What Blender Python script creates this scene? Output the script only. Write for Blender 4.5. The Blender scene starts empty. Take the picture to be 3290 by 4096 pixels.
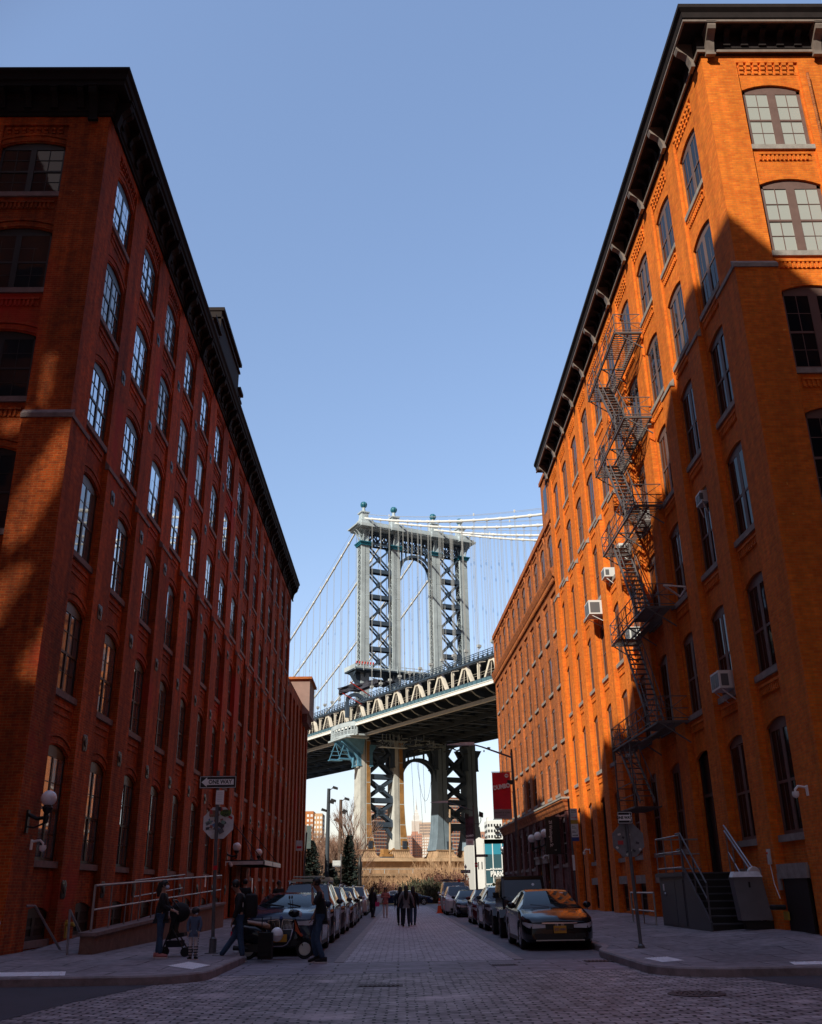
import bpy, bmesh, math, random
from mathutils import Vector, Matrix
S = bpy.context.scene
COL = S.collection
PI = math.pi
R = math.radians
def lin(h):
    h = h.lstrip('#'); o = []
    for i in (0, 2, 4):
        c = int(h[i:i+2], 16) / 255
        o.append(c / 12.92 if c <= .04045 else ((c + .055) / 1.055) ** 2.4)
    return (*o, 1)
# ------------------------------------------------------------------ materials
def newmat(name):
    m = bpy.data.materials.new(name); m.use_nodes = True
    nt = m.node_tree; b = nt.nodes['Principled BSDF']
    return m, nt, b
def L(nt, a, b): nt.links.new(a, b)
def mat(name, col, rough=.6, metal=0, spec=.5, noise=0, nscale=3, bump=0, bscale=20, coat=0, ior=None, emit=0):
    m, nt, b = newmat(name)
    c = lin(col) if isinstance(col, str) else (*col, 1)
    b.inputs['Base Color'].default_value = c
    b.inputs['Roughness'].default_value = rough; b.inputs['Metallic'].default_value = metal
    b.inputs['Specular IOR Level'].default_value = spec
    if coat: b.inputs['Coat Weight'].default_value = coat; b.inputs['Coat Roughness'].default_value = .04
    if ior: b.inputs['IOR'].default_value = ior
    if noise or bump:
        g = nt.nodes.new('ShaderNodeNewGeometry')
    if noise:
        n = nt.nodes.new('ShaderNodeTexNoise'); n.inputs['Scale'].default_value = nscale; n.inputs['Detail'].default_value = 6; n.inputs['Roughness'].default_value = .65
        L(nt, g.outputs['Position'], n.inputs['Vector'])
        mr = nt.nodes.new('ShaderNodeMapRange'); mr.inputs[1].default_value = .25; mr.inputs[2].default_value = .75
        mr.inputs[3].default_value = 1 - noise; mr.inputs[4].default_value = 1 + noise
        L(nt, n.outputs['Fac'], mr.inputs[0])
        mx = nt.nodes.new('ShaderNodeVectorMath'); mx.operation = 'MULTIPLY'; mx.inputs[0].default_value = c[:3]
        L(nt, mr.outputs[0], mx.inputs[1]); L(nt, mx.outputs[0], b.inputs['Base Color'])
        mr2 = nt.nodes.new('ShaderNodeMapRange'); mr2.inputs[3].default_value = max(0, rough - .12); mr2.inputs[4].default_value = min(1, rough + .12)
        L(nt, n.outputs['Fac'], mr2.inputs[0]); L(nt, mr2.outputs[0], b.inputs['Roughness'])
    if bump:
        n2 = nt.nodes.new('ShaderNodeTexNoise'); n2.inputs['Scale'].default_value = bscale; n2.inputs['Detail'].default_value = 4
        L(nt, g.outputs['Position'], n2.inputs['Vector'])
        bp = nt.nodes.new('ShaderNodeBump'); bp.inputs['Strength'].default_value = bump; bp.inputs['Distance'].default_value = .02
        L(nt, n2.outputs['Fac'], bp.inputs['Height']); L(nt, bp.outputs[0], b.inputs['Normal'])
    return m
def brickmat(name, c1, c2, mortar, bw=.215, rh=.072, ms=.009, stain=.35, vert=True, rough=.85, bumpd=.006, mottle=.25, blotch=None):
    m, nt, b = newmat(name)
    g = nt.nodes.new('ShaderNodeNewGeometry')
    sp = nt.nodes.new('ShaderNodeSeparateXYZ'); L(nt, g.outputs['Position'], sp.inputs[0])
    cb = nt.nodes.new('ShaderNodeCombineXYZ')
    if vert:
        sn = nt.nodes.new('ShaderNodeSeparateXYZ'); L(nt, g.outputs['True Normal'], sn.inputs[0])
        ax = nt.nodes.new('ShaderNodeMath'); ax.operation = 'ABSOLUTE'; L(nt, sn.outputs[0], ax.inputs[0])
        gt = nt.nodes.new('ShaderNodeMath'); gt.operation = 'GREATER_THAN'; gt.inputs[1].default_value = .7; L(nt, ax.outputs[0], gt.inputs[0])
        mx = nt.nodes.new('ShaderNodeMix'); L(nt, gt.outputs[0], mx.inputs[0]); L(nt, sp.outputs[0], mx.inputs[2]); L(nt, sp.outputs[1], mx.inputs[3])
        L(nt, mx.outputs[0], cb.inputs[0]); L(nt, sp.outputs[2], cb.inputs[1])
    else:
        L(nt, sp.outputs[0], cb.inputs[0]); L(nt, sp.outputs[1], cb.inputs[1])
        nz = nt.nodes.new('ShaderNodeTexNoise'); nz.inputs['Scale'].default_value = 1.6; nz.inputs['Detail'].default_value = 3; L(nt, g.outputs['Position'], nz.inputs['Vector'])
        va = nt.nodes.new('ShaderNodeVectorMath'); va.operation = 'MULTIPLY_ADD'; va.inputs[1].default_value = (.12, .1, 0)
        L(nt, nz.outputs['Color'], va.inputs[0]); L(nt, cb.outputs[0], va.inputs[2]); cb = va
    br = nt.nodes.new('ShaderNodeTexBrick')
    br.inputs['Scale'].default_value = 1; br.inputs['Brick Width'].default_value = bw; br.inputs['Row Height'].default_value = rh
    br.inputs['Mortar Size'].default_value = ms; br.inputs['Mortar Smooth'].default_value = .3
    br.inputs['Color1'].default_value = (*c1, 1); br.inputs['Color2'].default_value = (*c2, 1); br.inputs['Mortar'].default_value = (*mortar, 1)
    L(nt, cb.outputs[0], br.inputs['Vector'])
    n = nt.nodes.new('ShaderNodeTexNoise'); n.inputs['Scale'].default_value = .35; n.inputs['Detail'].default_value = 8; n.inputs['Roughness'].default_value = .7
    mp = nt.nodes.new('ShaderNodeMapping'); mp.inputs['Scale'].default_value = (1, 1, .45) if vert else (1, .5, 1)
    L(nt, g.outputs['Position'], mp.inputs[0]); L(nt, mp.outputs[0], n.inputs['Vector'])
    mr = nt.nodes.new('ShaderNodeMapRange'); mr.inputs[1].default_value = .3; mr.inputs[2].default_value = .72; mr.inputs[3].default_value = 1 - stain; mr.inputs[4].default_value = 1 + stain * .45
    L(nt, n.outputs['Fac'], mr.inputs[0])
    n3 = nt.nodes.new('ShaderNodeTexNoise'); n3.inputs['Scale'].default_value = 5; n3.inputs['Detail'].default_value = 3
    L(nt, g.outputs['Position'], n3.inputs['Vector'])
    mr3 = nt.nodes.new('ShaderNodeMapRange'); mr3.inputs[1].default_value = .3; mr3.inputs[2].default_value = .7; mr3.inputs[3].default_value = 1 - mottle; mr3.inputs[4].default_value = 1 + mottle
    L(nt, n3.outputs['Fac'], mr3.inputs[0])
    mm = nt.nodes.new('ShaderNodeMath'); mm.operation = 'MULTIPLY'; L(nt, mr.outputs[0], mm.inputs[0]); L(nt, mr3.outputs[0], mm.inputs[1])
    v = nt.nodes.new('ShaderNodeVectorMath'); v.operation = 'MULTIPLY'; L(nt, br.outputs['Color'], v.inputs[0]); L(nt, mm.outputs[0], v.inputs[1])
    out = v.outputs[0]
    if vert:
        mps = nt.nodes.new('ShaderNodeMapping'); mps.inputs['Scale'].default_value = (2.2, 2.2, .10); L(nt, g.outputs['Position'], mps.inputs[0])
        ns = nt.nodes.new('ShaderNodeTexNoise'); ns.inputs['Scale'].default_value = 1; ns.inputs['Detail'].default_value = 5; ns.inputs['Roughness'].default_value = .6; L(nt, mps.outputs[0], ns.inputs['Vector'])
        ms_ = nt.nodes.new('ShaderNodeMapRange'); ms_.inputs[1].default_value = .35; ms_.inputs[2].default_value = .62; ms_.inputs[3].default_value = 1 - stain * .8; ms_.inputs[4].default_value = 1.08; L(nt, ns.outputs['Fac'], ms_.inputs[0])
        v2 = nt.nodes.new('ShaderNodeVectorMath'); v2.operation = 'MULTIPLY'; L(nt, out, v2.inputs[0]); L(nt, ms_.outputs[0], v2.inputs[1]); out = v2.outputs[0]
        nc = nt.nodes.new('ShaderNodeTexNoise'); nc.inputs['Scale'].default_value = 4.5; nc.inputs['Detail'].default_value = 2; L(nt, g.outputs['Position'], nc.inputs['Vector'])
        mc = nt.nodes.new('ShaderNodeMapRange'); mc.inputs[1].default_value = .74; mc.inputs[2].default_value = .78; mc.inputs[4].default_value = .55; L(nt, nc.outputs['Fac'], mc.inputs[0])
        xc = nt.nodes.new('ShaderNodeMix'); xc.data_type = 'RGBA'; L(nt, mc.outputs[0], xc.inputs[0]); L(nt, out, xc.inputs[6]); xc.inputs[7].default_value = (min(1, c1[0] * 1.1), min(1, c1[1] * 2.4 + .05), c1[2] * 3 + .06, 1); out = xc.outputs[2]
    else:
        nm_ = nt.nodes.new('ShaderNodeTexNoise'); nm_.inputs['Scale'].default_value = 2.4; nm_.inputs['Detail'].default_value = 4; L(nt, g.outputs['Position'], nm_.inputs['Vector'])
        mz = nt.nodes.new('ShaderNodeMapRange'); mz.inputs[1].default_value = .35; mz.inputs[2].default_value = .65; mz.inputs[3].default_value = ms * .35; mz.inputs[4].default_value = ms * 1.9; L(nt, nm_.outputs['Fac'], mz.inputs[0]); L(nt, mz.outputs[0], br.inputs['Mortar Size'])
    if blotch:
        n4 = nt.nodes.new('ShaderNodeTexNoise'); n4.inputs['Scale'].default_value = blotch[1]; n4.inputs['Detail'].default_value = 5
        L(nt, g.outputs['Position'], n4.inputs['Vector'])
        m4 = nt.nodes.new('ShaderNodeMapRange'); m4.inputs[1].default_value = blotch[2]; m4.inputs[2].default_value = blotch[2] + .12; L(nt, n4.outputs['Fac'], m4.inputs[0])
        x4 = nt.nodes.new('ShaderNodeMix'); x4.data_type = 'RGBA'; L(nt, m4.outputs[0], x4.inputs[0]); L(nt, out, x4.inputs[6]); x4.inputs[7].default_value = (*blotch[0], 1)
        out = x4.outputs[2]
    L(nt, out, b.inputs['Base Color'])
    b.inputs['Roughness'].default_value = rough; b.inputs['Specular IOR Level'].default_value = .25
    bp = nt.nodes.new('ShaderNodeBump'); bp.inputs['Distance'].default_value = bumpd; bp.inputs['Strength'].default_value = .9; bp.invert = True
    L(nt, br.outputs['Fac'], bp.inputs['Height']); L(nt, bp.outputs[0], b.inputs['Normal'])
    return m
def glassmat(name, col, rough=.03, ior=2.0, wav=.25, metal=0, spec=.5):
    m, nt, b = newmat(name)
    b.inputs['Base Color'].default_value = (*col, 1); b.inputs['Roughness'].default_value = rough; b.inputs['IOR'].default_value = ior; b.inputs['Metallic'].default_value = metal; b.inputs['Specular IOR Level'].default_value = spec
    g = nt.nodes.new('ShaderNodeNewGeometry')
    n = nt.nodes.new('ShaderNodeTexNoise'); n.inputs['Scale'].default_value = .9; n.inputs['Detail'].default_value = 2; L(nt, g.outputs['Position'], n.inputs['Vector'])
    bp = nt.nodes.new('ShaderNodeBump'); bp.inputs['Distance'].default_value = .02; bp.inputs['Strength'].default_value = wav
    L(nt, n.outputs['Fac'], bp.inputs['Height']); L(nt, bp.outputs[0], b.inputs['Normal'])
    return m
M = {}
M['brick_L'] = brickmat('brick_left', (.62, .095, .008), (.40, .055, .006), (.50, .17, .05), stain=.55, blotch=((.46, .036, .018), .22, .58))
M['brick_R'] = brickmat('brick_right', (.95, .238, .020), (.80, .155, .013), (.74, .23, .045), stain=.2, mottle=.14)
M['brick_R2'] = brickmat('brick_brown', (.62, .165, .03), (.42, .095, .025), (.55, .23, .10), stain=.3, mottle=.25, ms=.012)
M['brick_dark'] = brickmat('brick_purple', (.22, .075, .07), (.16, .05, .05), (.24, .12, .11), stain=.35)
M['brick_far'] = brickmat('brick_far', (.42, .14, .07), (.36, .11, .06), (.45, .25, .17), bw=2, rh=.7, ms=.05)
M['brick_near'] = brickmat('brick_near', (.55, .13, .03), (.42, .09, .02), (.5, .25, .15))
M['cobble'] = brickmat('cobble', (.47, .41, .42), (.29, .25, .26), (.03, .026, .03), bw=.27, rh=.135, ms=.016, vert=False, stain=.45, rough=.6, bumpd=.03, mottle=.4, blotch=((.60, .50, .52), .5, .60))
M['setts'] = brickmat('street_setts', (.56, .49, .54), (.42, .365, .40), (.12, .10, .11), bw=.3, rh=.15, ms=.012, vert=False, stain=.3, rough=.62, bumpd=.02, mottle=.3)
M['flag'] = brickmat('crossing_flags', (.30, .26, .30), (.22, .19, .22), (.04, .035, .04), bw=1.3, rh=.42, ms=.018, vert=False, stain=.35, rough=.6, bumpd=.02)
M['asphalt'] = mat('asphalt', (.16, .145, .165), .75, noise=.4, nscale=2.5, bump=.5, bscale=60)
M['asphalt2'] = mat('asphalt_dark', (.055, .05, .062), .8, noise=.35, nscale=1.5, bump=.5, bscale=60)
M['concrete'] = brickmat('sidewalk_concrete', (.33, .29, .31), (.26, .225, .245), (.07, .06, .068), bw=1.5, rh=1.5, ms=.014, vert=False, stain=.45, rough=.85, bumpd=.01, mottle=.25)
M['kerb'] = mat('kerb_stone', (.26, .22, .225), .7, noise=.45, nscale=3, bump=.4, bscale=15)
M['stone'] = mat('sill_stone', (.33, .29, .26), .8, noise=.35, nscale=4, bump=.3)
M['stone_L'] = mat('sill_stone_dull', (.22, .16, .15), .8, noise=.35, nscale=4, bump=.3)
M['pier'] = brickmat('pier_granite', (.43, .26, .15), (.36, .21, .12), (.22, .13, .075), bw=2.2, rh=.9, ms=.04, stain=.4, mottle=.2)
M['pierplain'] = mat('pier_stone', (.46, .30, .185), .85, noise=.35, nscale=.5, bump=.3, bscale=2)
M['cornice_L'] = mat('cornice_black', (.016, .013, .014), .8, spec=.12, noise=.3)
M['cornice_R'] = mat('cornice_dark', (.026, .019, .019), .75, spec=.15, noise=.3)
M['cornice_lite'] = mat('cornice_trim', (.22, .17, .145), .55, noise=.25)
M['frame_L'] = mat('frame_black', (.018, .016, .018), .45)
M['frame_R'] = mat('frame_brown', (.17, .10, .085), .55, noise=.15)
M['glass_L'] = glassmat('glass_left', (.62, .68, .74), ior=1.5, metal=.85, wav=.12)
M['glass_L2'] = glassmat('glass_left_blinds', (.20, .21, .22), ior=1.5, metal=.45, wav=.12)
M['glass_LF'] = glassmat('glass_left_front', (.02, .022, .026), ior=1.5)
M['glass_R'] = glassmat('glass_right', (.012, .013, .017), ior=1.42, spec=.14)
M['glass_blind'] = glassmat('glass_with_blind', (.42, .43, .40), ior=1.6)
M['glass_far'] = mat('glass_far', (.12, .13, .16), .2, ior=1.8)
M['dark'] = mat('void_dark', (.008, .007, .008), .7)
M['iron'] = mat('black_iron', (.012, .011, .012), .5, noise=.2)
M['escape'] = mat('escape_grey_paint', (.12, .10, .10), .6, noise=.3, nscale=3)
M['galv'] = mat('galvanised', (.36, .36, .38), .38, metal=.75, noise=.25, nscale=6)
M['pole'] = mat('pole_grey', (.12, .125, .135), .55, metal=.3, noise=.4, nscale=4)
M['bluegrey'] = mat('bridge_paint', (.50, .56, .60), .6, noise=.25, nscale=.25)
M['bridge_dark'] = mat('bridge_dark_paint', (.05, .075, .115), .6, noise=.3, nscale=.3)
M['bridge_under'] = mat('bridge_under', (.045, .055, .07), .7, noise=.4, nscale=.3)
M['teal'] = mat('teal_paint', (.025, .17, .25), .45, noise=.3, nscale=.8)
M['blue'] = mat('blue_primer', (.11, .28, .42), .55, noise=.3, nscale=.6)
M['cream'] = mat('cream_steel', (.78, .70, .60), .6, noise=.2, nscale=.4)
M['legshade'] = mat('leg_paint_shaded', (.20, .26, .32), .65, noise=.3, nscale=.25)  # leg paint darkened: the deck's shadow put into the colour
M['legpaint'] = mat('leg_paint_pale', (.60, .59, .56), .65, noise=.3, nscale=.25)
M['cable'] = mat('cable_white', (.90, .88, .85), .5, noise=.12, nscale=1)
M['rope'] = mat('suspender_steel', (.50, .50, .50), .5)
M['rust'] = mat('rust', (.42, .21, .07), .8, noise=.4, nscale=.6)
M['tarp'] = mat('tarp_dark', (.05, .05, .07), .8, noise=.3)
M['white'] = mat('white_paint', (.92, .91, .89), .5, noise=.06)
M['paleconc'] = mat('white_render', (.82, .80, .77), .7, noise=.06, nscale=.5)
M['opal'] = mat('opal_globe', (.93, .92, .92), .25)
M['sticker'] = mat('sign_aluminium', (.66, .67, .68), .5, metal=.15, noise=.25, nscale=5)
M['signdull'] = mat('sign_dull', (.20, .205, .215), .5, metal=.2, noise=.3, nscale=6)
M['black'] = mat('sign_black', (.012, .012, .013), .5)
M['red'] = mat('banner_red', (.72, .006, .03), .6, noise=.12, nscale=4)
M['orange'] = mat('cone_orange', (.80, .09, .02), .5)
M['yellow'] = mat('plate_yellow', (.62, .30, .03), .5)
M['gold'] = mat('sign_gold', (.45, .29, .03), .5)
M['navy'] = mat('sign_blue', (.02, .05, .22), .5)
M['rubber'] = mat('rubber', (.012, .012, .013), .75)
M['alloy'] = mat('alloy', (.45, .46, .48), .3, metal=.8)
M['chrome'] = mat('chrome', (.75, .75, .78), .12, metal=1)
M['lamp'] = mat('headlamp', (.62, .64, .68), .08, spec=.8, coat=1)
M['carglass'] = glassmat('car_glass', (.010, .018, .022), ior=1.5, wav=.05)
M['trim'] = mat('black_trim', (.012, .012, .014), .45)
M['pad'] = mat('tactile_white', (.85, .83, .86), .7, noise=.15, nscale=8, bump=.6, bscale=40)
M['rustiron'] = mat('manhole_iron', (.05, .028, .03), .6, noise=.4, nscale=6, bump=.8, bscale=25)
M['stucco'] = mat('bulkhead_render', (.34, .22, .19), .85, noise=.2, nscale=1)
M['grass'] = mat('park_ground', (.16, .11, .06), .9, noise=.45, nscale=.3)
M['far_ground'] = mat('ground', (.10, .095, .085), .9, noise=.4, nscale=.2)
M['bark'] = mat('bark', (.13, .085, .065), .9, noise=.3)
M['twig'] = mat('twig', (.30, .17, .12), .9, noise=.3, nscale=.5)
M['twig_tan'] = mat('twig_tan', (.50, .30, .17), .9, noise=.3, nscale=.4)
M['twig_red'] = mat('twig_red', (.15, .065, .045), .9, noise=.3, nscale=.4)
M['shrub'] = mat('shrub_green', (.055, .06, .03), .8, noise=.4, nscale=.6)
M['conifer'] = mat('conifer', (.014, .024, .018), .8, noise=.4, nscale=.6)
M['skin'] = mat('skin', (.42, .22, .15), .55)
M['skin2'] = mat('skin_tan', (.30, .15, .10), .55)
M['hair'] = mat('hair_black', (.010, .008, .008), .6)
M['denim'] = mat('denim', (.035, .075, .14), .85, noise=.35, nscale=14, bump=.4, bscale=60)
M['cloth_black'] = mat('cloth_black', (.009, .009, .011), .85, bump=.4, bscale=25)
M['cloth_navy'] = mat('cloth_navy', (.014, .018, .032), .85, bump=.4, bscale=25)
M['cloth_grey'] = mat('cloth_grey', (.21, .20, .21), .85, bump=.4, bscale=25)
M['cloth_blue'] = mat('cloth_blue', (.07, .10, .16), .85, bump=.4, bscale=25)
M['cloth_pink'] = mat('cloth_pink', (.42, .15, .14), .85)
M['cloth_white'] = mat('cloth_white', (.62, .58, .58), .85)
M['mask'] = mat('mask_blue', (.55, .65, .75), .8)
M['tan'] = mat('seat_tan', (.26, .13, .075), .5, noise=.2, nscale=8)
M['magenta'] = mat('bag_pink', (.5, .03, .16), .5)
M['green'] = mat('hat_green', (.12, .2, .05), .9)
M['cabinet'] = mat('cabinet_grey', (.075, .08, .095), .5, noise=.25, nscale=4)
M['liftgrey'] = mat('lift_grey', (.16, .165, .18), .5, noise=.15, nscale=4)
M['door'] = mat('door_dark', (.014, .010, .010), .5)
M['rampwall'] = mat('ramp_render', (.20, .115, .085), .9, noise=.4, nscale=3, bump=.4)
M['acwhite'] = mat('ac_white', (.72, .71, .70), .45, noise=.05)
M['acgrille'] = mat('ac_grille', (.12, .12, .13), .5)
def paint(name, col, rough=.11): return mat(name, col, rough, spec=.34)
# ------------------------------------------------------------------ mesh builder
class MB:
    def __init__(s): s.v = []; s.f = []; s.mi = []; s.cur = 0
    def vert(s, *p): s.v.append(tuple(p)); return len(s.v) - 1
    def face(s, idx): s.f.append(tuple(idx)); s.mi.append(s.cur)
    def poly(s, pts):
        i = len(s.v); s.v += [tuple(p) for p in pts]; s.face(range(i, i + len(pts)))
    def box(s, x0, x1, y0, y1, z0, z1):
        i = len(s.v)
        s.v += [(x0, y0, z0), (x1, y0, z0), (x1, y1, z0), (x0, y1, z0), (x0, y0, z1), (x1, y0, z1), (x1, y1, z1), (x0, y1, z1)]
        for f in ((0, 3, 2, 1), (4, 5, 6, 7), (0, 1, 5, 4), (1, 2, 6, 5), (2, 3, 7, 6), (3, 0, 4, 7)): s.face([i + k for k in f])
        return s
    def bar(s, p, q, w, h=None, up=(0, 0, 1)):
        h = w if h is None else h
        p = Vector(p); q = Vector(q); d = (q - p)
        if d.length < 1e-6: return s
        d.normalize(); u = Vector(up)
        if abs(d.dot(u)) > .98: u = Vector((0, 1, 0)) if abs(d.y) < .9 else Vector((1, 0, 0))
        a = d.cross(u).normalized(); b = a.cross(d).normalized()
        i = len(s.v)
        for c in (p, q):
            for sa, sb in ((-1, -1), (1, -1), (1, 1), (-1, 1)): s.v.append(tuple(c + a * sa * w / 2 + b * sb * h / 2))
        for f in ((0, 1, 2, 3), (7, 6, 5, 4), (0, 4, 5, 1), (1, 5, 6, 2), (2, 6, 7, 3), (3, 7, 4, 0)): s.face([i + k for k in f])
        return s
    def tube(s, pts, r, n=8, cap=True):
        pts = [Vector(p) for p in pts]; rr = r if isinstance(r, (list, tuple)) else [r] * len(pts)
        base = len(s.v); prev = None
        for k, p in enumerate(pts):
            d = (pts[min(k + 1, len(pts) - 1)] - pts[max(k - 1, 0)]).normalized()
            if prev is None:
                u = Vector((0, 0, 1)) if abs(d.z) < .9 else Vector((1, 0, 0)); a = d.cross(u).normalized()
            else:
                a = prev - d * prev.dot(d)
                a = a.normalized() if a.length > 1e-6 else d.orthogonal().normalized()
            prev = a; b = d.cross(a)
            for j in range(n):
                t = 2 * PI * j / n; s.v.append(tuple(p + (a * math.cos(t) + b * math.sin(t)) * rr[k]))
        for k in range(len(pts) - 1):
            for j in range(n):
                a0 = base + k * n + j; a1 = base + k * n + (j + 1) % n
                s.face((a0, a1, a1 + n, a0 + n))
        if cap:
            s.face([base + j for j in reversed(range(n))]); s.face([base + (len(pts) - 1) * n + j for j in range(n)])
        return s
    def lathe(s, prof, c=(0, 0, 0), n=16, sx=1, sy=1):
        base = len(s.v)
        for r, z in prof:
            for j in range(n):
                t = 2 * PI * j / n; s.v.append((c[0] + r * math.cos(t) * sx, c[1] + r * math.sin(t) * sy, c[2] + z))
        for k in range(len(prof) - 1):
            for j in range(n):
                a0 = base + k * n + j; a1 = base + k * n + (j + 1) % n; s.face((a0, a1, a1 + n, a0 + n))
        if prof[0][0] > 1e-4: s.face([base + j for j in reversed(range(n))])
        if prof[-1][0] > 1e-4: s.face([base + (len(prof) - 1) * n + j for j in range(n)])
        return s
    def ball(s, c, r, n=14, m=9, sx=1, sy=1, sz=1):
        return s.lathe([(r * math.sin(PI * k / m) + (1e-5 if k in (0, m) else 0), -r * math.cos(PI * k / m) * sz) for k in range(m + 1)], c, n, sx, sy)
    def prism(s, pts, vec):
        """pts: 3D polygon; extruded along vec"""
        n = len(pts); i = len(s.v); v = Vector(vec)
        s.v += [tuple(p) for p in pts]; s.v += [tuple(Vector(p) + v) for p in pts]
        s.face([i + k for k in reversed(range(n))]); s.face([i + n + k for k in range(n)])
        for k in range(n): s.face((i + k, i + (k + 1) % n, i + n + (k + 1) % n, i + n + k))
        return s
    def sweep(s, prof, path, closed=False):
        """prof [(outward, z)], path [(x,y)] with outward on the right-hand side of travel; mitred"""
        base = len(s.v); n = len(prof); P = [Vector((p[0], p[1])) for p in path]
        for k, p in enumerate(P):
            d0 = (P[k] - P[k - 1]).normalized() if k else (P[1] - P[0]).normalized()
            d1 = (P[k + 1] - P[k]).normalized() if k < len(P) - 1 else d0
            n0 = Vector((d0.y, -d0.x)); n1 = Vector((d1.y, -d1.x)); m = (n0 + n1); m = m / max(1e-6, m.dot(n0))
            for o, z in prof: s.v.append((p.x + m.x * o, p.y + m.y * o, z))
        for k in range(len(P) - 1):
            for j in range(n):
                j2 = (j + 1) % n
                s.face((base + k * n + j, base + k * n + j2, base + (k + 1) * n + j2, base + (k + 1) * n + j))
        s.face([base + j for j in range(n)]); s.face([base + (len(P) - 1) * n + j for j in reversed(range(n))])
        return s
    def mesh(s, name, mats, smooth=False, angle=35):
        me = bpy.data.meshes.new(name); me.from_pydata(s.v, [], s.f)
        for m in (mats if isinstance(mats, (list, tuple)) else [mats]): me.materials.append(m)
        if any(s.mi): me.polygons.foreach_set('material_index', s.mi)
        bm = bmesh.new(); bm.from_mesh(me); bmesh.ops.recalc_face_normals(bm, faces=bm.faces); bm.to_mesh(me); bm.free()
        if smooth:
            me.shade_smooth(); me.set_sharp_from_angle(angle=R(angle))
        me.update(); return me
    def build(s, name, mats, parent=None, loc=(0, 0, 0), rot=(0, 0, 0), smooth=False, angle=35):
        return put(s.mesh(name, mats, smooth, angle), name, parent, loc, rot)
def put(me, name, parent=None, loc=(0, 0, 0), rot=(0, 0, 0), scale=None):
    o = bpy.data.objects.new(name, me); COL.objects.link(o); o.parent = parent
    o.location = loc; o.rotation_euler = rot
    if scale: o.scale = scale
    return o
def tag(o, label=None, cat=None, group=None, kind=None):
    if label: o['label'] = label
    if cat: o['category'] = cat
    if group: o['group'] = group
    if kind: o['kind'] = kind
    return o
def thing(name, label, cat, loc=(0, 0, 0), rotz=0, group=None):
    o = bpy.data.objects.new(name, None); COL.objects.link(o); o.location = loc; o.rotation_euler = (0, 0, rotz); o.empty_display_size = .3
    return tag(o, label, cat, group)
def copy_tree(o, parent=None):
    c = o.copy(); COL.objects.link(c); c.parent = parent
    for ch in list(o.children): copy_tree(ch, c)
    return c
def struct(mb, name, m, **k): return tag(mb.build(name, m, **k), kind='structure')
def text(body, size, m, parent, loc, rot, name='lettering', align='CENTER', ext=.004, sx=1.0, bold=0):
    cu = bpy.data.curves.new('txt', 'FONT'); cu.body = body; cu.size = size; cu.align_x = align; cu.align_y = 'CENTER'; cu.extrude = ext; cu.offset = bold
    cu.resolution_u = 3
    t = bpy.data.objects.new('txt', cu); COL.objects.link(t)
    bpy.context.view_layer.update()
    me = bpy.data.meshes.new_from_object(t.evaluated_get(bpy.context.evaluated_depsgraph_get()))
    bpy.data.objects.remove(t); me.materials.clear(); me.materials.append(m); me.name = name
    return put(me, name, parent, loc, rot, (sx, 1, 1))
# ------------------------------------------------------------------ setting: ground, streets, pavements
mb = MB(); mb.poly([(-4000, -600, -.03), (4000, -600, -.03), (4000, 6000, -.03), (-4000, 6000, -.03)]); struct(mb, 'ground', M['far_ground'])
def sheet(name, m, pts, z): mb = MB(); mb.poly([(x, y, z) for x, y in pts]); return struct(mb, name, m)
sheet('cobbled_street', M['cobble'], [(-90, -14), (90, -14), (90, 20.1), (-90, 20.1)], 0)
sheet('asphalt_patch', M['asphalt2'], [(-90, 12), (-5.3, 12), (-4.9, 15.5), (-4.3, 18.5), (-90, 18.5)], .004)
sheet('asphalt_patch', M['asphalt2'], [(90, 10), (7.6, 10), (6.8, 14), (5.9, 18.0), (6.2, 18.25), (90, 18.25)], .004)
sheet('crossing_strip', M['flag'], [(-4.0, 20.1), (5, 20.1), (5, 23.2), (-4.0, 23.2)], .002)
sheet('parking_lane', M['asphalt'], [(-4.5, 23.2), (-1.5, 23.2), (-1.5, 101), (-4.5, 101)], .002)
sheet('parking_lane', M['asphalt'], [(2.75, 23.2), (5.3, 23.2), (5.3, 101), (2.75, 101)], .002)
sheet('street', M['setts'], [(-1.28, 23.2), (2.53, 23.2), (2.53, 101), (-1.28, 101)], .004)
mb = MB()
for x0, x1 in ((-1.5, -1.28), (2.53, 2.75)):
    y = 23.2
    while y < 101:
        l = 1.1 + random.Random(int(y * 10) + int(x0 * 7)).random() * .5; mb.box(x0, x1, y + .006, min(101, y + l) - .006, -.02, .012); y += l
struct(mb, 'edging_stones', M['kerb'])
sheet('cross_road', M['asphalt'], [(-200, 101), (200, 101), (200, 113), (-200, 113)], .004)
sheet('park_ground', M['grass'], [(-300, 113), (300, 113), (300, 330), (-300, 330)], .02)
sheet('river', mat('river_water', (.10, .14, .18), .15), [(-3000, 330), (3000, 330), (3000, 1100), (-3000, 1100)], .03)
sheet('far_shore', M['far_ground'], [(-3500, 1100), (3500, 1100), (3500, 5800), (-3500, 5800)], .04)
def sm(t): t = max(0, min(1, t)); return t * t * (3 - 2 * t)
def zR(x, y): return .15 + .27 * max(0, min(1, (x - 5.2) / 4.7)) * sm((y - 20) / 5)
def zL(x, y): return .15 + .07 * max(0, min(1, (-4.3 - x) / 5)) * sm((y - 19.5) / 3)
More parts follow.
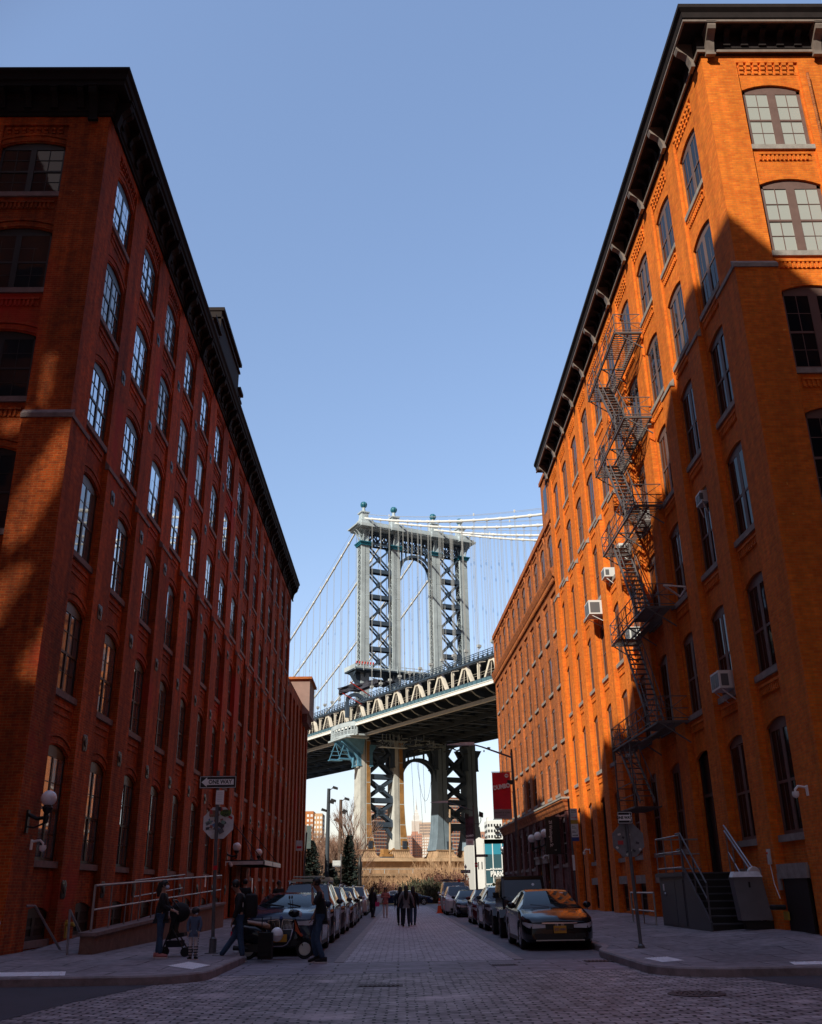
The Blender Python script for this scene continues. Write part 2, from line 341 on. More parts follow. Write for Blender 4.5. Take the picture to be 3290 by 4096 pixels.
def pavement(name, side, xk, yk, r, ys, yend, zf, bulge=.4):
    def sh(y): return side * bulge * sm((y - 23.6) / 1.8)
    cx, cy = (xk + r, yk + r) if side > 0 else (xk - r, yk + r)
    rows = [yk + r * (1 - math.cos(PI / 2 * i / 7)) for i in range(8)] + ys
    mb = MB(); nx = 9
    for y in rows:
        xe = (cx - side * math.sqrt(max(0, r * r - (cy - y) ** 2))) if y < cy else cx - side * r
        xe += sh(y)
        for i in range(nx):
            x = xe + side * (0, .5, 1.2, 2.2, 3.2, 4.6, 6, 16, 45)[i]
            mb.vert(x, y, zf(x, y))
    for j in range(len(rows) - 1):
        for i in range(nx - 1):
            a = j * nx + i; mb.face((a, a + 1, a + nx + 1, a + nx))
    struct(mb, name, M['concrete'])
    k = MB(); arc = [(cx - side * r * math.cos(t), cy - r * math.sin(t)) for t in [PI / 2 * i / 8 for i in range(9)]]
    path = [(xk + sh(99), yend), (xk + sh(99), 25.6), (xk + sh(24.9), 24.9), (xk + sh(24.2), 24.2), (xk, 23.5)] + arc + [(cx + side * 45, yk)]
    if side < 0: path = path[::-1]
    # outward = towards the road (right-hand side of travel)
    k.sweep([(-.02, -.02), (.15, -.02), (.15, .125), (.13, .153), (-.02, .156)], path)
    struct(k, 'kerb', M['kerb'])
pavement('pavement', 1, 4.68, 18.25, 1.1, [20.4, 22, 23.5, 24.2, 24.9, 25.6, 27, 30, 40, 60, 80, 97], 97, zR)
pavement('pavement', -1, -3.68, 18.5, 1.0, [20.4, 22, 23.5, 24.2, 24.9, 25.6, 27, 30, 40, 60, 80, 97], 97, zL)
mb = MB(); mb.lathe([(.42, 0), (.42, .008), (.36, .012), (.0, .014)], (4.35, 15.45, .002), 28)
for r_ in (.12, .2, .28): 
    for j in range(int(r_ * 60)):
        t = 2 * PI * j / int(r_ * 60); mb.box(4.35 + r_ * math.cos(t) - .014, 4.35 + r_ * math.cos(t) + .014, 15.45 + r_ * math.sin(t) - .014, 15.45 + r_ * math.sin(t) + .014, .01, .02)
tag(mb.build('manhole_cover', M['rustiron']), 'round iron manhole cover set in the cobbles near the right corner', 'manhole cover')
for x, y, w, d, lab in ((4.35, 22.35, .8, .5, 'rusty slotted drain grate in front of the black sedan'), (-.35, 17.6, .75, .42, 'grey slotted drain grate in the middle of the crossing'), (2.15, 21.7, .55, .3, 'small iron grate set in the dark crossing stones')):
    mb = MB(); mb.box(x - w / 2, x + w / 2, y - d / 2, y + d / 2, -.01, .008)
    for i in range(9): mb.box(x - w / 2 + .03 + i * (w - .06) / 9, x - w / 2 + .03 + (i + .6) * (w - .06) / 9, y - d / 2 + .03, y + d / 2 - .03, .004, .018)
    tag(mb.build('drain_grate', M['rustiron']), lab, 'drain grate')
def pad(pts, zf, lab):
    mb = MB(); q = [Vector((x, y)) for x, y in pts]
    mb.poly([(x, y, zf(x, y) + .008) for x, y in pts])
    nu, nv = 12, 8
    for i in range(nu):
        for j in range(nv):
            u, v = (i + .5) / nu, (j + .5) / nv
            p = (q[0] * (1 - u) + q[1] * u) * (1 - v) + (q[3] * (1 - u) + q[2] * u) * v
            mb.lathe([(.022, 0), (.016, .006)], (p.x, p.y, zf(p.x, p.y) + .008), 6)
    tag(mb.build('tactile_pad', M['pad']), lab, 'tactile paving')
pad([(-4.62, 20.62), (-3.93, 19.63), (-3.77, 20.62), (-4.42, 21.7)], zL, 'white diamond tactile pad at the left kerb corner by the child')
pad([(-8.2, 18.6), (-5.97, 18.6), (-6.27, 19.58), (-8.2, 19.58)], zL, 'wide white tactile pad at the near edge of the left pavement')
pad([(4.85, 20.7), (4.92, 19.55), (5.43, 19.88), (5.39, 20.94)], zR, 'white tactile pad at the right kerb corner by the stop sign')
pad([(6.98, 18.4), (9.4, 18.4), (9.4, 19.1), (7.15, 19.1)], zR, 'white tactile pad at the far right kerb with worn green scribble')
# ------------------------------------------------------------------ facades
# canonical frame: x to the right along the wall as seen from outside, y into the building, z up
def rotv(x, y, a): return (x * math.cos(a) - y * math.sin(a), x * math.sin(a) + y * math.cos(a))
class Fac:
    def __init__(s, parent, ox, oy, rz): s.p = parent; s.ox = ox; s.oy = oy; s.rz = rz
    def at(s, x, y, z): a, b = rotv(x, y, s.rz); return (s.ox + a, s.oy + b, z)
    def add(s, mb, name, m, **k): return mb.build(name, m, s.p, (s.ox, s.oy, 0), (0, 0, s.rz), **k)
    def place(s, me, name, x, y, z, parent=None): return put(me, name, s.p, s.at(x, y, z), (0, 0, s.rz))
def arcpts(x0, x1, z, rise, n=8):
    w = x1 - x0
    if rise <= 0: return [(x0, z), (x1, z)]
    rad = (w * w / 4 + rise * rise) / (2 * rise); cx = (x0 + x1) / 2; cz = z + rise - rad; a = math.asin(w / 2 / rad)
    return [(cx + rad * math.sin(-a + 2 * a * k / n), cz + rad * math.cos(-a + 2 * a * k / n)) for k in range(n + 1)]
def column(mb, xa, xb, z0, z1, y, ops, rev):
    """wall strip xa..xb at depth y with openings (x0,x1,zb,zt,rise) stacked in it"""
    if not ops: mb.poly([(xa, y, z0), (xb, y, z0), (xb, y, z1), (xa, y, z1)]); return
    wx0, wx1 = ops[0][0], ops[0][1]
    if wx0 - xa > 1e-4: mb.poly([(xa, y, z0), (wx0, y, z0), (wx0, y, z1), (xa, y, z1)])
    if xb - wx1 > 1e-4: mb.poly([(wx1, y, z0), (xb, y, z0), (xb, y, z1), (wx1, y, z1)])
    ops = sorted(ops, key=lambda o: o[2]); low = [(wx0, z0), (wx1, z0)]
    for o in ops + [None]:
        ztop = o[2] if o else z1
        mb.poly([(x, y, z) for x, z in low] + [(wx1, y, ztop), (wx0, y, ztop)])
        if o:
            ar = arcpts(o[0], o[1], o[3], o[4]); low = ar
            ring = [(o[0], o[2])] + ar + [(o[1], o[2])]
            for k in range(len(ring)):
                a, b = ring[k], ring[(k + 1) % len(ring)]
                mb.poly([(a[0], y, a[1]), (b[0], y, b[1]), (b[0], y + rev, b[1]), (a[0], y + rev, a[1])])
def wall(x0, x1, z0, z1, bays, d, rev=.14):
    """bays: (xa, xb, ztop, ops); recessed by d"""
    mb = MB(); x = x0
    for xa, xb, zt, ops in bays:
        if xa - x > 1e-4: mb.poly([(x, 0, z0), (xa, 0, z0), (xa, 0, z1), (x, 0, z1)])
        if d > 0:
            mb.poly([(xa, 0, z0), (xa, d, z0), (xa, d, zt), (xa, 0, zt)]); mb.poly([(xb, 0, z0), (xb, d, z0), (xb, d, zt), (xb, 0, zt)])
            mb.poly([(xa, 0, zt), (xb, 0, zt), (xb, d, zt), (xa, d, zt)])
        mb.poly([(xa, 0, zt), (xb, 0, zt), (xb, 0, z1), (xa, 0, z1)])
        column(mb, xa, xb, z0, zt, d, ops, rev); x = xb
    if x1 - x > 1e-4: mb.poly([(x, 0, z0), (x1, 0, z0), (x1, 0, z1), (x, 0, z1)])
    return mb
def windowmesh(w, h, rise, double=True, cols=2, rows=2, t=.085):
    """frame, glass; origin bottom centre, face at y=0 going into +y"""
    f = MB(); x0, x1 = -w / 2, w / 2
    big = w > 1.8 and rows == 3
    if big: t = .11; rows = 2
    if rows == 1 and double: t = .10
    f.box(x0, x0 + t, 0, .09, 0, h); f.box(x1 - t, x1, 0, .09, 0, h); f.box(x0 + t, x1 - t, 0, .09, 0, t)
    ar = arcpts(x0, x1, h, rise)
    if rise > 0: f.prism([(x0, 0, h - t)] + [(x, 0, z) for x, z in ar] + [(x1, 0, h - t)], (0, .09, 0))
    else: f.box(x0 + t, x1 - t, 0, .09, h - t, h)
    leaves = [(x0 + t, x1 - t)]
    if double:
        m = .26 if big else (.2 if rows == 1 else (.11 if w < 1.95 else .18))
        f.box(-m / 2, m / 2, -.005, .09, t, h - t); leaves = [(x0 + t, -m / 2), (m / 2, x1 - t)]
    hm = h * .48
    for a, b in leaves:
        f.box(a, b, .003, .08, hm - .035, hm + .035)
        for i in range(1, cols): xx = a + (b - a) * i / cols; f.box(xx - .011, xx + .011, .016, .05, t, hm - .035); f.box(xx - .011, xx + .011, .004, .05, hm + .035, h - t)
        for lo, hi, yy in ((t, hm - .035, .016), (hm + .035, h - t, .004)):
            for i in range(1, rows): zz = lo + (hi - lo) * i / rows; f.box(a, b, yy, .05, zz - .011, zz + .011)
    g = MB(); g.poly([(x0 + t * .5, .014, hm), (x1 - t * .5, .014, hm), (x1 - t * .5, .014, h - t * .5), (x0 + t * .5, .014, h - t * .5)])
    g.poly([(x0 + t * .5, .026, t * .5), (x1 - t * .5, .026, t * .5), (x1 - t * .5, .026, hm), (x0 + t * .5, .026, hm)])
    return f, g
_wc = {}
_wr = random.Random(77)
def window(F, x, y, z, w, h, rise, fm, gm, sillm, double=True, cols=2, rows=2, name='window', sillw=.12, arch=None, depth=.0, flat=False):
    key = (w, h, rise, fm.name, double, cols, rows)
    if key not in _wc:
        f, g = windowmesh(w, h, rise, double, cols, rows); _wc[key] = (f.mesh('window', fm), g)
    fm_, g = _wc[key]
    o = F.place(fm_, name, x, y, z)
    kg = key + (gm.name,)
    if kg not in _wc: _wc[kg] = g.mesh('pane', gm)
    put(_wc[kg], 'pane', o, (0, 0, 0), (R(_wr.uniform(-.35, .35)), 0, R(_wr.uniform(-.4, .4))))
    if sillm:
        ks = ('sill', w, sillm.name, depth)
        if ks not in _wc: _wc[ks] = MB().box(-w / 2 - sillw, w / 2 + sillw, -depth - .07, -.003, -.17, .0).mesh('sill', sillm)
        put(_wc[ks], 'sill', o)
    if arch:
        ka = ('arch', w, h, rise, arch.name, depth)
        if ka not in _wc:
            a = MB()
            for lift, th, pr in ((.04, .17, .035), (.24, .09, .06)):
                lo = arcpts(-w / 2 - .06, w / 2 + .06, h + lift, rise, 10); hi = arcpts(-w / 2 - .08, w / 2 + .08, h + lift + th, rise, 10)
                for k in range(10):
                    q = [lo[k], lo[k + 1], hi[k + 1], hi[k]]
                    a.prism([(px, -depth - pr, pz) for px, pz in q], (0, pr - .002, 0))
            _wc[ka] = a.mesh('arch', arch)
        put(_wc[ka], 'arch', o)
    return o
def pilasters(F, xs, z0, z1, proj, m, cap, name='pilaster'):
    """lower thicker half of each pilaster with its sloping coping stone"""
    me = {}
    for xa, xb in xs:
        w = round(xb - xa, 3)
        if w not in me:
            b = MB().box(-w / 2, w / 2, -proj, -.002, z0, z1).mesh(name, m)
            c = MB(); c.prism([(-w / 2 - .04, -proj - .04, z1), (-w / 2 - .04, -proj - .04, z1 + .13), (-w / 2 - .04, -.002, z1 + .30), (-w / 2 - .04, -.002, z1)], (w + .08, 0, 0))
            me[w] = (b, c.mesh('coping_stone', cap))
        o = F.place(me[w][0], name, (xa + xb) / 2, 0, 0); put(me[w][1], 'coping_stone', o)
def corbels(mb, xa, xb, z, step=.24, w=.12, h=.34, d=.1, y=.0):
    n = int((xb - xa) / step); s0 = (xa + xb) / 2 - n * step / 2
    for i in range(n):
        for k in range(3): mb.box(s0 + i * step + .03, s0 + i * step + .03 + w, y - .005 - d * (k + 1) / 3, y + .02, z + h * k / 3 + .012, z + h * (k + 1) / 3 - .012)
def dentils(mb, xa, xb, z, y, step=.13, h=.2):
    n = int((xb - xa) / step)
    for i in range(n): mb.box(xa + i * step, xa + i * step + .065, y - .055, y - .002, z, z + h)
    mb.box(xa, xb, y - .07, y - .002, z + h, z + h + .07)
def bracket_mesh(h, d, w, m):
    b = MB()
    pr = [(0, 0), (-.16 * d, 0), (-.2 * d, .18 * h), (-.3 * d, .35 * h), (-.38 * d, .5 * h), (-.62 * d, .62 * h), (-.92 * d, .72 * h), (-d, .84 * h), (-d, h), (0, h)]
    b.prism([(-w / 2, y, z) for y, z in pr], (w, 0, 0)); b.box(-w / 2 - .03, w / 2 + .03, -d - .03, 0, h * .93, h * .985); b.box(-w / 2 - .025, w / 2 + .025, -.2 * d - .02, 0, -.02, .06 * h)
    return b.mesh('bracket', m)
# ================================================================== left brick block
XL, YL = -9.3, 23.9
bl = thing('brick_building', 'long dark red brick loft building in shade lining the left side of the street', 'building', (XL, YL, 0))
FS = Fac(bl, 0, 0, PI / 2)          # street side: x = Y - 23.9
FF = Fac(bl, 0, 0, 0)               # front: x = X + 9.3 (negative)
LZ = [(22.15, 24.0), (18.53, 20.6), (14.8, 16.85), (10.73, 13.05), (6.73, 9.07), (2.33, 5.05)]
REC = .08; NB = 15; PIT = 3.63
door_bays = {8, 9}
bays = []
for i in range(NB):
    xa = 1.4 + PIT * i; wx0 = xa + .12; wx1 = wx0 + 1.88
    ops = [(wx0, wx1, zb, zt, .24) for zb, zt in LZ]
    if i in door_bays: ops[-1] = (wx0, wx1, .25, 5.05, .24)
    else: ops.append((wx0 + .1, wx1 - .1, .42, 1.25, .16) if i else (wx0, wx1, .42, 1.05, .16))
    if not i in door_bays and i: ops[-1] = (wx0, wx1, .42, 1.12, .16)
    bays.append((xa, xa + 2.1, 25.0 - .12, ops))
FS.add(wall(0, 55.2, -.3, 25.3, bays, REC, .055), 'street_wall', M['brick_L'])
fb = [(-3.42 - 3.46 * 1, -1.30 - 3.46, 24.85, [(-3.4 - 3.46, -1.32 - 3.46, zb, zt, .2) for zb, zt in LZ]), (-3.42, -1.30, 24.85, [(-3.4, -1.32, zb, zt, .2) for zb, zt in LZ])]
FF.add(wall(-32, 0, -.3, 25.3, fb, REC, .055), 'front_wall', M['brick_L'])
mb = MB(); mb.poly([(0, 0, 25.25), (-32, 0, 25.25), (-32, 55.2, 25.25), (0, 55.2, 25.25)]); mb.poly([(0, 55.2, -.3), (-32, 55.2, -.3), (-32, 55.2, 25.3), (0, 55.2, 25.3)]); mb.poly([(-32, 0, -.3), (-32, 55.2, -.3), (-32, 55.2, 25.3), (-32, 0, 25.3)])
mb.build('roof', M['brick_L'], bl)
rnd = random.Random(4)
for i in range(NB):
    xc = 1.4 + PIT * i + .12 + .94
    for r_, (zb, zt) in enumerate(LZ):
        if i in door_bays and r_ == 5: continue
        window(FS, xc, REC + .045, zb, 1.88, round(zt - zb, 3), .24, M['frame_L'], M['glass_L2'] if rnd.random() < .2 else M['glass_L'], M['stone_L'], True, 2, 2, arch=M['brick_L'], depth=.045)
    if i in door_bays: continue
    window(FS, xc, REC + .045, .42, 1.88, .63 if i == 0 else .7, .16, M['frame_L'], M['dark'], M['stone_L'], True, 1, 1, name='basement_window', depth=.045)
for bi in (1, 0):
    xc = (-3.4 - 1.32) / 2 - (3.46 if bi == 0 else 0)
    for zb, zt in LZ:
        window(FF, xc, REC + .045, zb, 2.08, round(zt - zb, 3), .2, M['frame_L'], M['glass_LF'], M['stone_L'], True, 2, 2, arch=M['brick_L'], depth=.045)
pilasters(FS, [(0, 1.4)] + [(3.5 + PIT * i, 4.93 + PIT * i + .1) for i in range(NB)], -.3, 14.05, .1, M['brick_L'], M['stone_L'])
pilasters(FF, [(-1.3, .1), (-4.76, -3.42)], -.3, 14.05, .1, M['brick_L'], M['stone_L'])
# spandrel panels, corbels
cb = MB(); corbels(cb, -1.0, 1.0, 0, y=0); cb.box(-1.03, 1.03, -.012, -.001, -.02, .38); cbm = cb.mesh('corbel_trim', M['brick_L'])
dn = MB(); dentils(dn, -.95, .95, 0, 0); dn.box(-.97, .97, -.02, -.001, -.02, .2); dnm = dn.mesh('dentil_trim', M['brick_L'])
sp = MB(); sp.box(-.8, .8, -.04, -.002, .2, .3); sp.box(-.8, .8, -.025, -.002, .0, .08); sp.box(-.78, .78, -.006, -.001, .0, .3); spm = sp.mesh('brick_trim', M['brick_L'])
for i in range(NB): FS.place(cbm, 'corbel_trim', 1.4 + PIT * i + 1.05, REC, 24.44)
for xa in (-3.42, -6.88):
    FF.place(cbm, 'corbel_trim', xa + 1.06, REC, 24.4)
    for zb, zt in LZ: FF.place(dnm, 'dentil_trim', xa + 1.06, REC, zb - .62)
for i in range(NB):
    for zb, zt in LZ[:5]: FS.place(spm, 'brick_trim', 1.4 + PIT * i + 1.05, REC, zb - .62)
# iron wall-anchor plates on the pilasters
an = MB()
for k in range(4): a = PI / 2 * k + PI / 4; an.lathe([(.15, -.0), (.13, .012), (.0, .03)], (.12 * math.cos(a), .14 * math.sin(a), 0), 10)
an.lathe([(.12, 0), (.10, .05), (0, .06)], (0, 0, 0), 10); an.v = [(x, -z, y) for x, y, z in an.v]
anm = an.mesh('anchor_plate', M['iron'])
n_an = 0
for i in range(NB):
    for z in (21.6, 17.8, 13.35, 9.55, 5.6, 1.62):
        if n_an < 100 and not (i == 0 and z == 21.6): FS.place(anm, 'anchor_plate', 4.22 + PIT * i - (.4 if z < 2 else 0), -.003 if z > 14 else -.105, z); n_an += 1
# cornice
pr = [(0, 25.18), (.07, 25.18), (.07, 25.30), (.12, 25.34), (.12, 25.78), (.17, 25.84), (.17, 26.02), (.50, 26.05), (.50, 26.22), (.56, 26.26), (.58, 26.45), (.66, 26.55), (.66, 26.66), (0, 26.66)]
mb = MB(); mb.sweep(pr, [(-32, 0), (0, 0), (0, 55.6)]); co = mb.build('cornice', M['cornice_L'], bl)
bs = bracket_mesh(.62, .36, .2, M['cornice_L']); bb = bracket_mesh(1.15, .46, .26, M['cornice_L'])
def fput(F, me, name, parent, x, y, z): o = put(me, name, parent, F.at(x, y, z), (0, 0, F.rz)); return o
x = .75
while x < 55:
    k = (x - .75) / (PIT / 4)
    fput(FS, bs, 'bracket', co, x, -.11, 25.43); x += PIT / 4
for i in range(NB + 1): fput(FS, bb, 'bracket', co, .3 + PIT * i, -.11, 24.9)
x = -.95
while x > -9: fput(FF, bs, 'bracket', co, x, -.11, 25.43); x -= .86
for x in (-.5, -4.1, -7.6): fput(FF, bb, 'bracket', co, x, -.11, 24.9)
# rooftop pediment above the cornice
mb = MB()
for y0, y1, zt in ((17.7, 19.4, 29.2), (19.6, 25.6, 30.9), (25.7, 26.6, 29.4)): mb.box(-1.1, -.15, y0, y1 - .01, 26.6, zt); mb.box(-1.2, .0, y0 - .05, y1 + .05, zt, zt + .2); mb.box(-1.15, -.06, y0 - .0, y1 + .0, zt - .5, zt - .38)

pd = mb.build('roof_pediment', M['cornice_R'], bl)
# entrance: recessed dark doors, canopy on rods
mb = MB()
for i in door_bays:
    xa = 1.4 + PIT * i + .2; mb.box(xa + .03, xa + 1.69, REC + .2, REC + .24, .2, 4.9)
FS.add(mb, 'entrance_door', M['door'])
for i in door_bays:
    xa = 1.4 + PIT * i + .2; mb = MB(); mb.box(xa, xa + .12, REC + .1, REC + .2, .2, 5.0); mb.box(xa + 1.6, xa + 1.72, REC + .1, REC + .2, .2, 5.0); mb.box(xa + .12, xa + 1.6, REC + .1, REC + .2, 2.5, 2.62)
    FS.add(mb, 'door_frame', M['iron'])
cx0, cx1 = 29.8, 37.0
mb = MB(); mb.box(cx0, cx1, -2.0, -.12, 3.02, 3.1); 
for yy in (-2.0, -1.05, -.2): mb.box(cx0, cx1, yy - .04, yy + .04, 2.9, 3.02)
for xx in (cx0, 32.2, 34.6, cx1): mb.box(xx - .04, xx + .04, -2.0, -.12, 2.86, 3.0)
can = FS.add(mb, 'canopy', M['iron'])
fas = MB(); fas.box(cx0 + .05, cx0 + 3.2, -2.06, -2.0, 2.84, 3.06); fas.box(cx0 + 3.5, cx1 - .05, -2.06, -2.0, 2.84, 3.06); fas.box(cx0 - .06, cx0, -1.98, -.15, 2.86, 3.04)
put(fas.mesh('fascia', M['sticker']), 'fascia', can)
for xx in (cx0 + .3, cx1 - .3): put(MB().tube([(xx, -1.9, 3.1), (xx, -.1, 5.1)], .025, 6).mesh('tie_rod', M['iron']), 'tie_rod', can)
mb = MB(); mb.tube([(cx0 + 1.8, -1.2, 3.1), (cx0 + 3.3, -.1, 5.0)], .02, 6); put(mb.mesh('tie_rod', M['iron']), 'tie_rod', can)
# ramp with railing in front of the left building
rp = thing('wheelchair_ramp', 'stone ramp wall topped by a long silver railing along the left building', 'ramp', (-7.35, 24.2, 0))
mb = MB(); mb.prism([(-.16, 0, .0), (-.16, 17.4, .0), (-.16, 17.4, 1.05), (-.16, .0, .58)], (.32, 0, 0)); mb.build('ramp_wall', M['rampwall'], rp)
mb = MB(); mb.prism([(-.22, -.04, .58), (-.22, 17.44, 1.05), (-.22, 17.44, 1.13), (-.22, -.04, .66)], (.44, 0, 0)); mb.build('coping', M['stone_L'], rp)
mb = MB(); mb.prism([(-1.75, .6, .15), (-1.75, 17.4, .15), (-1.75, 17.4, .95), (-1.75, .6, .2)], (1.58, 0, 0)); mb.build('ramp_floor', M['concrete'], rp)
ra = MB(); zt = lambda y: .66 + .027 * y
def RL(dz): return [(0, y, zt(y) + dz) for y in (.25, 4, 8, 12, 16, 17.3)]
ra.tube(RL(1.02), .026, 8); ra.tube(RL(.48), .022, 8); rail = ra.build('railing', M['galv'], rp, smooth=True)
for k in range(13):
    y = .25 + 1.42 * k; put(MB().tube([(0, y, zt(y)), (0, y, zt(y) + 1.04)], .022 if k else .032, 8).mesh('post', M['galv']), 'post', rail)
rb = MB(); rb.tube([(-1.5, 9.5, 1.9), (-1.5, 17.3, 2.2)], .024, 8); rb.tube([(-1.5, 9.5, 1.4), (-1.5, 17.3, 1.7)], .02, 8); rb.tube([(-1.5, 9.5, .6), (-1.5, 9.5, 1.92)], .024, 8); rb.tube([(-1.5, 17.3, .9), (-1.5, 17.3, 2.2)], .024, 8); rb.build('inner_railing', M['galv'], rp, smooth=True)
# area handrails beside the basement well at the corner
for (p, q, e, lab) in (((-8.9, 24.9, 1.25), (-8.35, 25.7, .12), (-9.05, 24.75, 1.25), 'slanting dark handrail by the basement window at the left corner'), ((-7.75, 24.0, 1.15), (-7.72, 24.05, .16), (-7.6, 25.1, .3), 'upright galvanised handrail at the near end of the ramp wall')):
    tag(MB().tube([e, p, q], .03, 8).build('handrail', M['galv'], smooth=True), lab, 'handrail')
# wall-mounted bits
def globe_lamp(x, y, z, out, m_arm, lab, r=.2, drop=.6, group=None):
    t = thing('wall_lamp', lab, 'lamp', (x, y, z), 0, group)
    MB().ball((0, 0, 0), r, 20, 12).build('globe', M['opal'], t, smooth=True, angle=80)
    a = MB(); a.lathe([(.03, -drop), (.05, -drop * .9), (.07, -drop * .7), (.04, -drop * .62), (.05, -.36), (.11, -.30), (.13, -.22), (.10, -.17)], (0, 0, 0), 12)
    ox, oy = out
    a.tube([(0, 0, -drop * .75), (-ox * .5, -oy * .5, -drop * .8), (-ox, -oy, -drop * .62)], .045, 8); a.tube([(0, 0, -drop * .95), (-ox * .6, -oy * .6, -drop * 1.15), (-ox, -oy, -drop * 1.1)], .025, 6)
    a.box(-ox - .09 * abs(oy) - .03, -ox + .09 * abs(oy) + .03, -oy - .09 * abs(ox) - .03, -oy + .09 * abs(ox) + .03, -drop * 1.35, -drop * .45)
    a.build('arm', M['iron'], t, smooth=True)
    return t
globe_lamp(-8.72, 24.42, 3.72, (.46, -.0), 0, 'white globe lamp on a black iron bracket at the corner of the left building', .19)
globe_lamp(-10.35, 23.3, 3.72, (0, -.48), 0, 'white globe lamp on the front of the left building at the frame edge', .19)
globe_lamp(-8.7, 53.2, 3.75, (.5, 0), 0, 'white globe lamp before the canopy of the left entrance', .22, .6)
globe_lamp(-8.7, 61.5, 3.75, (.5, 0), 0, 'white globe lamp beyond the canopy of the left entrance', .22, .6)
def camera_unit(x, y, z, rz, lab):
    t = thing('security_camera', lab, 'camera', (x, y, z), rz)
    MB().box(-.05, .05, -.03, 0, -.12, .12).build('mount', M['white'], t)
    a = MB().tube([(0, -.03, .07), (0, -.22, .1), (0, -.3, .02), (0, -.3, -.02)], .028, 8); a.build('arm', M['white'], t, smooth=True)
    MB().lathe([(.075, -.02), (.085, -.08), (.07, -.14), (.0, -.18)], (0, -.3, 0), 14).build('dome', M['opal'], t, smooth=True)
camera_unit(-9.12, 24.7, 2.65, PI / 2, 'white dome security camera on the left corner pier')
camera_unit(-9.15, 52.6, 2.9, PI / 2, 'small white security camera beside the left entrance')
mb = MB(); mb.prism([(0, 0, -.17), (.085, 0, 0), (0, 0, .17), (-.085, 0, 0)], (0, -.006, 0)); t = tag(mb.build('wall_sign', M['sticker'], None, (-9.33, 23.79, .9)), 'small white diamond plate on the left brick front near the pavement', 'sign')
put(MB().box(-.018, .018, -.012, -.0065, -.06, .06).mesh('mark', M['black']), 'mark', t)
t = thing('standpipe', 'small brass wall hydrant beside the ramp wall', 'standpipe', (-9.1, 27.9, .75)); MB().tube([(0, 0, 0), (.22, 0, 0), (.26, 0, -.06)], .05, 8).build('outlet', M['gold'], t); MB().box(-.02, .02, .06, .3, -.35, .1).build('plate', M['gold'], t)
tag(MB().box(-9.19, -9.17, 47.5, 47.75, 1.75, 2.25).build('notice', M['white']), 'white notice plate on the left wall above the railing', 'notice')
tag(MB().box(-9.19, -9.17, 62.5, 62.85, 1.3, 2.3).build('notice', M['white']), 'tall white notice plate by the far side of the left entrance', 'notice')
# lower red building further down with rendered bulkhead
b2 = thing('brick_building', 'lower red brick building beyond the long left block with a rendered box on top', 'building', (XL, 79.2, 0))
F2 = Fac(b2, 0, 0, PI / 2)
LZ2 = [(13.8, 16.0), (10.2, 12.3), (6.6, 8.7), (2.6, 5.0)]
F2.add(wall(0, 18, -.3, 18.3, [(1 + 2.9 * i, 2.6 + 2.9 * i, 17.4, [(1.15 + 2.9 * i, 2.45 + 2.9 * i, a, b, .15) for a, b in LZ2]) for i in range(6)], .2), 'street_wall', M['brick_L'])
for i in range(6):
    for a, b in LZ2: window(F2, 1.8 + 2.9 * i, .30, a, 1.3, round(b - a, 3), .15, M['frame_L'], M['glass_L'], M['stone_L'], False, 2, 2, depth=.045)
mb = MB(); mb.poly([(0, 0, 18.25), (-25, 0, 18.25), (-25, 18, 18.25), (0, 18, 18.25)]); mb.poly([(0, 18, -.3), (-25, 18, -.3), (-25, 18, 18.3), (0, 18, 18.3)]); mb.poly([(0, 0, -.3), (-25, 0, -.3), (-25, 0, 18.3), (0, 0, 18.3)]); mb.poly([(-25, 0, -.3), (-25, 18, -.3), (-25, 18, 18.3), (-25, 0, 18.3)]); mb.build('roof', M['brick_L'], b2)
mb = MB(); mb.box(-4.2, .7, 11.6, 16.6, 17.3, 20.6); bk = mb.build('bulkhead', M['stucco'], b2)
put(MB().box(-4.5, .92, 11.35, 16.85, 20.6, 20.83).mesh('coping', M['brick_R2']), 'coping', bk)
put(MB().box(-4.1, .5, 11.8, 16.4, 16.5, 17.3).mesh('bearer', M['brick_dark']), 'bearer', bk)
# ================================================================== right brick block
XR, YR = 9.9, 22.5
br_ = thing('brick_building', 'sunlit orange brick loft building with fire escape on the right of the street', 'building', (XR, YR, 0))
LEN = 33.9
GS = Fac(br_, 0, LEN, -PI / 2)       # street side: x = LEN - (Y - 22.5)
GF = Fac(br_, 0, 0, 0)               # front: x = X - 9.9
RZ = [(22.65, 24.9), (18.68, 21.15), (14.75, 17.3), (10.85, 13.35), (6.86, 9.35), (2.68, 5.4)]
NR = 10; PR = 3.25; RECR = .08
DOOR = {2: 1.85, 9: .35, 7: .35}
bays = []
for i in range(NR):
    ya = 1.42 + PR * i; xa = LEN - ya - 2.1; wx0 = xa + .19; wx1 = wx0 + 1.72
    ops = [(wx0, wx1, zb, zt, .2) for zb, zt in RZ]
    if i in DOOR: ops[-1] = (wx0, wx1, DOOR[i], 5.4, .2)
    else: ops.append((wx0, wx1, .5, 1.6, 0))
    bays.append((xa, xa + 2.1, 26.0, ops))
bays = bays[::-1]
GS.add(wall(0, LEN, -.3, 26.4, bays, RECR, .085), 'street_wall', M['brick_R'])
fb = []
for k in range(4):
    x0 = 1.1 + 3.46 * k; fb.append((x0, x0 + 1.98, 26.0, [(x0 + .06, x0 + 1.92, zb, zt, .22) for zb, zt in RZ] + [(x0 + .1, x0 + 1.9, .3, 1.6, 0)]))
GF.add(wall(0, 26, -.3, 26.4, fb, RECR, .085), 'front_wall', M['brick_R'])
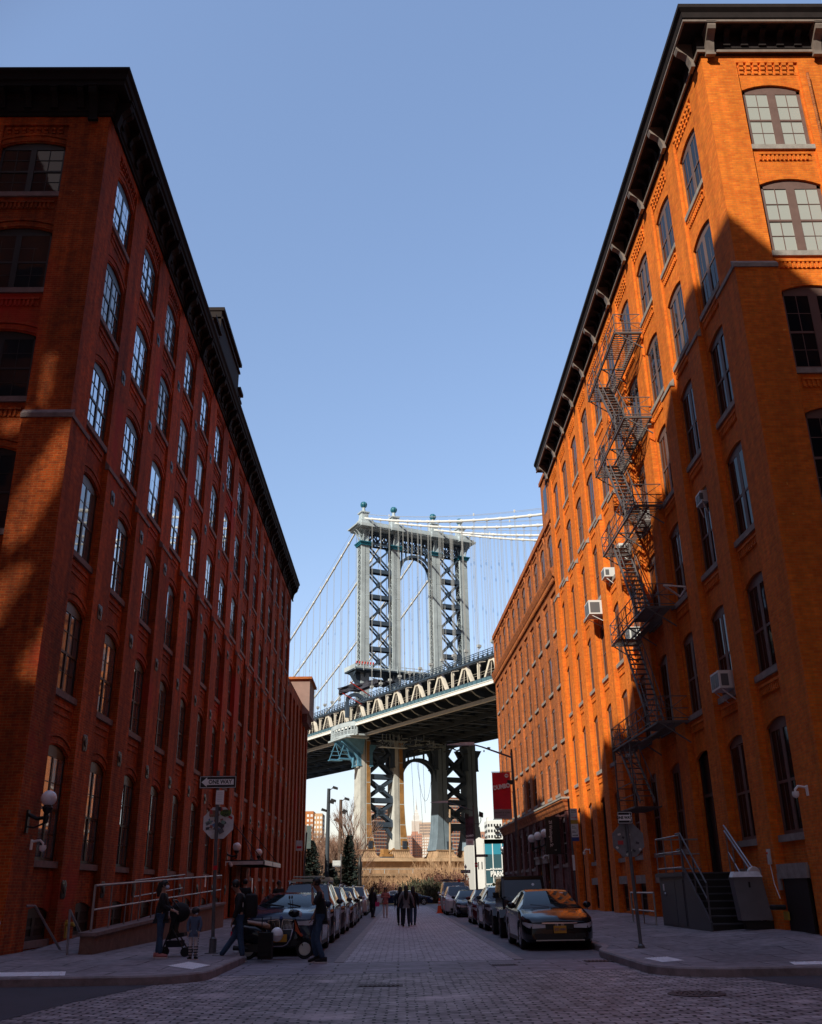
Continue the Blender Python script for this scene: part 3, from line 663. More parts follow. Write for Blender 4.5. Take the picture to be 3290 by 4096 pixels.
mb = MB(); mb.poly([(0, 0, 26.35), (26, 0, 26.35), (26, LEN, 26.35), (0, LEN, 26.35)]); mb.poly([(0, LEN, -.3), (26, LEN, -.3), (26, LEN, 26.4), (0, LEN, 26.4)]); mb.poly([(26, 0, -.3), (26, LEN, -.3), (26, LEN, 26.4), (26, 0, 26.4)]); mb.build('roof', M['brick_R'], br_)
mb = MB(); mb.box(.9, 2.4, 30.5, 33.2, 26.3, 30.4); mb.build('chimney', M['brick_R2'], br_)
for i in range(NR):
    xc = LEN - (1.42 + PR * i) - 2.1 + .19 + .86
    for r_, (zb, zt) in enumerate(RZ):
        if i in DOOR and r_ == 5: continue
        window(GS, xc, RECR + .07, zb, 1.72, round(zt - zb, 3), .2, M['frame_R'], M['glass_R'], M['stone'], True, 2, 1, depth=.07)
    if i not in DOOR:
        o = window(GS, xc, RECR + .075, 0.5, 1.72, 1.1, 0, M['frame_L'], M['dark'], None, True, 1, 1, name='basement_window')
        put(MB().box(-.95, .95, -.2, -.135, 1.1, 1.42).mesh('lintel', M['stone']), 'lintel', o)
    else:
        z0 = DOOR[i]; d = MB(); d.box(xc - .78, xc + .78, RECR + .18, RECR + .24, z0, 5.5); dd = GS.add(d, 'door', M['door'])
        f = MB(); f.box(-.78, -.68, .1, .2, 0, 5.4 - z0); f.box(.68, .78, .1, .2, 0, 5.4 - z0); f.box(-.68, .68, .1, .2, 2.3, 2.42); f.box(-.04, .04, .12, .2, 0, 2.3)
        GS.place(f.mesh('door_frame', M['frame_L']), 'door_frame', xc, RECR - .02, z0)
for k in range(4):
    xc = 1.1 + 3.46 * k + .99
    for r_, (zb, zt) in enumerate(RZ):
        window(GF, xc, RECR + .07, zb, 1.86, round(zt - zb, 3), .22, M['frame_R'], M['glass_blind'] if r_ < 2 else M['glass_R'], M['stone'], True, 2, 3, depth=.07)
pilasters(GS, [(LEN - 1.42, LEN)] + [(LEN - (3.52 + PR * i) - 1.15, LEN - (3.52 + PR * i)) for i in range(NR)], -.3, 18.0, .12, M['brick_R'], M['stone'])
pilasters(GF, [(-.12, 1.1)] + [(3.08 + 3.46 * k, 4.56 + 3.46 * k) for k in range(4)], -.3, 18.0, .12, M['brick_R'], M['stone'])
cb = MB(); corbels(cb, -1.03, 1.03, 0, step=.23, w=.13, h=.42, d=.11, y=0); cb.box(-1.04, 1.04, -.012, -.001, -.02, .45); cbm = cb.mesh('corbel_trim', M['brick_R'])
dn = MB(); dentils(dn, -.8, .8, 0, 0); dn.box(-.82, .82, -.02, -.001, -.02, .2); dnm = dn.mesh('dentil_trim', M['brick_R'])
for i in range(NR):
    xm = LEN - (1.42 + PR * i) - 1.05; GS.place(cbm, 'corbel_trim', xm, RECR, 25.55)
    for zb, zt in RZ[:5]: GS.place(dnm, 'dentil_trim', xm, RECR, zb - .58)
for k in range(4):
    xm = 1.1 + 3.46 * k + .99; GF.place(cbm, 'corbel_trim', xm - .02, RECR, 25.55)
    for zb, zt in RZ[:5]: GF.place(dnm, 'dentil_trim', xm, RECR, zb - .58)
pr = [(0, 26.28), (.08, 26.28), (.08, 26.42), (.13, 26.46), (.13, 26.74), (.10, 26.76), (.10, 27.05), (.62, 27.07), (.62, 27.16), (.66, 27.2), (.68, 27.4), (.78, 27.52), (.78, 27.66), (0, 27.66)]
path = [(0, LEN), (0, 0), (26, 0)]
mb = MB(); mb.sweep(pr, path[::-1]) if 0 else mb.sweep([(o, z) for o, z in pr], [(0, LEN + .4), (0, 0), (26, 0)][::1])
co = mb.build('cornice', M['cornice_R'], br_)
mb = MB(); mb.sweep([(.085, 26.3), (.145, 26.3), (.145, 26.4), (.085, 26.4)], [(0, LEN), (0, 0), (26, 0)]); mb.sweep([(.60, 27.02), (.67, 27.02), (.67, 27.1), (.60, 27.1)], [(0, LEN + .38), (0, 0), (26, 0)]); put(mb.mesh('moulding', M['cornice_lite']), 'moulding', co)
bb = bracket_mesh(.95, .52, .26, M['cornice_lite']); bs = bracket_mesh(.5, .36, .18, M['cornice_R'])
for i in range(NR + 1): put(bb, 'bracket', co, GS.at(LEN - .75 - PR * i + (.35 if i == 0 else 0), -.12, 26.12), (0, 0, GS.rz))
for i in range(NR * 4 + 1):
    if i % 4: put(bs, 'bracket', co, GS.at(LEN - .75 - PR / 4 * i, -.1, 26.56), (0, 0, GS.rz))
for k in range(5): put(bb, 'bracket', co, GF.at(.25 + 3.46 * k, -.12, 26.12), (0, 0, 0))
for k in range(22):
    if k % 6: put(bs, 'bracket', co, GF.at(.25 + 3.46 / 6 * k, -.1, 26.56), (0, 0, 0))
# downpipe and conduit on the front wall
tag(MB().tube([(13.15, 22.36, 25.4), (13.15, 22.36, .5)], .045, 8).build('drainpipe', M['brick_R2'], smooth=True), 'thin painted drainpipe running down the sunlit front wall', 'drainpipe')
# ------------------------------------------------------------------ fire escape
fe = thing('fire_escape', 'grey iron zigzag fire escape on the sunlit right facade', 'fire escape', (XR, 32.2, 0))
FZ = [22.15, 18.35, 14.65, 10.75, 6.72]
def rail_mesh(y1, zt=.82, w=1.1):
    """railing round outer side and both ends, local: x=-w outer, y along"""
    b = MB()
    for z in (zt, zt * .5, .08):
        b.bar((-w, 0, z), (-w, y1, z), .028); b.bar((-w, 0, z), (-.02, 0, z), .028); b.bar((-w, y1, z), (-.02, y1, z), .028)
    n = max(2, int(y1 / 1.4))
    for k in range(n + 1):
        y = y1 * k / n; b.bar((-w, y, 0), (-w, y, zt + .02), .035)
        if k < n:
            ya, yb = y, y1 * (k + 1) / n; b.bar((-w, ya, .08), (-w, yb, zt), .018); b.bar((-w, ya, zt), (-w, yb, .08), .018)
            for q in (.5,): b.bar((-w, ya + (yb - ya) * q, .08), (-w, ya + (yb - ya) * q, zt), .014)
    for y in (0, y1): b.bar((-w, y, .08), (-.02, y, zt), .018); b.bar((-w, y, zt), (-.02, y, .08), .018)
    return b.mesh('railing', M['escape'])
def plat_mesh(y1, hole, w=1.1):
    b = MB(); n = int(y1 / .155)
    for k in range(n + 1):
        y = y1 * k / n; xin = -.03
        if hole and hole[0] < y < hole[1]: b.box(-w + .0, -w + .06, y - .03, y + .03, -.03, 0); b.box(-.4, xin, y - .03, y + .03, -.03, 0)
        else: b.box(-w, xin, y - .025, y + .025, -.03, 0)
    for x in (-w, -.56, -.06): b.box(x - .03, x + .03, 0, y1, -.09, -.032)
    for y in (.0, y1 * .5, y1):
        b.bar((-w + .05, y, -.06), (-.05, y, -.75), .04); b.bar((-w, y, -.06), (-.03, y, -.06), .05)
    return b.mesh('platform', M['escape'])
pm = plat_mesh(5.7, (2.2, 4.6)); rm = rail_mesh(5.7)
def stair_mesh(dy, dz, w=.55):
    b = MB(); n = int(dz / .22)
    for x in (-w / 2, w / 2): b.bar((x, 0, 0), (x, -dy, -dz), .035, .15)
    for k in range(1, n): b.box(-w / 2 + .02, w / 2 - .02, -dy * k / n - .085, -dy * k / n + .085, -dz * k / n - .015, -dz * k / n + .01)
    for x in (-w / 2 - .02, w / 2 + .02):
        b.bar((x, 0, .75), (x, -dy, -dz + .75), .03)
        for k in range(4): q = (k + .5) / 4; b.bar((x, -dy * q, -dz * q), (x, -dy * q, -dz * q + .75), .022)
    return b.mesh('stair', M['escape'])
for k, z in enumerate(FZ):
    last = k == 4
    p = put(plat_mesh(7.2, (2.2, 4.8)) if last else pm, 'platform', fe, (0, 0, z)); put(rail_mesh(7.2) if last else rm, 'railing', p)
    if k < 4: put(stair_mesh(2.9, z - FZ[k + 1]), 'stair', fe, (-.72, 4.35, z))
b = MB()
put(stair_mesh(2.6, 2.3), 'drop_stair', fe, (-.72, 6.6, 6.7)).rotation_euler = (0, 0, 0)
for y in (4.3, 7.1): b.bar((-1.1, y, 6.7), (-1.1, y, 4.25), .05); b.bar((-.1, y, 6.7), (-.1, y, 4.25), .04)
for x in (-1.1, -.1): b.bar((x, 4.3, 4.25), (x, 7.1, 4.25), .06)
for k in range(24): y = 4.3 + k * .12; b.box(-1.1, -.1, y, y + .05, 4.22, 4.26)
for z in (4.7, 5.15): b.bar((-1.1, 4.3, z), (-1.1, 7.1, z), .03); b.bar((-1.1, 7.1, z), (-.1, 7.1, z), .03)
for q in range(7): z = 4.5 + q * .33; b.bar((-1.1, 7.1, z), (-.75, 7.1, z), .02)
b.build('drop_landing', M['escape'], fe)
# ------------------------------------------------------------------ air conditioners
def aircon(y, z, lab, s=1.0, proj=.5, deep=0):
    t = thing('air_conditioner', lab, 'air conditioner', (XR + .1, y, z), -PI / 2)
    w, h = .68 * s, .46 * s
    b = MB(); b.box(-w / 2, w / 2, -proj, .1, 0, h); b.build('case', M['acwhite'], t)
    g = MB()
    g.box(-w / 2 + .05, -.02, -proj - .006, -proj + .002, .06, h - .06); g.box(.02, w / 2 - .05, -proj - .006, -proj + .002, .06, h - .06)
    g.box(w / 2 - .002, w / 2 + .006, -proj + .06, -.22, .07, h - .1); g.build('grille', M['acgrille'], t)
    b = MB(); b.bar((-w / 2 + .08, -proj + .06, -.01), (-w / 2 + .08, .02, -.38), .03); b.bar((w / 2 - .08, -proj + .06, -.01), (w / 2 - .08, .02, -.38), .03); b.build('bracket', M['acwhite'], t)
aircon(44.4, 13.75, 'large white air conditioner jutting out alone on brackets from the sunlit right facade', 1.5, .75)
aircon(28.2, 13.0, 'pale air conditioner high in a shaded window just beneath its arch', .85, .16)
aircon(28.0, 6.9, 'white air conditioner with dark grille on a shaded sill above the entrance steps', 1.15, .5)
aircon(34.6, 14.8, 'white air conditioner behind the fire escape platform, below its long flight', 1, .4)
aircon(37.9, 10.9, 'white air conditioner partly hidden by the lower fire escape stair', 1.1, .5)
aircon(38.4, 14.8, 'small white air conditioner on the sill beyond the fire escape', 1, .45)
aircon(41.6, 14.8, 'small white air conditioner two windows beyond the fire escape', .95, .45)
t = thing('window_bracket', 'pale metal bracket sticking out from a sill at the shadow edge', 'bracket', (XR - .05, 30.6, 10.95)); b = MB(); b.bar((0, 0, 0), (-.75, .1, .1), .05); b.bar((-.75, .1, .1), (-.1, .5, -.2), .05); b.bar((0, 0, 0), (-.1, .5, -.2), .05); b.build('frame', M['acwhite'], t)
# ------------------------------------------------------------------ entrance steps on the right
st = thing('entrance_steps', 'dark steel entrance steps with landing, cabinet and railings against the right building', 'steps', (8.35, 27.6, 0))
z0, zt = .34, 1.85; n = 8; rise = (zt - z0) / n; tr = .255
b = MB()
for k in range(n): b.box(.06, 1.5, k * tr, k * tr + tr + .02, z0 + rise * (k + 1) - .035, z0 + rise * (k + 1))
b.build('tread', M['cabinet'], st); b = MB()
for k in range(n): b.box(.06, 1.5, k * tr + .03, k * tr + .04, z0 + rise * k, z0 + rise * (k + 1) - .037)
b.build('riser', M['trim'], st)
b = MB(); b.prism([(0, -.06, z0 - .1), (0, -.06, z0 + .22), (0, n * tr, zt + .16), (0, n * tr, z0 - .1)], (.055, 0, 0)); b.build('stringer', M['cabinet'], st)
yl = n * tr
b = MB(); b.box(0, 1.5, yl + .01, yl + 3.0, zt - .09, zt); b.box(-.04, .0, yl - .0, yl + 3.04, zt - .1, zt + .02); b.build('landing', M['cabinet'], st)
b = MB(); b.box(.02, 1.3, yl + .1, yl + 2.9, z0 - .2, zt - .095); cab = b.build('cabinet', M['cabinet'], st)
b = MB(); b.box(0, .018, yl + .2, yl + 1.05, z0 + .05, zt - .2); b.box(0, .018, yl + 1.1, yl + 2.8, z0 + .05, zt - .2); put(b.mesh('cabinet_door', M['cabinet']), 'cabinet_door', cab)
put(MB().box(-.006, 0, yl + 2.3, yl + 2.45, 1.35, 1.55).mesh('notice', M['sticker']), 'notice', cab); put(MB().ball((-.01, yl + 2.2, 1.25), .05, 8, 6).mesh('lock', M['galv']), 'lock', cab)
b = MB()
for dz in (1.0, .55): b.tube([(.03, .0, z0 + .2 + dz), (.03, yl, zt + dz + .1), (.03, yl + .5, zt + dz + .1)], .026, 8)
b.tube([(.03, 0, z0 + .1), (.03, 0, z0 + 1.2)], .026, 8); b.tube([(.03, yl, zt), (.03, yl, zt + 1.1)], .026, 8); b.tube([(.03, yl * .5, z0 + .8), (.03, yl * .5, z0 + 1.95)], .022, 8)
b.build('stair_rail', M['pole'], st, smooth=True)
b = MB()
for dz in (1.35, .9, .45): b.tube([(.03, yl + .1, zt + dz - .3), (.03, yl + 2.95, zt + dz - .3), (1.45, yl + 2.95, zt + dz - .3)], .022, 8)
for y in (.1, 1.05, 2.0, 2.95): b.tube([(.03, yl + y, zt), (.03, yl + y, zt + 1.06)], .022, 8)
b.build('landing_rail', M['galv'], st, smooth=True)
b = MB()
for dz in (1.15, 1.0): b.tube([(1.38, -.2, z0 + .25 + dz), (1.38, yl, zt + dz + .15)], .03, 8)
for y in (.0, .8, 1.6, yl): b.tube([(1.42, y, z0 + y * .74), (1.42, y, z0 + y * .74 + 1.2)], .025, 8)
b.tube([(1.42, .2, z0 + .7), (1.42, yl, zt + .55)], .022, 8); b.build('lift_track', M['galv'], st, smooth=True)
t = thing('wheelchair_lift', 'folded grey wheelchair lift box with small wheel at the foot of the entrance steps', 'lift', (9.35, 26.7, .40))
b = MB(); b.prism([(-.42, 0, .22), (.40, 0, .22), (.25, 0, 1.28), (-.52, 0, 1.28)], (0, .34, 0)); b.build('body', M['liftgrey'], t)
b = MB(); b.prism([(-.54, -.03, 1.28), (.27, -.03, 1.28), (.22, .1, 1.42), (-.44, .1, 1.42)], (0, .28, 0)); b.build('top_cover', M['sticker'], t)
MB().box(-.13, -.08, -.012, .0, 1.02, 1.16).build('handle', M['trim'], t)
b = MB(); b.lathe([(.17, -.05), (.19, -.03), (.19, .03), (.17, .05)], (0, 0, 0), 18); w_ = b.mesh('wheel', M['sticker'], True); put(w_, 'wheel', t, (.5, .25, .16), (PI / 2, 0, .35)); put(w_, 'top_wheel', t, (.16, .3, 1.36), (PI / 2, 0, .2))
MB().box(-.3, .42, .05, .3, .0, .2).build('base', M['trim'], t)
t = thing('pavement_rail', 'low galvanised hoop rail on the pavement before the landing cabinet', 'rail', (8.15, 32.6, .34)); b = MB()
b.tube([(0, 0, 0), (0, 0, .95), (0, 3.2, .95), (0, 3.2, 0)], .03, 8); b.tube([(0, 0, .4), (0, 3.2, .4)], .025, 8); b.tube([(0, 1.6, 0), (0, 1.6, .95)], .025, 8); b.build('hoop', M['galv'], t, smooth=True)
t = thing('call_box', 'small grey call box with red light and conduit beside the right steps', 'call box', (9.77, 26.35, 2.0)); MB().box(-.04, 0, -.1, .1, -.02, .36).build('case', M['sticker'], t); MB().ball((-.045, .04, .26), .03, 8, 6).build('light', M['orange'], t); MB().tube([(-.02, 0, -.02), (-.02, -.1, -.5), (-.02, -.35, -.85)], .012, 6).build('conduit', M['white'], t)
tag(MB().box(9.73, 9.775, 25.75, 25.95, 1.35, 1.75).build('notice', M['stone']), 'pale notice plate on the dark right wall near the steps', 'notice')
t = thing('standpipe', 'brass standpipe inlet on the right wall under the pale notice plate', 'standpipe', (9.7, 25.6, .95)); MB().tube([(0, 0, 0), (-.25, 0, 0), (-.3, .15, 0)], .06, 8).build('outlet', M['iron'], t); MB().box(-.02, .02, -.15, .15, -.3, -.1).build('plate', M['gold'], t)
t = thing('basement_door', 'dark basement door near the corner of the right building', 'door', (9.80, 24.9, .42)); MB().box(-.03, .05, -.75, .75, -.3, 1.2).build('leaf', M['door'], t); MB().box(-.09, -.031, -.95, .95, 1.2, 1.55).build('lintel', M['stone'], t)
t = camera_unit(9.7, 23.1, 3.55, -PI / 2, 'white arm security camera on the shaded right corner pier')
camera_unit(9.72, 51.0, 3.2, -PI / 2, 'white security camera high on the right wall beyond the parking sign')
# ------------------------------------------------------------------ second right building (brown brick, arched top floor)
A2 = .0265
b3 = thing('brick_building', 'brown brick warehouse with arched top windows beyond the orange right building', 'building', (10.02, 56.6, 0), A2)
H2 = Fac(b3, 0, 32.0, -PI / 2)       # x = 32 - along
NB2 = 11; P2 = 2.9
def bx(i): return 32.0 - (i * P2 + .1) - P2
lowz = [(16.6, 18.6), (13.2, 15.4), (9.9, 12.1), (6.9, 8.9)]
bays = []
for i in range(NB2):
    x = bx(i); bays.append((x + .6, x + 2.3, 19.1, [(x + .7, x + 2.2, a, b_, .12) for a, b_ in lowz]))
H2.add(wall(0, 32, 6.3, 19.7, bays[::-1], .10, .045), 'street_wall', M['brick_R2'])
bays = []
for i in range(NB2):
    x = bx(i); bays.append((x + .5, x + 2.4, 23.4 + (2.5 if i == 0 else 0) - (0 if i else 0), [(x + .55, x + 2.35, 20.7, 22.55, .55)]))
top = wall(0, 32, 20.3, 23.9, bays[::-1][:-1] + [(bays[0][0], bays[0][1], 23.4, bays[0][3])], .05, .09); H2.add(top, 'attic_wall', M['brick_R2'])
arm = MB()
for i in range(NB2):
    x = bx(i) + P2 / 2
    lo = arcpts(x - 1.25, x + 1.25, 23.1, .75, 10)
    arm.prism([(x - 1.25, -.07, 23.9)] + [(px, -.07, pz) for px, pz in [(x - 1.25, 23.1)]] + [(px, -.07, pz) for px, pz in lo[1:-1]] + [(x + 1.25, -.07, 23.1), (x + 1.25, -.07, 23.9)], (0, .068, 0)) if 0 else None
    for k in range(10): arm.prism([(lo[k][0], -.05, lo[k][1]), (lo[k + 1][0], -.05, lo[k + 1][1]), (lo[k + 1][0], -.05, lo[k + 1][1] + .22), (lo[k][0], -.05, lo[k][1] + .22)], (0, .048, 0))
H2.add(arm, 'arch_trim', M['brick_R2'])
cr = MB(); cr.box(0, 32, -.12, -.002, 23.7, 24.1); cr.box(0, 32, 0, .4, 23.9, 24.1); cr.build('parapet', M['brick_R2'], b3, (0, 32, 0), (0, 0, -PI / 2))
be = MB(); be.sweep([(0, 19.55), (.06, 19.55), (.1, 19.75), (.22, 19.85), (.3, 20.1), (.34, 20.25), (.34, 20.36), (0, 20.36)], [(0, 0), (32, 0)])
be.v = [(x, y, z) for x, y, z in be.v]; H2.add(be, 'belt_course', M['brick_R2'])
db = MB()
for k in range(int(32 / .3)): db.box(k * .3 + .06, k * .3 + .2, -.2, -.1, 19.58, 19.8)
H2.add(db, 'dentil_trim', M['brick_R2'])
mb = MB(); mb.box(-.05, 8, .0, 2.9, 24.0, 27.2); mb.box(-.15, 8, -.1, 3.0, 27.2, 27.45); tw = mb.build('stair_tower', M['brick_R2'], b3)
wn = MB(); wn.box(-.06, -.05, .9, 2.0, 24.7, 26.5); put(wn.mesh('window', M['glass_R']), 'window', tw)
mb = MB(); mb.poly([(0, 0, 23.85), (26, 0, 23.85), (26, 32, 23.85), (0, 32, 23.85)]); mb.poly([(0, 32, -.3), (26, 32, -.3), (26, 32, 23.9), (0, 32, 23.9)]); mb.poly([(0, 0, 6), (26, 0, 6), (26, 0, 24), (0, 0, 24)]); mb.build('roof', M['brick_R2'], b3)
rl = MB()
for k in range(23): rl.bar((.3, k * 1.3 + 3.2, 24.1), (.3, k * 1.3 + 3.2, 24.75), .04)
rl.bar((.3, 3.2, 24.75), (.3, 32, 24.75), .04); rl.bar((.3, 3.2, 24.45), (.3, 32, 24.45), .03); rl.build('roof_railing', M['iron'], b3)
for y in (7, 19): MB().box(.6, 1.4, y, y + .8, 23.9, 25.1).build('chimney', M['brick_R2'], b3)
for i in range(NB2):
    xc = bx(i) + P2 / 2
    for a, b_ in lowz: window(H2, xc, .10 + .035, a, 1.5, round(b_ - a, 3), .12, M['frame_R'], M['glass_R'], M['stone'], False, 2, 2, sillw=.08, depth=.07)
    window(H2, xc, .05 + .07, 20.7, 1.8, 1.85, .55, M['frame_R'], M['glass_R'], M['brick_R2'], True, 1, 2, sillw=.08, depth=.075)
# painted ground storey with its own cornice
AZ = 6.25
ops = {}
bays = []
for i in range(NB2):
    x = bx(i)
    if i in (2, 3): bays.append((x + .5, x + 2.4, 5.6, [(x + .75, x + 2.05, .45, 5.15, .25)]))
    else: bays.append((x + .5, x + 2.4, 5.6, [(x + .75, x + 2.15, 2.75, 5.15, .25)]))
H3 = Fac(b3, -.42, 32.0, -PI / 2)
H3.add(wall(3.4, 32, -.3, 5.7, [q for q in bays[::-1] if q[0] > 3.4], .08, .09), 'base_wall', M['brick_dark'])
mb = MB(); mb.box(0, .0 + .42, -.0, .02, -.3, 5.75); mb.box(0, .42, 28.58, 28.6, -.3, 5.75); mb.build('base_end', M['brick_dark'], b3, (-.42, 0, 0)); H2.add(wall(0, 3.4, -.3, 6.3, [], 0), 'rear_base_wall', M['brick_R2'])
cn = MB(); cn.sweep([(0, 5.65), (.05, 5.65), (.08, 5.8), (.14, 5.9), (.18, 6.05), (.26, 6.15), (.26, 6.24), (-.45, 6.30), (-.45, 5.65)], [(3.4, .44), (3.4, 0), (32.0, 0), (32.0, .44)]); H3.add(cn, 'base_cornice', M['brick_R2'])
cn = MB(); cn.sweep([(.02, 6.252), (.3, 6.252), (.3, 6.36), (-.4, 6.40), (-.4, 6.31)], [(3.4, .44), (3.4, 0), (32.0, 0), (32.0, .44)]); H3.add(cn, 'coping', M['stone'])
for i in range(NB2):
    xc = bx(i) + P2 / 2
    if i in (2, 3):
        dmb = MB(); dmb.box(xc - .72, xc + .62, .2, .26, .3, 5.3); H3.add(dmb, 'door', mat('door_maroon%d' % i, (.035, .010, .012), .5))
        lb = MB(); lb.box(xc - .95, xc + .85, -.16, .07, 2.95, 3.3); lb.box(xc - 1.05, xc + .95, -.22, .07, 3.3, 3.4); H3.add(lb, 'door_lintel', M['stone'])
    elif bx(i) > 2.9: window(H3, xc, .08 + .075, 2.75, 1.4, 2.4, .25, M['frame_R'], M['glass_R'], M['stone_L'], False, 2, 2, depth=.075)
for i in (0, 1):
    xc = bx(i) + P2 / 2; a = arcpts(xc - .45, xc + .45, 1.35, .28)
    pmb = MB()
    pmb.prism([(xc - .45, -.02, .5)] + [(px, -.02, pz) for px, pz in a] + [(xc + .45, -.02, .5)], (0, .015, 0)); H3.add(pmb, 'blind_arch', M['brick_dark'])
for k, y in enumerate((61.35, 64.55, 67.6)):
    globe_lamp(8.98, y, 4.62, (-.45, 0), 0, ('white globe lamp nearest the banner on the purple base storey', 'middle white globe lamp over the maroon doors', 'white globe lamp past the maroon doors, nearest the street lamp')[k], .27, .8)
camera_unit(9.3, 62.6, 3.3, -PI / 2, 'white dome security camera above the maroon doors')
t = thing('wall_banner', 'black vertical wall banner with white street address lettering', 'banner', (9.02, 58.4, 0)); MB().box(-.42, .42, 0, .02, 3.35, 5.35).build('cloth', M['black'], t)
b = MB().bar((-.42, .01, 5.37), (.6, .01, 5.37), .04).bar((-.42, .01, 3.33), (.6, .01, 3.33), .04); b.build('bracket', M['iron'], t)
text('25 Washington St.', .25, M['white'], t, (-.12, -.006, 4.45), (PI / 2, PI / 2, 0), sx=.8); text('..', .3, M['white'], t, (.1, -.006, 3.62), (PI / 2, 0, 0))
# ------------------------------------------------------------------ blocks across the cross street (behind the camera; they shade the foreground)
def plain_block(lab, x0, x1, y0, y1, h, face):
    t = thing('brick_building', lab, 'building', ((x0 + x1) / 2, (y0 + y1) / 2, 0)); cx, cy = (x0 + x1) / 2, (y0 + y1) / 2
    b = MB(); b.box(x0 - cx, x1 - cx, y0 - cy, y1 - cy, -.2, h); b.box(x0 - cx - .5, x1 - cx + .5, y0 - cy - .5, y1 - cy + .5, h, h + .8) if 0 else None; w = b.build('wall', M['brick_near'], t)
    wm = MB().box(-.03, .03, -.8, .8, 0, 2.1).mesh('window', M['glass_R']); wm2 = MB().box(-.8, .8, -.03, .03, 0, 2.1).mesh('window', M['glass_R'])
    xs = x1 - cx if face > 0 else x0 - cx
    z = 2.5
    while z < h - 3:
        y = y0 + 2.5
        while y < y1 - 1: put(wm, 'window', t, (xs, y - cy, z)); y += 3.4
        x = x1 - 2.4 if face > 0 else x0 + 2.4
        for k in range(6): put(wm2, 'window', t, (x - cx - face * 3.4 * k, y1 - cy, z))
        z += 3.9
def blk(b, x0, x1, y0, y1, z0, z1): b.box(x0 + 24.6, x1 + 24.6, y0 + 16, y1 + 16, z0, z1)
nb = thing('brick_building', 'tall brick block behind the viewpoint on the near left corner', 'building', (-24.6, -16, 0))
b = MB(); blk(b, -25.5, -9.2, -34, 1.5, -.2, 42.2); blk(b, -40, -25.51, -34, -22, -.2, 46.6); blk(b, -40, -25.51, -21.99, 1.5, -.2, 26); b.build('wall', M['brick_near'], nb)  # roof court cut out so sun reaches the added streak mask
b = MB(); blk(b, -25.5, -23.3, -34, 1.4, 42.21, 46.6); b.build('upper_storey', M['brick_near'], nb)
wm = MB().box(-.03, .03, -.8, .8, 0, 2.1).mesh('window', M['glass_R']); wm2 = MB().box(-.8, .8, -.03, .03, 0, 2.1).mesh('window', M['glass_R'])
for k in range(9):
    for q in range(10): put(wm, 'window', nb, (15.4, -15.5 + 3.4 * q, 2.5 + 3.9 * k))
    for q in range(4): put(wm2, 'window', nb, (13 - 3.4 * q, 17.5, 2.5 + 3.9 * k))
# added unseen mask: perforated gaps shape sun into streaks on the left front wall
holes = [[(-9.5, 13.7), (-10.03, 12.65), (-10.43, 11.81), (-10.75, 10.7), (-10.51, 10.0), (-10.1, 10.4), (-9.7, 11.3), (-9.15, 12.7), (-9.15, 13.9)], [(-10.9, 9.0), (-10.02, 9.75), (-9.79, 9.6), (-10.22, 8.6), (-10.6, 7.8)], [(-10.36, 14.6), (-10.4, 16.2), (-10.14, 16.35), (-10.1, 15.8), (-10.2, 14.6)], [(-11.4, 14.2), (-10.55, 14.45), (-10.5, 14.05), (-11.4, 13.8)], [(-9.7, 7.0), (-9.15, 8.2), (-9.15, 6.6), (-9.6, 5.2)]]
def inside(p, x, z):
    r_ = False
    for (xa, za), (xb, zb_) in zip(p, p[1:] + p[:1]):
        if (za > z) != (zb_ > z) and x < (xb - xa) * (z - za) / (zb_ - za) + xa: r_ = not r_
    return r_
b = MB(); cs = .085; X0, Z0 = -28.9, 24.0
blk(b, -40, X0, 1.4, 1.5, 26.01, 46.6); blk(b, -25.52 - .0, -25.5, 1.4, 1.5, 26.01, 46.6); blk(b, X0, -25.5, 1.4, 1.5, 38.0, 46.6)
nz = int((38.0 - 26.01) / cs) + 1
for r_ in range(nz):
    z = 26.01 + r_ * cs; run = None
    for q in range(int((-25.5 - X0) / cs) + 1):
        x = X0 + q * cs
        op = (q + r_) % 2 and any(inside(p, x + 16.77, z - 19.45) for p in holes)
        if not op and run is None: run = x
        if op and run is not None: blk(b, run, x, 1.44, 1.448, z, min(38.0, z + cs)); run = None
    if run is not None: blk(b, run, -25.5, 1.44, 1.448, z, min(38.0, z + cs))
b.build('streak_mask_lattice', M['iron'], nb)
plain_block('brick block behind the viewpoint on the near right corner', 9.8, 36, -34, 1.0, 34, -1)
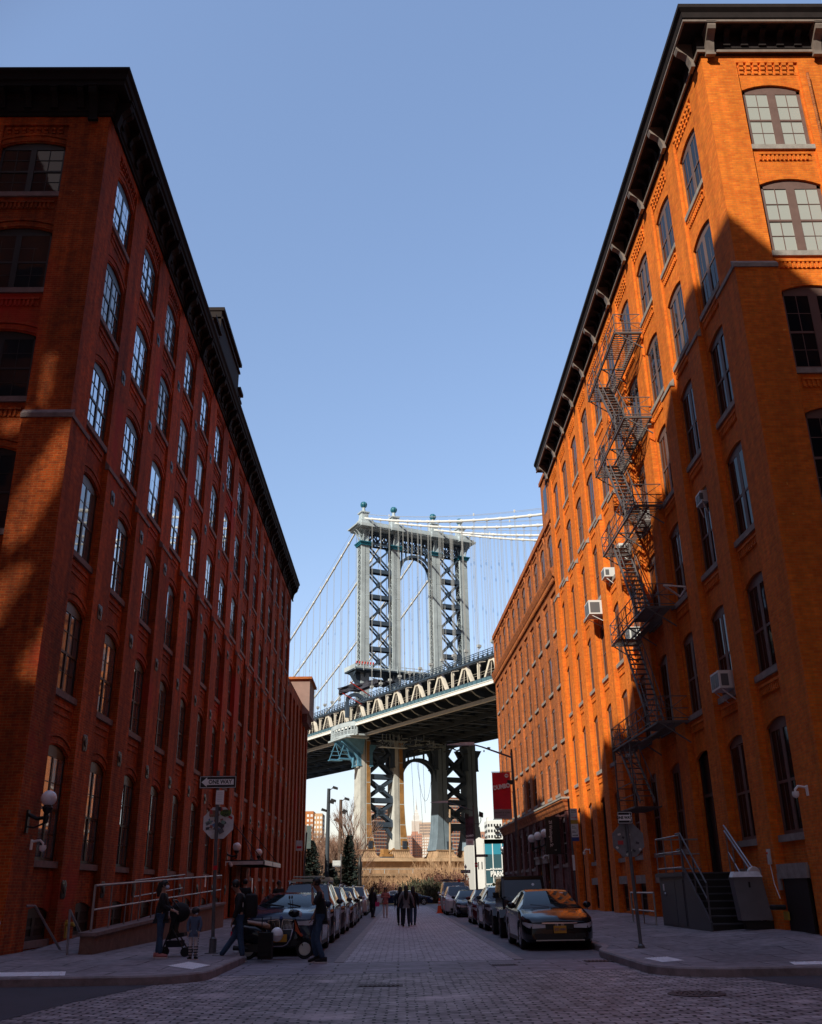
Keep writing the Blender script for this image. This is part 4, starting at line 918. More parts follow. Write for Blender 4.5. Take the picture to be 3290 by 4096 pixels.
# ================================================================== suspension bridge (local x along the tower, -y towards the right-hand shore)
bg = thing('suspension_bridge', 'tall blue grey steel suspension bridge with arched tower closing the street view', 'bridge', (-9.4, 250, 0), math.atan2(.44322, .89642))
LEGS = [-.2, 9.36, 22.26, 31.4]
def zdk(s): return 40.9 - .026 * s
def lattice(mb, x, y0, y1, z0, z1, step, t=.16, axis='y'):
    """zigzag lattice on a face"""
    z = z0
    while z < z1 - .1:
        zz = min(z + step, z1)
        if axis == 'y':
            mb.bar((x, y0, z), (x, y1, zz), t); mb.bar((x, y1, z), (x, y0, zz), t)
        else:
            mb.bar((y0, x, z), (y1, x, zz), t); mb.bar((y1, x, z), (y0, x, zz), t)
        z = zz
for k, t in enumerate(LEGS):
    # upper leg: panelled front, latticed sides
    b = MB(); b.box(t - 1.25, t - .15, -1.5, -.9, 42, 92.3); b.box(t + .05, t + 1.25, -1.44, -.9, 42, 92.3); b.box(t - 1.25, t + 1.25, .9, 1.5, 42, 92.3); b.box(t - .15, t + .05, -1.3, -.9, 42, 92.3); b.box(t + .95, t + 1.2, -.9, .9, 42, 92.3)
    z = 46.5
    while z < 92: b.box(t - 1.27, t + 1.27, -1.47, -.9, z, z + .12); z += 6.1
    leg = b.build('tower_leg', M['bluegrey'], bg)
    lt = MB(); lattice(lt, t - 1.2, -.9, .9, 42, 92.3, 1.5, .2); lattice(lt, t - 1.2, -.9, .9, 42, 92.3, 1.5, .2); put(lt.mesh('lattice', M['bluegrey']), 'lattice', leg)
    pl = MB(); pl.box(t - .75, t - .7, -.9, .9, 42, 92.3); put(pl.mesh('web_plate', M['bridge_dark']), 'web_plate', leg)
    # lower leg, splayed at the foot
    lo = MB(); prof = [(10.9, 2.75, 2.5), (11.8, 2.5, 2.4), (13.8, 2.08, 2.25), (17, 1.72, 2.1), (22, 1.46, 2.0), (38, 1.36, 1.95)]
    fl = 1 if k < 2 else -1
    for sx in (-1, 1):
        for (za, wa, da), (zb_, wb, db_) in zip(prof, prof[1:]):
            if sx != fl: wa = 1.36 + (wa - 1.36) * .25; wb = 1.36 + (wb - 1.36) * .25
            i = len(lo.v)
            xa0, xa1 = (t - wa, t - .12) if sx < 0 else (t + .12, t + wa); xb0, xb1 = (t - wb, t - .12) if sx < 0 else (t + .12, t + wb)
            lo.v += [(xa0, -da, za), (xa1, -da, za), (xa1, da, za), (xa0, da, za), (xb0, -db_, zb_), (xb1, -db_, zb_), (xb1, db_, zb_), (xb0, db_, zb_)]
            for f in ((0, 1, 5, 4), (1, 2, 6, 5), (2, 3, 7, 6), (3, 0, 4, 7)): lo.face([i + q for q in f])
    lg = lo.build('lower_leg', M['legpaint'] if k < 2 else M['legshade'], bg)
    ins = MB()
    for (za, wa, da), (zb_, wb, db_) in zip(prof[:-1], prof[1:]):
        zz = za
        while zz < zb_ - .2:
            ze = min(zz + 5.2, zb_); f0 = (zz - za) / (zb_ - za); f1 = (ze - za) / (zb_ - za)
            w0 = wa + (wb - wa) * f0; w1 = wa + (wb - wa) * f1; d0 = da + (db_ - da) * f0; d1 = da + (db_ - da) * f1
            ins.poly([(t + (.3 if k != 1 else .12), -d0 - .02, zz + .12), (t + w0 - .12, -d0 - .02, zz + .12), (t + w1 - .06, -d1 - .02, ze - .12), (t + (.3 if k != 1 else .12), -d1 - .02, ze - .12)]); zz = ze
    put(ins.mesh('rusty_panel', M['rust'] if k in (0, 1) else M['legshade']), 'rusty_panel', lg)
    gr = MB()
    for q in range(6): gr.box(t + .55 + q * .22, t + .66 + q * .22, -2.62, -2.5, 11.2, 13.0)
    gr.box(t + .5, t + 1.9, -2.64, -2.45, 12.9, 13.05); put(gr.mesh('grate', M['bridge_dark']), 'grate', lg)
    ft = MB(); n = 28
    rr = [(3.3, 8.95), (3.25, 9.15), (2.75, 9.6), (2.5, 10.2), (2.38, 10.75), (2.6, 10.8), (2.6, 11.0)]
    for j in range(n):
        pass
    def sq(w, z, d=1.12):
        return [(t - w, -w * d, z), (t + w, -w * d, z), (t + w, w * d, z), (t - w, w * d, z)]
    for (w0, z0), (w1, z1) in zip(rr, rr[1:]):
        A, B = sq(w0, z0), sq(w1, z1)
        for q in range(4): ft.poly([A[q], A[(q + 1) % 4], B[(q + 1) % 4], B[q]])
    ft.poly(sq(2.6, 11.0))
    for (w0, z0), (w1, z1) in zip(rr[1:4], rr[2:5]):
        for q in range(9):
            u = -1 + 2 * (q + .5) / 9
            ft.bar((t + u * w0, -w0 * 1.12, z0), (t + u * w1, -w1 * 1.12, z1), .16); ft.bar((t - w0, u * w0 * 1.12, z0), (t - w1, u * w1 * 1.12, z1), .16)
    put(ft.mesh('foot', M['pierplain']), 'foot', lg)
    # blue capital under the deck
    cp = MB()
    for sx in (-1, 1):
        for sy in (-1, 1):
            x = t + sx * 1.6; y = sy * 1.5
            cp.prism([(x - .45, y - .5, 31.4), (x - .45, y - .5, 34.6), (x - .45 - (.0 if sx > 0 else 1.2), y - .5, 36.6), (x + .45 + (1.2 if sx > 0 else 0), y - .5, 36.6), (x + .45, y - .5, 34.6), (x + .45, y - .5, 31.4)], (0, 1.0, 0))
            cp.box(x - .55, x + .55, y - .6, y + .6, 31.1, 31.4)
    put(cp.mesh('capital', M['blue'] if k == 0 else M['bridge_dark']), 'capital', lg)
    # teal collar, flaring brackets, pedestal and globe
    c = MB(); c.box(t - 1.75, t + 1.75, -2.0, 2.0, 92.0, 92.35); c.box(t - 1.6, t + 1.6, -1.85, 1.85, 91.6, 92.0); c.box(t - 1.95, t + 1.95, -2.2, 2.2, 92.35, 92.6)
    put(c.mesh('collar', M['teal']), 'collar', leg)
    c = MB(); c.box(t - .55, t + .55, -1.4, 1.4, 92.6, 96.2)
    for sx, sy in ((-1, 0), (1, 0), (0, -1)):
        pts = [(0, 92.7), (.15, 93.6), (.45, 94.7), (1.0, 95.7), (1.6, 96.1)]
        for (d0, za), (d1, zb_) in zip(pts, pts[1:]):
            for o in (-.75, .75):
                p = (t + sx * (1.1 + d0) + (o if not sx else 0), sy * (1.4 + d0) + (o if sx else 0), za); q = (t + sx * (1.1 + d1) + (o if not sx else 0), sy * (1.4 + d1) + (o if sx else 0), zb_)
                c.bar(p, q, .25); c.bar((t + sx * .9 + (o if not sx else 0), sy * 1.3 + (o if sx else 0), za), q, .14); c.bar((t + sx * .9 + (o if not sx else 0), sy * 1.3 + (o if sx else 0), zb_), q, .14)
    put(c.mesh('cornice_bracket', M['bluegrey']), 'cornice_bracket', leg)
    c = MB(); c.box(t - 1.5, t + 1.5, -1.6, 1.6, 98.6, 99.4); c.box(t - 1.0, t + 1.0, -1.1, 1.1, 99.4, 101.6); c.box(t - 1.35, t + 1.35, -1.4, 1.4, 101.6, 101.9); c.lathe([(.75, 101.9), (.5, 102.5), (.42, 103.3), (.55, 103.55)], (t, 0, 0), 12)
    for sx in (-1, 1): c.prism([(t + sx * 1.5, -.4, 99.4), (t + sx * 1.0, -.4, 99.4), (t + sx * 1.0, -.4, 101.4)], (0, .8, 0))
    pd_ = c.build('saddle_housing', M['bluegrey'], bg)
    g_ = MB(); g_.ball((t, 0, 104.35), .92, 20, 12)
    for q in range(10):
        a = 2 * PI * q / 10; g_.tube([(t + .95 * math.cos(a) * math.sin(th), .95 * math.sin(a) * math.sin(th), 104.35 - .95 * math.cos(th)) for th in [PI * w / 8 for w in range(1, 8)]], .06, 5)
    g_.lathe([(.5, 103.45), (.62, 103.6), (.4, 103.75)], (t, 0, 0), 12); put(g_.mesh('globe_finial', M['teal'], True), 'globe_finial', pd_)
# braces between the legs
def gusset(b, x, z, w=1.3): b.prism([(x - w, -.5, z), (x - w * .25, -.5, z + w), (x + w * .25, -.5, z + w), (x + w, -.5, z), (x + w * .25, -.5, z - w), (x - w * .25, -.5, z - w)], (0, 1.0, 0))
for a_, c_ in ((0, 1), (2, 3)):
    xa, xb = LEGS[a_] + 1.2, LEGS[c_] - 1.2; xm = (xa + xb) / 2
    for z0, z1 in ((91.8, 84.9), (84.3, 77.4), (76.8, 70.0), (69.4, 62.7), (62.1, 56.2)):
        b = MB()
        for y in (-.75, .75):
            for (p, q) in (((xa, z0), (xb, z1)), ((xb, z0), (xa, z1))): b.bar((p[0], y, p[1]), (q[0], y, q[1]), .22, .45)
        d_ = 0
        for (p, q) in (((xa, z0), (xb, z1)), ((xb, z0), (xa, z1))):
            for f in range(6):
                u0, u1 = f / 6, (f + 1) / 6; b.bar((p[0] + (q[0] - p[0]) * u0, -.7 if f % 2 else .7, p[1] + (q[1] - p[1]) * u0), (p[0] + (q[0] - p[0]) * u1, .7 if f % 2 else -.7, p[1] + (q[1] - p[1]) * u1), .08)
        gusset(b, xm, (z0 + z1) / 2, .75); b.build('cross_brace', M['bridge_dark'], bg)
    for z in (84.6, 77.1, 69.7, 62.4, 56.0):
        b = MB(); b.box(xa - .2, xb + .2, -1.0, -.7, z - .55, z + .55); b.box(xa - .2, xb + .2, .7, 1.0, z - .55, z + .55); b.box(xa, xb, -.7, .7, z + .45, z + .5); b.build('strut', M['bridge_dark'], bg)
    for z0, z1 in ((35.5, 29.3), (28.3, 23.4), (22.4, 17.5)):
        b = MB()
        for (p, q) in (((xa, z0), (xb, z1)), ((xb, z0), (xa, z1))): b.bar((p[0], -.9, p[1]), (q[0], -.9, q[1]), .4, .72); b.bar((p[0], .9, p[1]), (q[0], .9, q[1]), .4, .72)
        b.prism([(xm - 1.3, -1.1, (z0 + z1) / 2), (xm - .4, -1.1, (z0 + z1) / 2 + .85), (xm + .4, -1.1, (z0 + z1) / 2 + .85), (xm + 1.3, -1.1, (z0 + z1) / 2), (xm + .4, -1.1, (z0 + z1) / 2 - .85), (xm - .4, -1.1, (z0 + z1) / 2 - .85)], (0, .3, 0)); b.build('cross_brace', M['bridge_dark'], bg)
    for z in (28.8, 22.9, 17.0):
        b = MB().box(xa - .3, xb + .3, -1.25, 1.25, z - .55, z + .6); b.build('strut', M['bridge_dark'], bg)
    b = MB()
    for (p, q) in (((xa, 13.6), (xm - 1.5, 16.2)), ((xm - 1.5, 16.2), (xm + 1.5, 16.2)), ((xm + 1.5, 16.2), (xb, 13.6))): b.bar((p[0], -.8, p[1]), (q[0], -.8, q[1]), .5, .9)
    b.build('portal_brace', M['bridge_dark'], bg)
def archpart(name, z_s, z_a, x0, x1, ztop, m):
    """pointed-round steel arch with an open spandrel"""
    b = MB(); xm = (x0 + x1) / 2; w = (x1 - x0) / 2; n = 14
    def pt(u, off):  # u 0..1 left spring to apex
        th = PI / 2 * u; return (xm - (w + off) * math.cos(th) ** .92, z_s + (z_a - z_s + off) * math.sin(th) ** .95)
    for sgn in (1, -1):
        for k in range(n):
            for y0 in (-1.2, .8):
                a0, a1 = pt(k / n, 0), pt((k + 1) / n, 0); c0, c1 = pt(k / n, .75), pt((k + 1) / n, .75)
                q = [(a0[0], y0, a0[1]), (a1[0], y0, a1[1]), (c1[0], y0, c1[1]), (c0[0], y0, c0[1])]
                if sgn < 0: q = [(2 * xm - x, y, z) for x, y, z in q]
                b.prism(q, (0, .4, 0))
        for k in range(0, n, 3):
            c0 = pt(k / n, .7); x = c0[0] if sgn > 0 else 2 * xm - c0[0]
            xe = (x0 - .2) if sgn > 0 else (x1 + .2)
            b.bar((x, -1, c0[1]), (xe if k < 6 else x, -1, min(ztop, c0[1] + 2.2) if k < 6 else ztop), .35)
    for x in (x0 - .5, x1 + .5): b.bar((x, -1.1, z_s - 6), (x, -1.1, ztop), .5)
    b.build(name, m, bg)
XI0, XI1 = LEGS[1] + 1.5, LEGS[2] - 1.5
archpart('upper_arch', 84.2, 90.2, XI0, XI1, 92.2, M['bridge_dark']); archpart('lower_arch', 27.6, 33.2, XI0 - .1, XI1 + .1, 36, M['bridge_dark'])
# latticed top truss and stepped cornice
b = MB()
for x0, x1 in ((LEGS[0] + .9, LEGS[1] - .9), (LEGS[1] + .9, LEGS[2] - .9), (LEGS[2] + .9, LEGS[3] - .9)):
    for y in (-1.1, 1.1):
        b.bar((x0, y, 92.4), (x1, y, 92.4), .4, .55); b.bar((x0, y, 95.9), (x1, y, 95.9), .4, .55)
        n = max(3, int((x1 - x0) / 2.0)); 
        for k in range(n):
            u0, u1 = x0 + (x1 - x0) * k / n, x0 + (x1 - x0) * (k + 1) / n
            b.bar((u0, y, 92.5), (u1, y, 95.8), .28); b.bar((u1, y, 92.5), (u0, y, 95.8), .28); b.bar((u1, y, 92.5), (u1, y, 95.8), .28); b.bar(((u0 + u1) / 2, y, 92.6), (u1, y, 94.2), .16); b.bar(((u0 + u1) / 2, y, 92.6), (u0, y, 94.2), .16)
b.build('top_truss', M['bridge_dark'], bg)
b = MB(); b.box(-2.3, 33.5, -2.2, 2.2, 96.1, 96.5); b.box(-3.2, 34.4, -3.0, 3.0, 96.5, 96.9); b.box(-3.7, 34.9, -3.4, 3.4, 96.9, 97.25); b.box(-2.8, 34.0, -2.6, 2.6, 97.25, 98.0); b.box(-2.2, 33.4, -2.1, 2.1, 98.0, 98.7)
for t in LEGS: b.box(t - 2.4, t + 2.4, -3.9, 3.9, 96.55, 97.4); b.box(t - 1.9, t + 1.9, -3.0, 3.0, 97.4, 98.65)
for k in range(74): b.box(-3.4 + k * .52, -3.15 + k * .52, -3.25, -3.05, 96.55, 96.88)
b.build('tower_cornice', M['bluegrey'], bg)
# working platform with railing, tarpaulins, red poles
b = MB(); b.box(-4.0, 24, -3.6, 3.6, 55.75, 56.1); b.box(-3.2, 23.5, -2.8, 2.8, 55.4, 55.75)
for k in range(10): x = -3.6 + k * 3; b.prism([(x, -3.5, 55.7), (x, -1.6, 55.7), (x, -1.6, 54.2)], (.2, 0, 0)); 
for t in LEGS[:2]: b.prism([(t - 3.6, -1.2, 55.4), (t - 1.2, -1.2, 55.4), (t - 1.2, -1.2, 52)], (0, 2.4, 0))
pf = b.build('work_platform', M['bridge_dark'], bg)
b = MB(); b.box(-4.1, 24, -3.68, -3.6, 56.1, 56.5); b.box(-4.1, 24, -3.68, -3.6, 57.1, 57.25); b.box(-4.1, -4.02, -3.6, 3.6, 56.1, 57.25)
for k in range(12): b.bar((-4.1 + k * 2.5, -3.7, 55.6), (-4.1 + k * 2.5, -3.7, 57.4), .16)
put(b.mesh('platform_fence', M['bluegrey']), 'platform_fence', pf)
b = MB(); 
for k in range(7): b.bar((-3.6 + k * .8, -3.5, 57), (-3.4 + k * .8, -3.4, 57.9), .3)
put(b.mesh('red_barrier', mat('barrier_red', (.5, .04, .03), .6)), 'red_barrier', pf)
def rag(name, pts, m, seed, sub=5):
    """creased sheet between two polylines"""
    r_ = random.Random(seed); b = MB(); A, B = pts; n = len(A)
    for i in range(n):
        for j in range(sub + 1):
            f = j / sub; p = Vector(A[i]) * (1 - f) + Vector(B[i]) * f
            b.vert(p.x + r_.uniform(-.25, .25), p.y + r_.uniform(-.4, .4), p.z + r_.uniform(-.25, .25))
    for i in range(n - 1):
        for j in range(sub): q = i * (sub + 1) + j; b.face((q, q + 1, q + sub + 2, q + sub + 1))
    return b.build(name, m, bg)
rag('tarpaulin', ([(1.6 + k * 1.1, -3.0, 53.8 - .1 * k) for k in range(7)], [(1.6 + k * 1.1, -2.2, 51.5 + .15 * k) for k in range(7)]), M['tarp'], 1)
rag('tarpaulin', ([(-9.5 + k * 1.4, -5.2, 50.2 + .35 * k) for k in range(9)], [(-9.2 + k * 1.4, -5.2, 48.0 + .4 * k + .3 * math.sin(k)) for k in range(9)]), M['tarp'], 2)
b = MB(); b.bar((-6.5, -6, 51.6), (2.0, -6.5, 46.6), .22); b.bar((-8.5, -6, 48.5), (-3, -6, 46.0), .2); b.build('red_pole', mat('pole_red', (.42, .03, .02), .5), bg)
# arched portal housing beside the tower on the deck
b = MB(); lo_ = arcpts(-6.6, -2.6, 46.2, 1.9, 12)
for k in range(12):
    q0, q1 = lo_[k], lo_[k + 1]
    for o in (0, .35): b.prism([(q0[0], -5.6 + o, q0[1]), (q1[0], -5.6 + o, q1[1]), (q1[0] + (q1[0] + 4.6) * .3, -5.6 + o, q1[1] + .9), (q0[0] + (q0[0] + 4.6) * .3, -5.6 + o, q0[1] + .9)], (0, .34 + .4 * o, 0))
b.box(-7.4, -6.6, -5.9, -5, 42.5, 46.5); b.box(-2.6, -1.8, -5.9, -5, 42.5, 46.5); b.box(-2.3, 2.0, -5.5, -3.2, 45.6, 47.6); b.box(-2.6, 2.3, -5.7, -3.0, 47.6, 47.9); b.build('lookout_portal', M['bridge_dark'], bg)
# ------------------------------------------------------------------ deck, in panels along the line
S0, S1 = -330, 180
def strip(b, x0, x1, za, zb_, s0=S0, s1=S1):
    i = len(b.v)
    for s in (s0, s1): z = zdk(s); b.v += [(x0, -s, z + za), (x1, -s, z + za), (x1, -s, z + zb_), (x0, -s, z + zb_)]
    for q in range(4): b.face((i + q, i + (q + 1) % 4, i + 4 + (q + 1) % 4, i + 4 + q))
    b.face((i, i + 1, i + 2, i + 3)); b.face((i + 7, i + 6, i + 5, i + 4))
WN, WF = -5.4, 36.6
b = MB(); strip(b, WN, WN + .3, -.4, .38); strip(b, WN - .12, WN, .3, .42); strip(b, WN - .12, WN, -.43, -.3); strip(b, WF - .3, WF, -.4, .38); dk = b.build('deck_girder', M['cable'], bg)
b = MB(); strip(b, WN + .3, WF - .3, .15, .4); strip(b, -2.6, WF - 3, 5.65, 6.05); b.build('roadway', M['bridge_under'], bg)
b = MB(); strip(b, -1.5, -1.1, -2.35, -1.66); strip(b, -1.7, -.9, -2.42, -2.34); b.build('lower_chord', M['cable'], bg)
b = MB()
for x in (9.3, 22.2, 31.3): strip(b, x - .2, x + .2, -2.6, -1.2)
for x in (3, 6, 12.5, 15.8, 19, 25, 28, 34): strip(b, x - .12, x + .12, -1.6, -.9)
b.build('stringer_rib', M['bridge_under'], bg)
s = -160
while s < 125:
    z = zdk(s); b = MB()
    b.prism([(WN + .2, -s, z + .1), (WN + 1.2, -s, z - .4), (WN + 2.2, -s, z - 1.0), (WN + 3.6, -s, z - 1.5), (WF - 3.6, -s, z - 1.5), (WF - 1.2, -s, z - .4), (WF - .2, -s, z + .1)], (0, .25, 0))
    b.box(WN + 3, WF - 3, -s - .3, -s + .5, z - 1.62, z - 1.5)
    fb_ = b.build('floor_beam', M['bridge_dark'], bg); b = MB(); pts = [(WN + .1, z), (WN + .8, z - .12), (WN + 1.3, z - .5), (WN + 1.9, z - 1.0), (WN + 2.9, z - 1.4), (WN + 4, z - 1.55)]
    for p, q in zip(pts, pts[1:]): b.bar((p[0], -s - .16, p[1]), (q[0], -s - .16, q[1]), .34, .14)
    put(b.mesh('curved_bracket', M['bluegrey']), 'curved_bracket', fb_); s += 5.45
b = MB(); s = S0
while s < S1: z = zdk(s); b.bar((3, -s, z - 2.0), (31, -s - 10.9, z - 2.0), .25); b.bar((31, -s, z - 2.0), (3, -s - 10.9, z - 2.0), .25); s += 10.9
b.build('wind_bracing_lattice', M['bridge_under'], bg)
# walkway fence
b = MB(); strip(b, WN - .02, WN + .03, .42, 1.2); b.cur = 1; s = -140
while s < 110: z = zdk(s); b.bar((WN - .05, -s, z + .4), (WN - .05, -s, z + 1.28), .07, .1); s += 1.82
strip(b, WN - .06, WN + .05, 1.2, 1.26); b.build('walkway_railing_trim', [mat('fence_teal', (.10, .19, .24), .5, noise=.3, nscale=.8), M['bridge_dark']], bg)
b = MB()
for za in (1.95, 2.45): strip(b, WN, WN + .03, za, za + .035)
b.build('mesh_rail', M['cream'], bg)
# stiffening truss
n_t = 0; cream_m = None
s = 15.3 - 10.9 * 14
def truss(x, m, nm):
    s = 15.3 - 10.9 * 14
    while s < 150:
        z = zdk(s); b = MB()
        for sg in (-1, 1):
            b.bar((x, -s - sg * .45, z + 5.65), (x, -s - sg * 3.8, z + .4), .72, .6); b.bar((x, -s - sg * .3, z + 5.5), (x, -s - sg * 1.1, z + .7), .11); 
        b.box(x - .3, x + .3, -s - .9, -s + .9, z + 5.0, z + 5.65)
        b.build(nm, m, bg)
        c = MB()
        for sg in (-.4, .4): c.bar((x, -s - 5.45 + sg, z + .6), (x, -s - 5.45 + sg, z + 5.65), .28)
        c.build('truss_post', m, bg); s += 10.9
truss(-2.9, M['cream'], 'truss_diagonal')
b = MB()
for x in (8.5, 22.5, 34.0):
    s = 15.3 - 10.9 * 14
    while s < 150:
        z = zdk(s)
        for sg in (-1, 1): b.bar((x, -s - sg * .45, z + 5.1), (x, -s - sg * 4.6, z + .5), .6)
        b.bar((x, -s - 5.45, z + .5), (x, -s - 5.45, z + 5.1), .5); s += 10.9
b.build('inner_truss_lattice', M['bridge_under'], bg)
# upper roadway edge
b = MB(); strip(b, -3.7, -3.3, 5.65, 6.15); strip(b, 34.6, 35, 5.65, 6.15); b.build('upper_girder', M['bridge_dark'], bg)
b = MB(); 
for za in (6.45, 6.85, 7.25): strip(b, -3.75, -3.65, za, za + .12)
s = -140
while s < 110: z = zdk(s); b.bar((-3.7, -s, z + 5.7), (-3.7, -s, z + 7.3), .12); b.box(-3.9, -3.7, -s - .3, -s + .3, z + 6.15, z + 6.4); s += 1.82
b.build('upper_railing', M['bridge_dark'], bg)
b = MB(); s = -120
while s < 110: z = zdk(s); b.bar((-3.7, -s, z + .7), (-3.7, -s, z + 5.2), .15); b.bar((WN + .2, -s - 3, z + 4.6), (-3.7, -s - 3, z + 4.9), .12); s += 10.9
b.build('lamp_bracket', M['cream'], bg)
# balcony round the tower leg
b = MB()
for a0 in range(13):
    th = PI * .5 + PI * a0 / 12; th2 = PI * .5 + PI * (a0 + 1) / 12
    p = (WN - 2.2 * abs(math.cos(th)) + .1, 7.5 * math.sin(th)); q = (WN - 2.2 * abs(math.cos(th2)) + .1, 7.5 * math.sin(th2))
    if a0 < 12:
        b.prism([(p[0], -p[1], 40.3), (q[0], -q[1], 40.3), (q[0], -q[1], 41.4), (p[0], -p[1], 41.4)], (.3, 0, 0)); b.prism([(p[0], -p[1], 38.0), (q[0], -q[1], 38.0), (q[0] , -q[1], 38.4), (p[0], -p[1], 38.4)], (3, 0, 0)); b.bar((p[0] + .2, -p[1], 38.2), (p[0] + .2, -p[1], 40.4), .35)
        for f in range(4): b.bar((p[0] + (q[0] - p[0]) * f / 4, -p[1] - (q[1] - p[1]) * f / 4, 38.4), (p[0] + (q[0] - p[0]) * f / 4, -p[1] - (q[1] - p[1]) * f / 4, 39.3), .12)
        b.bar((p[0], -p[1], 39.3), (q[0], -q[1], 39.3), .15)
b.box(WN - 2, -1, -6, 6, 37.6, 38.0); b.build('tower_balcony', M['bluegrey'], bg)
b = MB()
for sy in (-1, 1): b.prism([(-1.6, sy * 2.0, 31.5), (-1.6, sy * 2.0, 36.5), (-6.8, sy * 2.0, 37.6), (-6.8, sy * 2.0, 36.9), (-3.6, sy * 2.0, 34.8)], (0, .5, 0))
b.prism([(-1.4, -4.5, 37.6), (-6.6, -4.5, 37.6), (-3.0, -3.5, 35.2), (-1.4, -3.0, 34)], (0, 9, 0)); b.build('balcony_bracket', M['blue'], bg)
# scaffolding clutter slung under the deck by the tower
rr_ = random.Random(3); b = MB()
for k in range(46):
    x = rr_.uniform(1.5, 20); y = rr_.uniform(-7, -2.6); z = rr_.uniform(35.2, 38.4); l = rr_.uniform(.8, 3)
    b.bar((x, y, z), (x + (l if k % 3 else 0), y, z + (0 if k % 3 else 1.4)), .14)
for k in range(6): x = 2.5 + k * 1.1; b.bar((x, -6.5, 35.6), (x, -6.5, 38.8), .16); b.bar((x, -6.5, 35.6), (x + 1.1, -6.5, 37.2), .1)
for z in (35.6, 37.2): b.box(2, 9.5, -7, -5, z - .1, z)
b.build('hanging_scaffold', M['bluegrey'], bg)
b = MB()
for x, y in ((-5.6, -1), (-7, 2)):
    for q in range(3): b.bar((x - 1.2, y, 33 + q), (x + 1.2, y, 33 + q), .14)
    b.bar((x - 1.6, y, 32.8), (x, y, 37), .16); b.bar((x + 1.6, y, 32.8), (x, y, 37), .16); b.box(x - 1.7, x + 1.7, y - .8, y + .8, 32.6, 32.8)
b.build('hanging_cradle', M['blue'], bg)
b = MB()
for k in range(60):
    x = rr_.uniform(1, 33); y = rr_.uniform(-14, 3); z = rr_.uniform(35, 38.2); b.bar((x, y, z), (x + rr_.uniform(-2, 2), y + rr_.uniform(-2, 2), z + rr_.uniform(-.4, .4)), rr_.uniform(.15, .5))
b.build('under_clutter', M['bridge_under'], bg)
# cables and suspenders
def zc(s): a = abs(s); return (100.2 - .42 * a + .0007 * a * a) if s < 0 else (100.3 - .41 * a + .0007 * a * a)
hang = []
for k, t in enumerate(LEGS):
    b = MB(); ss = list(range(-180, 151, 6)); b.tube([(t, -s, zc(s)) for s in ss], .27, 8)
    c = b.build('main_cable', M['cable'], bg, smooth=True)
    d_ = MB(); s = -174
    while s < 150:
        if abs(s) > 3:
            sl = zc(s + .4) - zc(s - .4); d_.tube([(t, -s + .4, zc(s - .4)), (t, -s - .4, zc(s + .4))], .38, 8)
            if int(s) % 4 == 0: d_.box(t - .12, t + .12, -s - .1, -s + .1, zc(s) + 1.1, zc(s) + 1.7)
        s += 5.45
    put(d_.mesh('cable_band', M['cable']), 'cable_band', c)
    h_ = MB()
    for o in (-.45, .45): h_.tube([(t + o, -s, zc(s) + 1.25) for s in ss], .035, 4)
    put(h_.mesh('hand_rope', M['rope']), 'hand_rope', c)
    s = -174
    while s < 120:
        if abs(s) > 4 and zc(s) - zdk(s) > 7.5: hang.append((abs(s - 20), k, t, s, c))
        s += 5.45
hang.sort(key=lambda h: h[0])
rest = MB()
for n_, (_, k, t, s, c) in enumerate(hang):
    b = rest if n_ >= 100 else MB(); zt_ = zc(s); zb_ = zdk(s) + 5.6
    for p_ in (-.22, .22): b.bar((t, -s + p_, zt_), (t, -s + p_, zb_), .055)
    b.box(t - .42, t + .42, -s - .3, -s + .3, zb_ + 4.2, zb_ + 4.75); b.box(t - .2, t + .2, -s - .2, -s + .2, zb_ + 3.9, zb_ + 4.2)
    if n_ < 100: b.build('suspender', M['rope'], bg)
tag(rest.build('suspenders', M['rope'], bg), kind='stuff')
b = MB()
for x0, z0, x1, z1, sag in ((14.5, 35, 19.8, 35, 12), (13, 36, 14.2, 9.5, 0), (15, 35.5, 16.6, 10, 0), (16.5, 35.5, 17, 20, 0)):
    b.tube([(x0 + (x1 - x0) * f / 14, -1.8, z0 + (z1 - z0) * f / 14 - sag * 4 * (f / 14) * (1 - f / 14)) for f in range(15)], .045, 4)
b.build('hanging_line', M['bridge_under'], bg)
# masonry pier
pr_ = thing('bridge_pier', 'tan granite bridge pier with wide stone base under the tower', 'pier', (-9.4, 250, 0), math.atan2(.44322, .89642))
for x0, x1, nm in ((-5.0, 14.2, 'pedestal_slab'), (17.6, 37, 'pedestal_slab')):
    b = MB(); b.prism([(x0, -5.6, 8.9), (x1, -5.6, 8.9), (x1 + .9, -6.8, 8.0), (x0 - .9, -6.8, 8.0)], (0, .0, 0)) if 0 else None
    A = [(x0, -5.6, 8.95), (x1, -5.6, 8.95), (x1, 5.6, 8.95), (x0, 5.6, 8.95)]; B = [(x0 - .9, -6.8, 8.1), (x1 + .9, -6.8, 8.1), (x1 + .9, 6.8, 8.1), (x0 - .9, 6.8, 8.1)]
    b.poly(A)
    for q in range(4): b.poly([A[q], A[(q + 1) % 4], B[(q + 1) % 4], B[q]])
    b.poly(B[::-1]); b.build(nm, M['pierplain'], pr_)
MB().box(-8, 40, -5.9, 5.9, 5.2, 8.09).build('pier_wall', M['pierplain'], pr_); MB().box(-30, 60, -12, 9, 4.7, 5.19).build('ledge', M['pierplain'], pr_); MB().box(-29.8, 59.8, -11.7, 8.8, -.5, 4.69).build('base_wall', M['pier'], pr_)
b = MB()
for k in range(24): b.bar((-30 + k * 3.8, -11.9, 5.2), (-30 + k * 3.8, -11.9, 6.2), .1)
b.bar((-30, -11.9, 6.2), (58, -11.9, 6.2), .1); b.build('railing', M['bluegrey'], pr_)
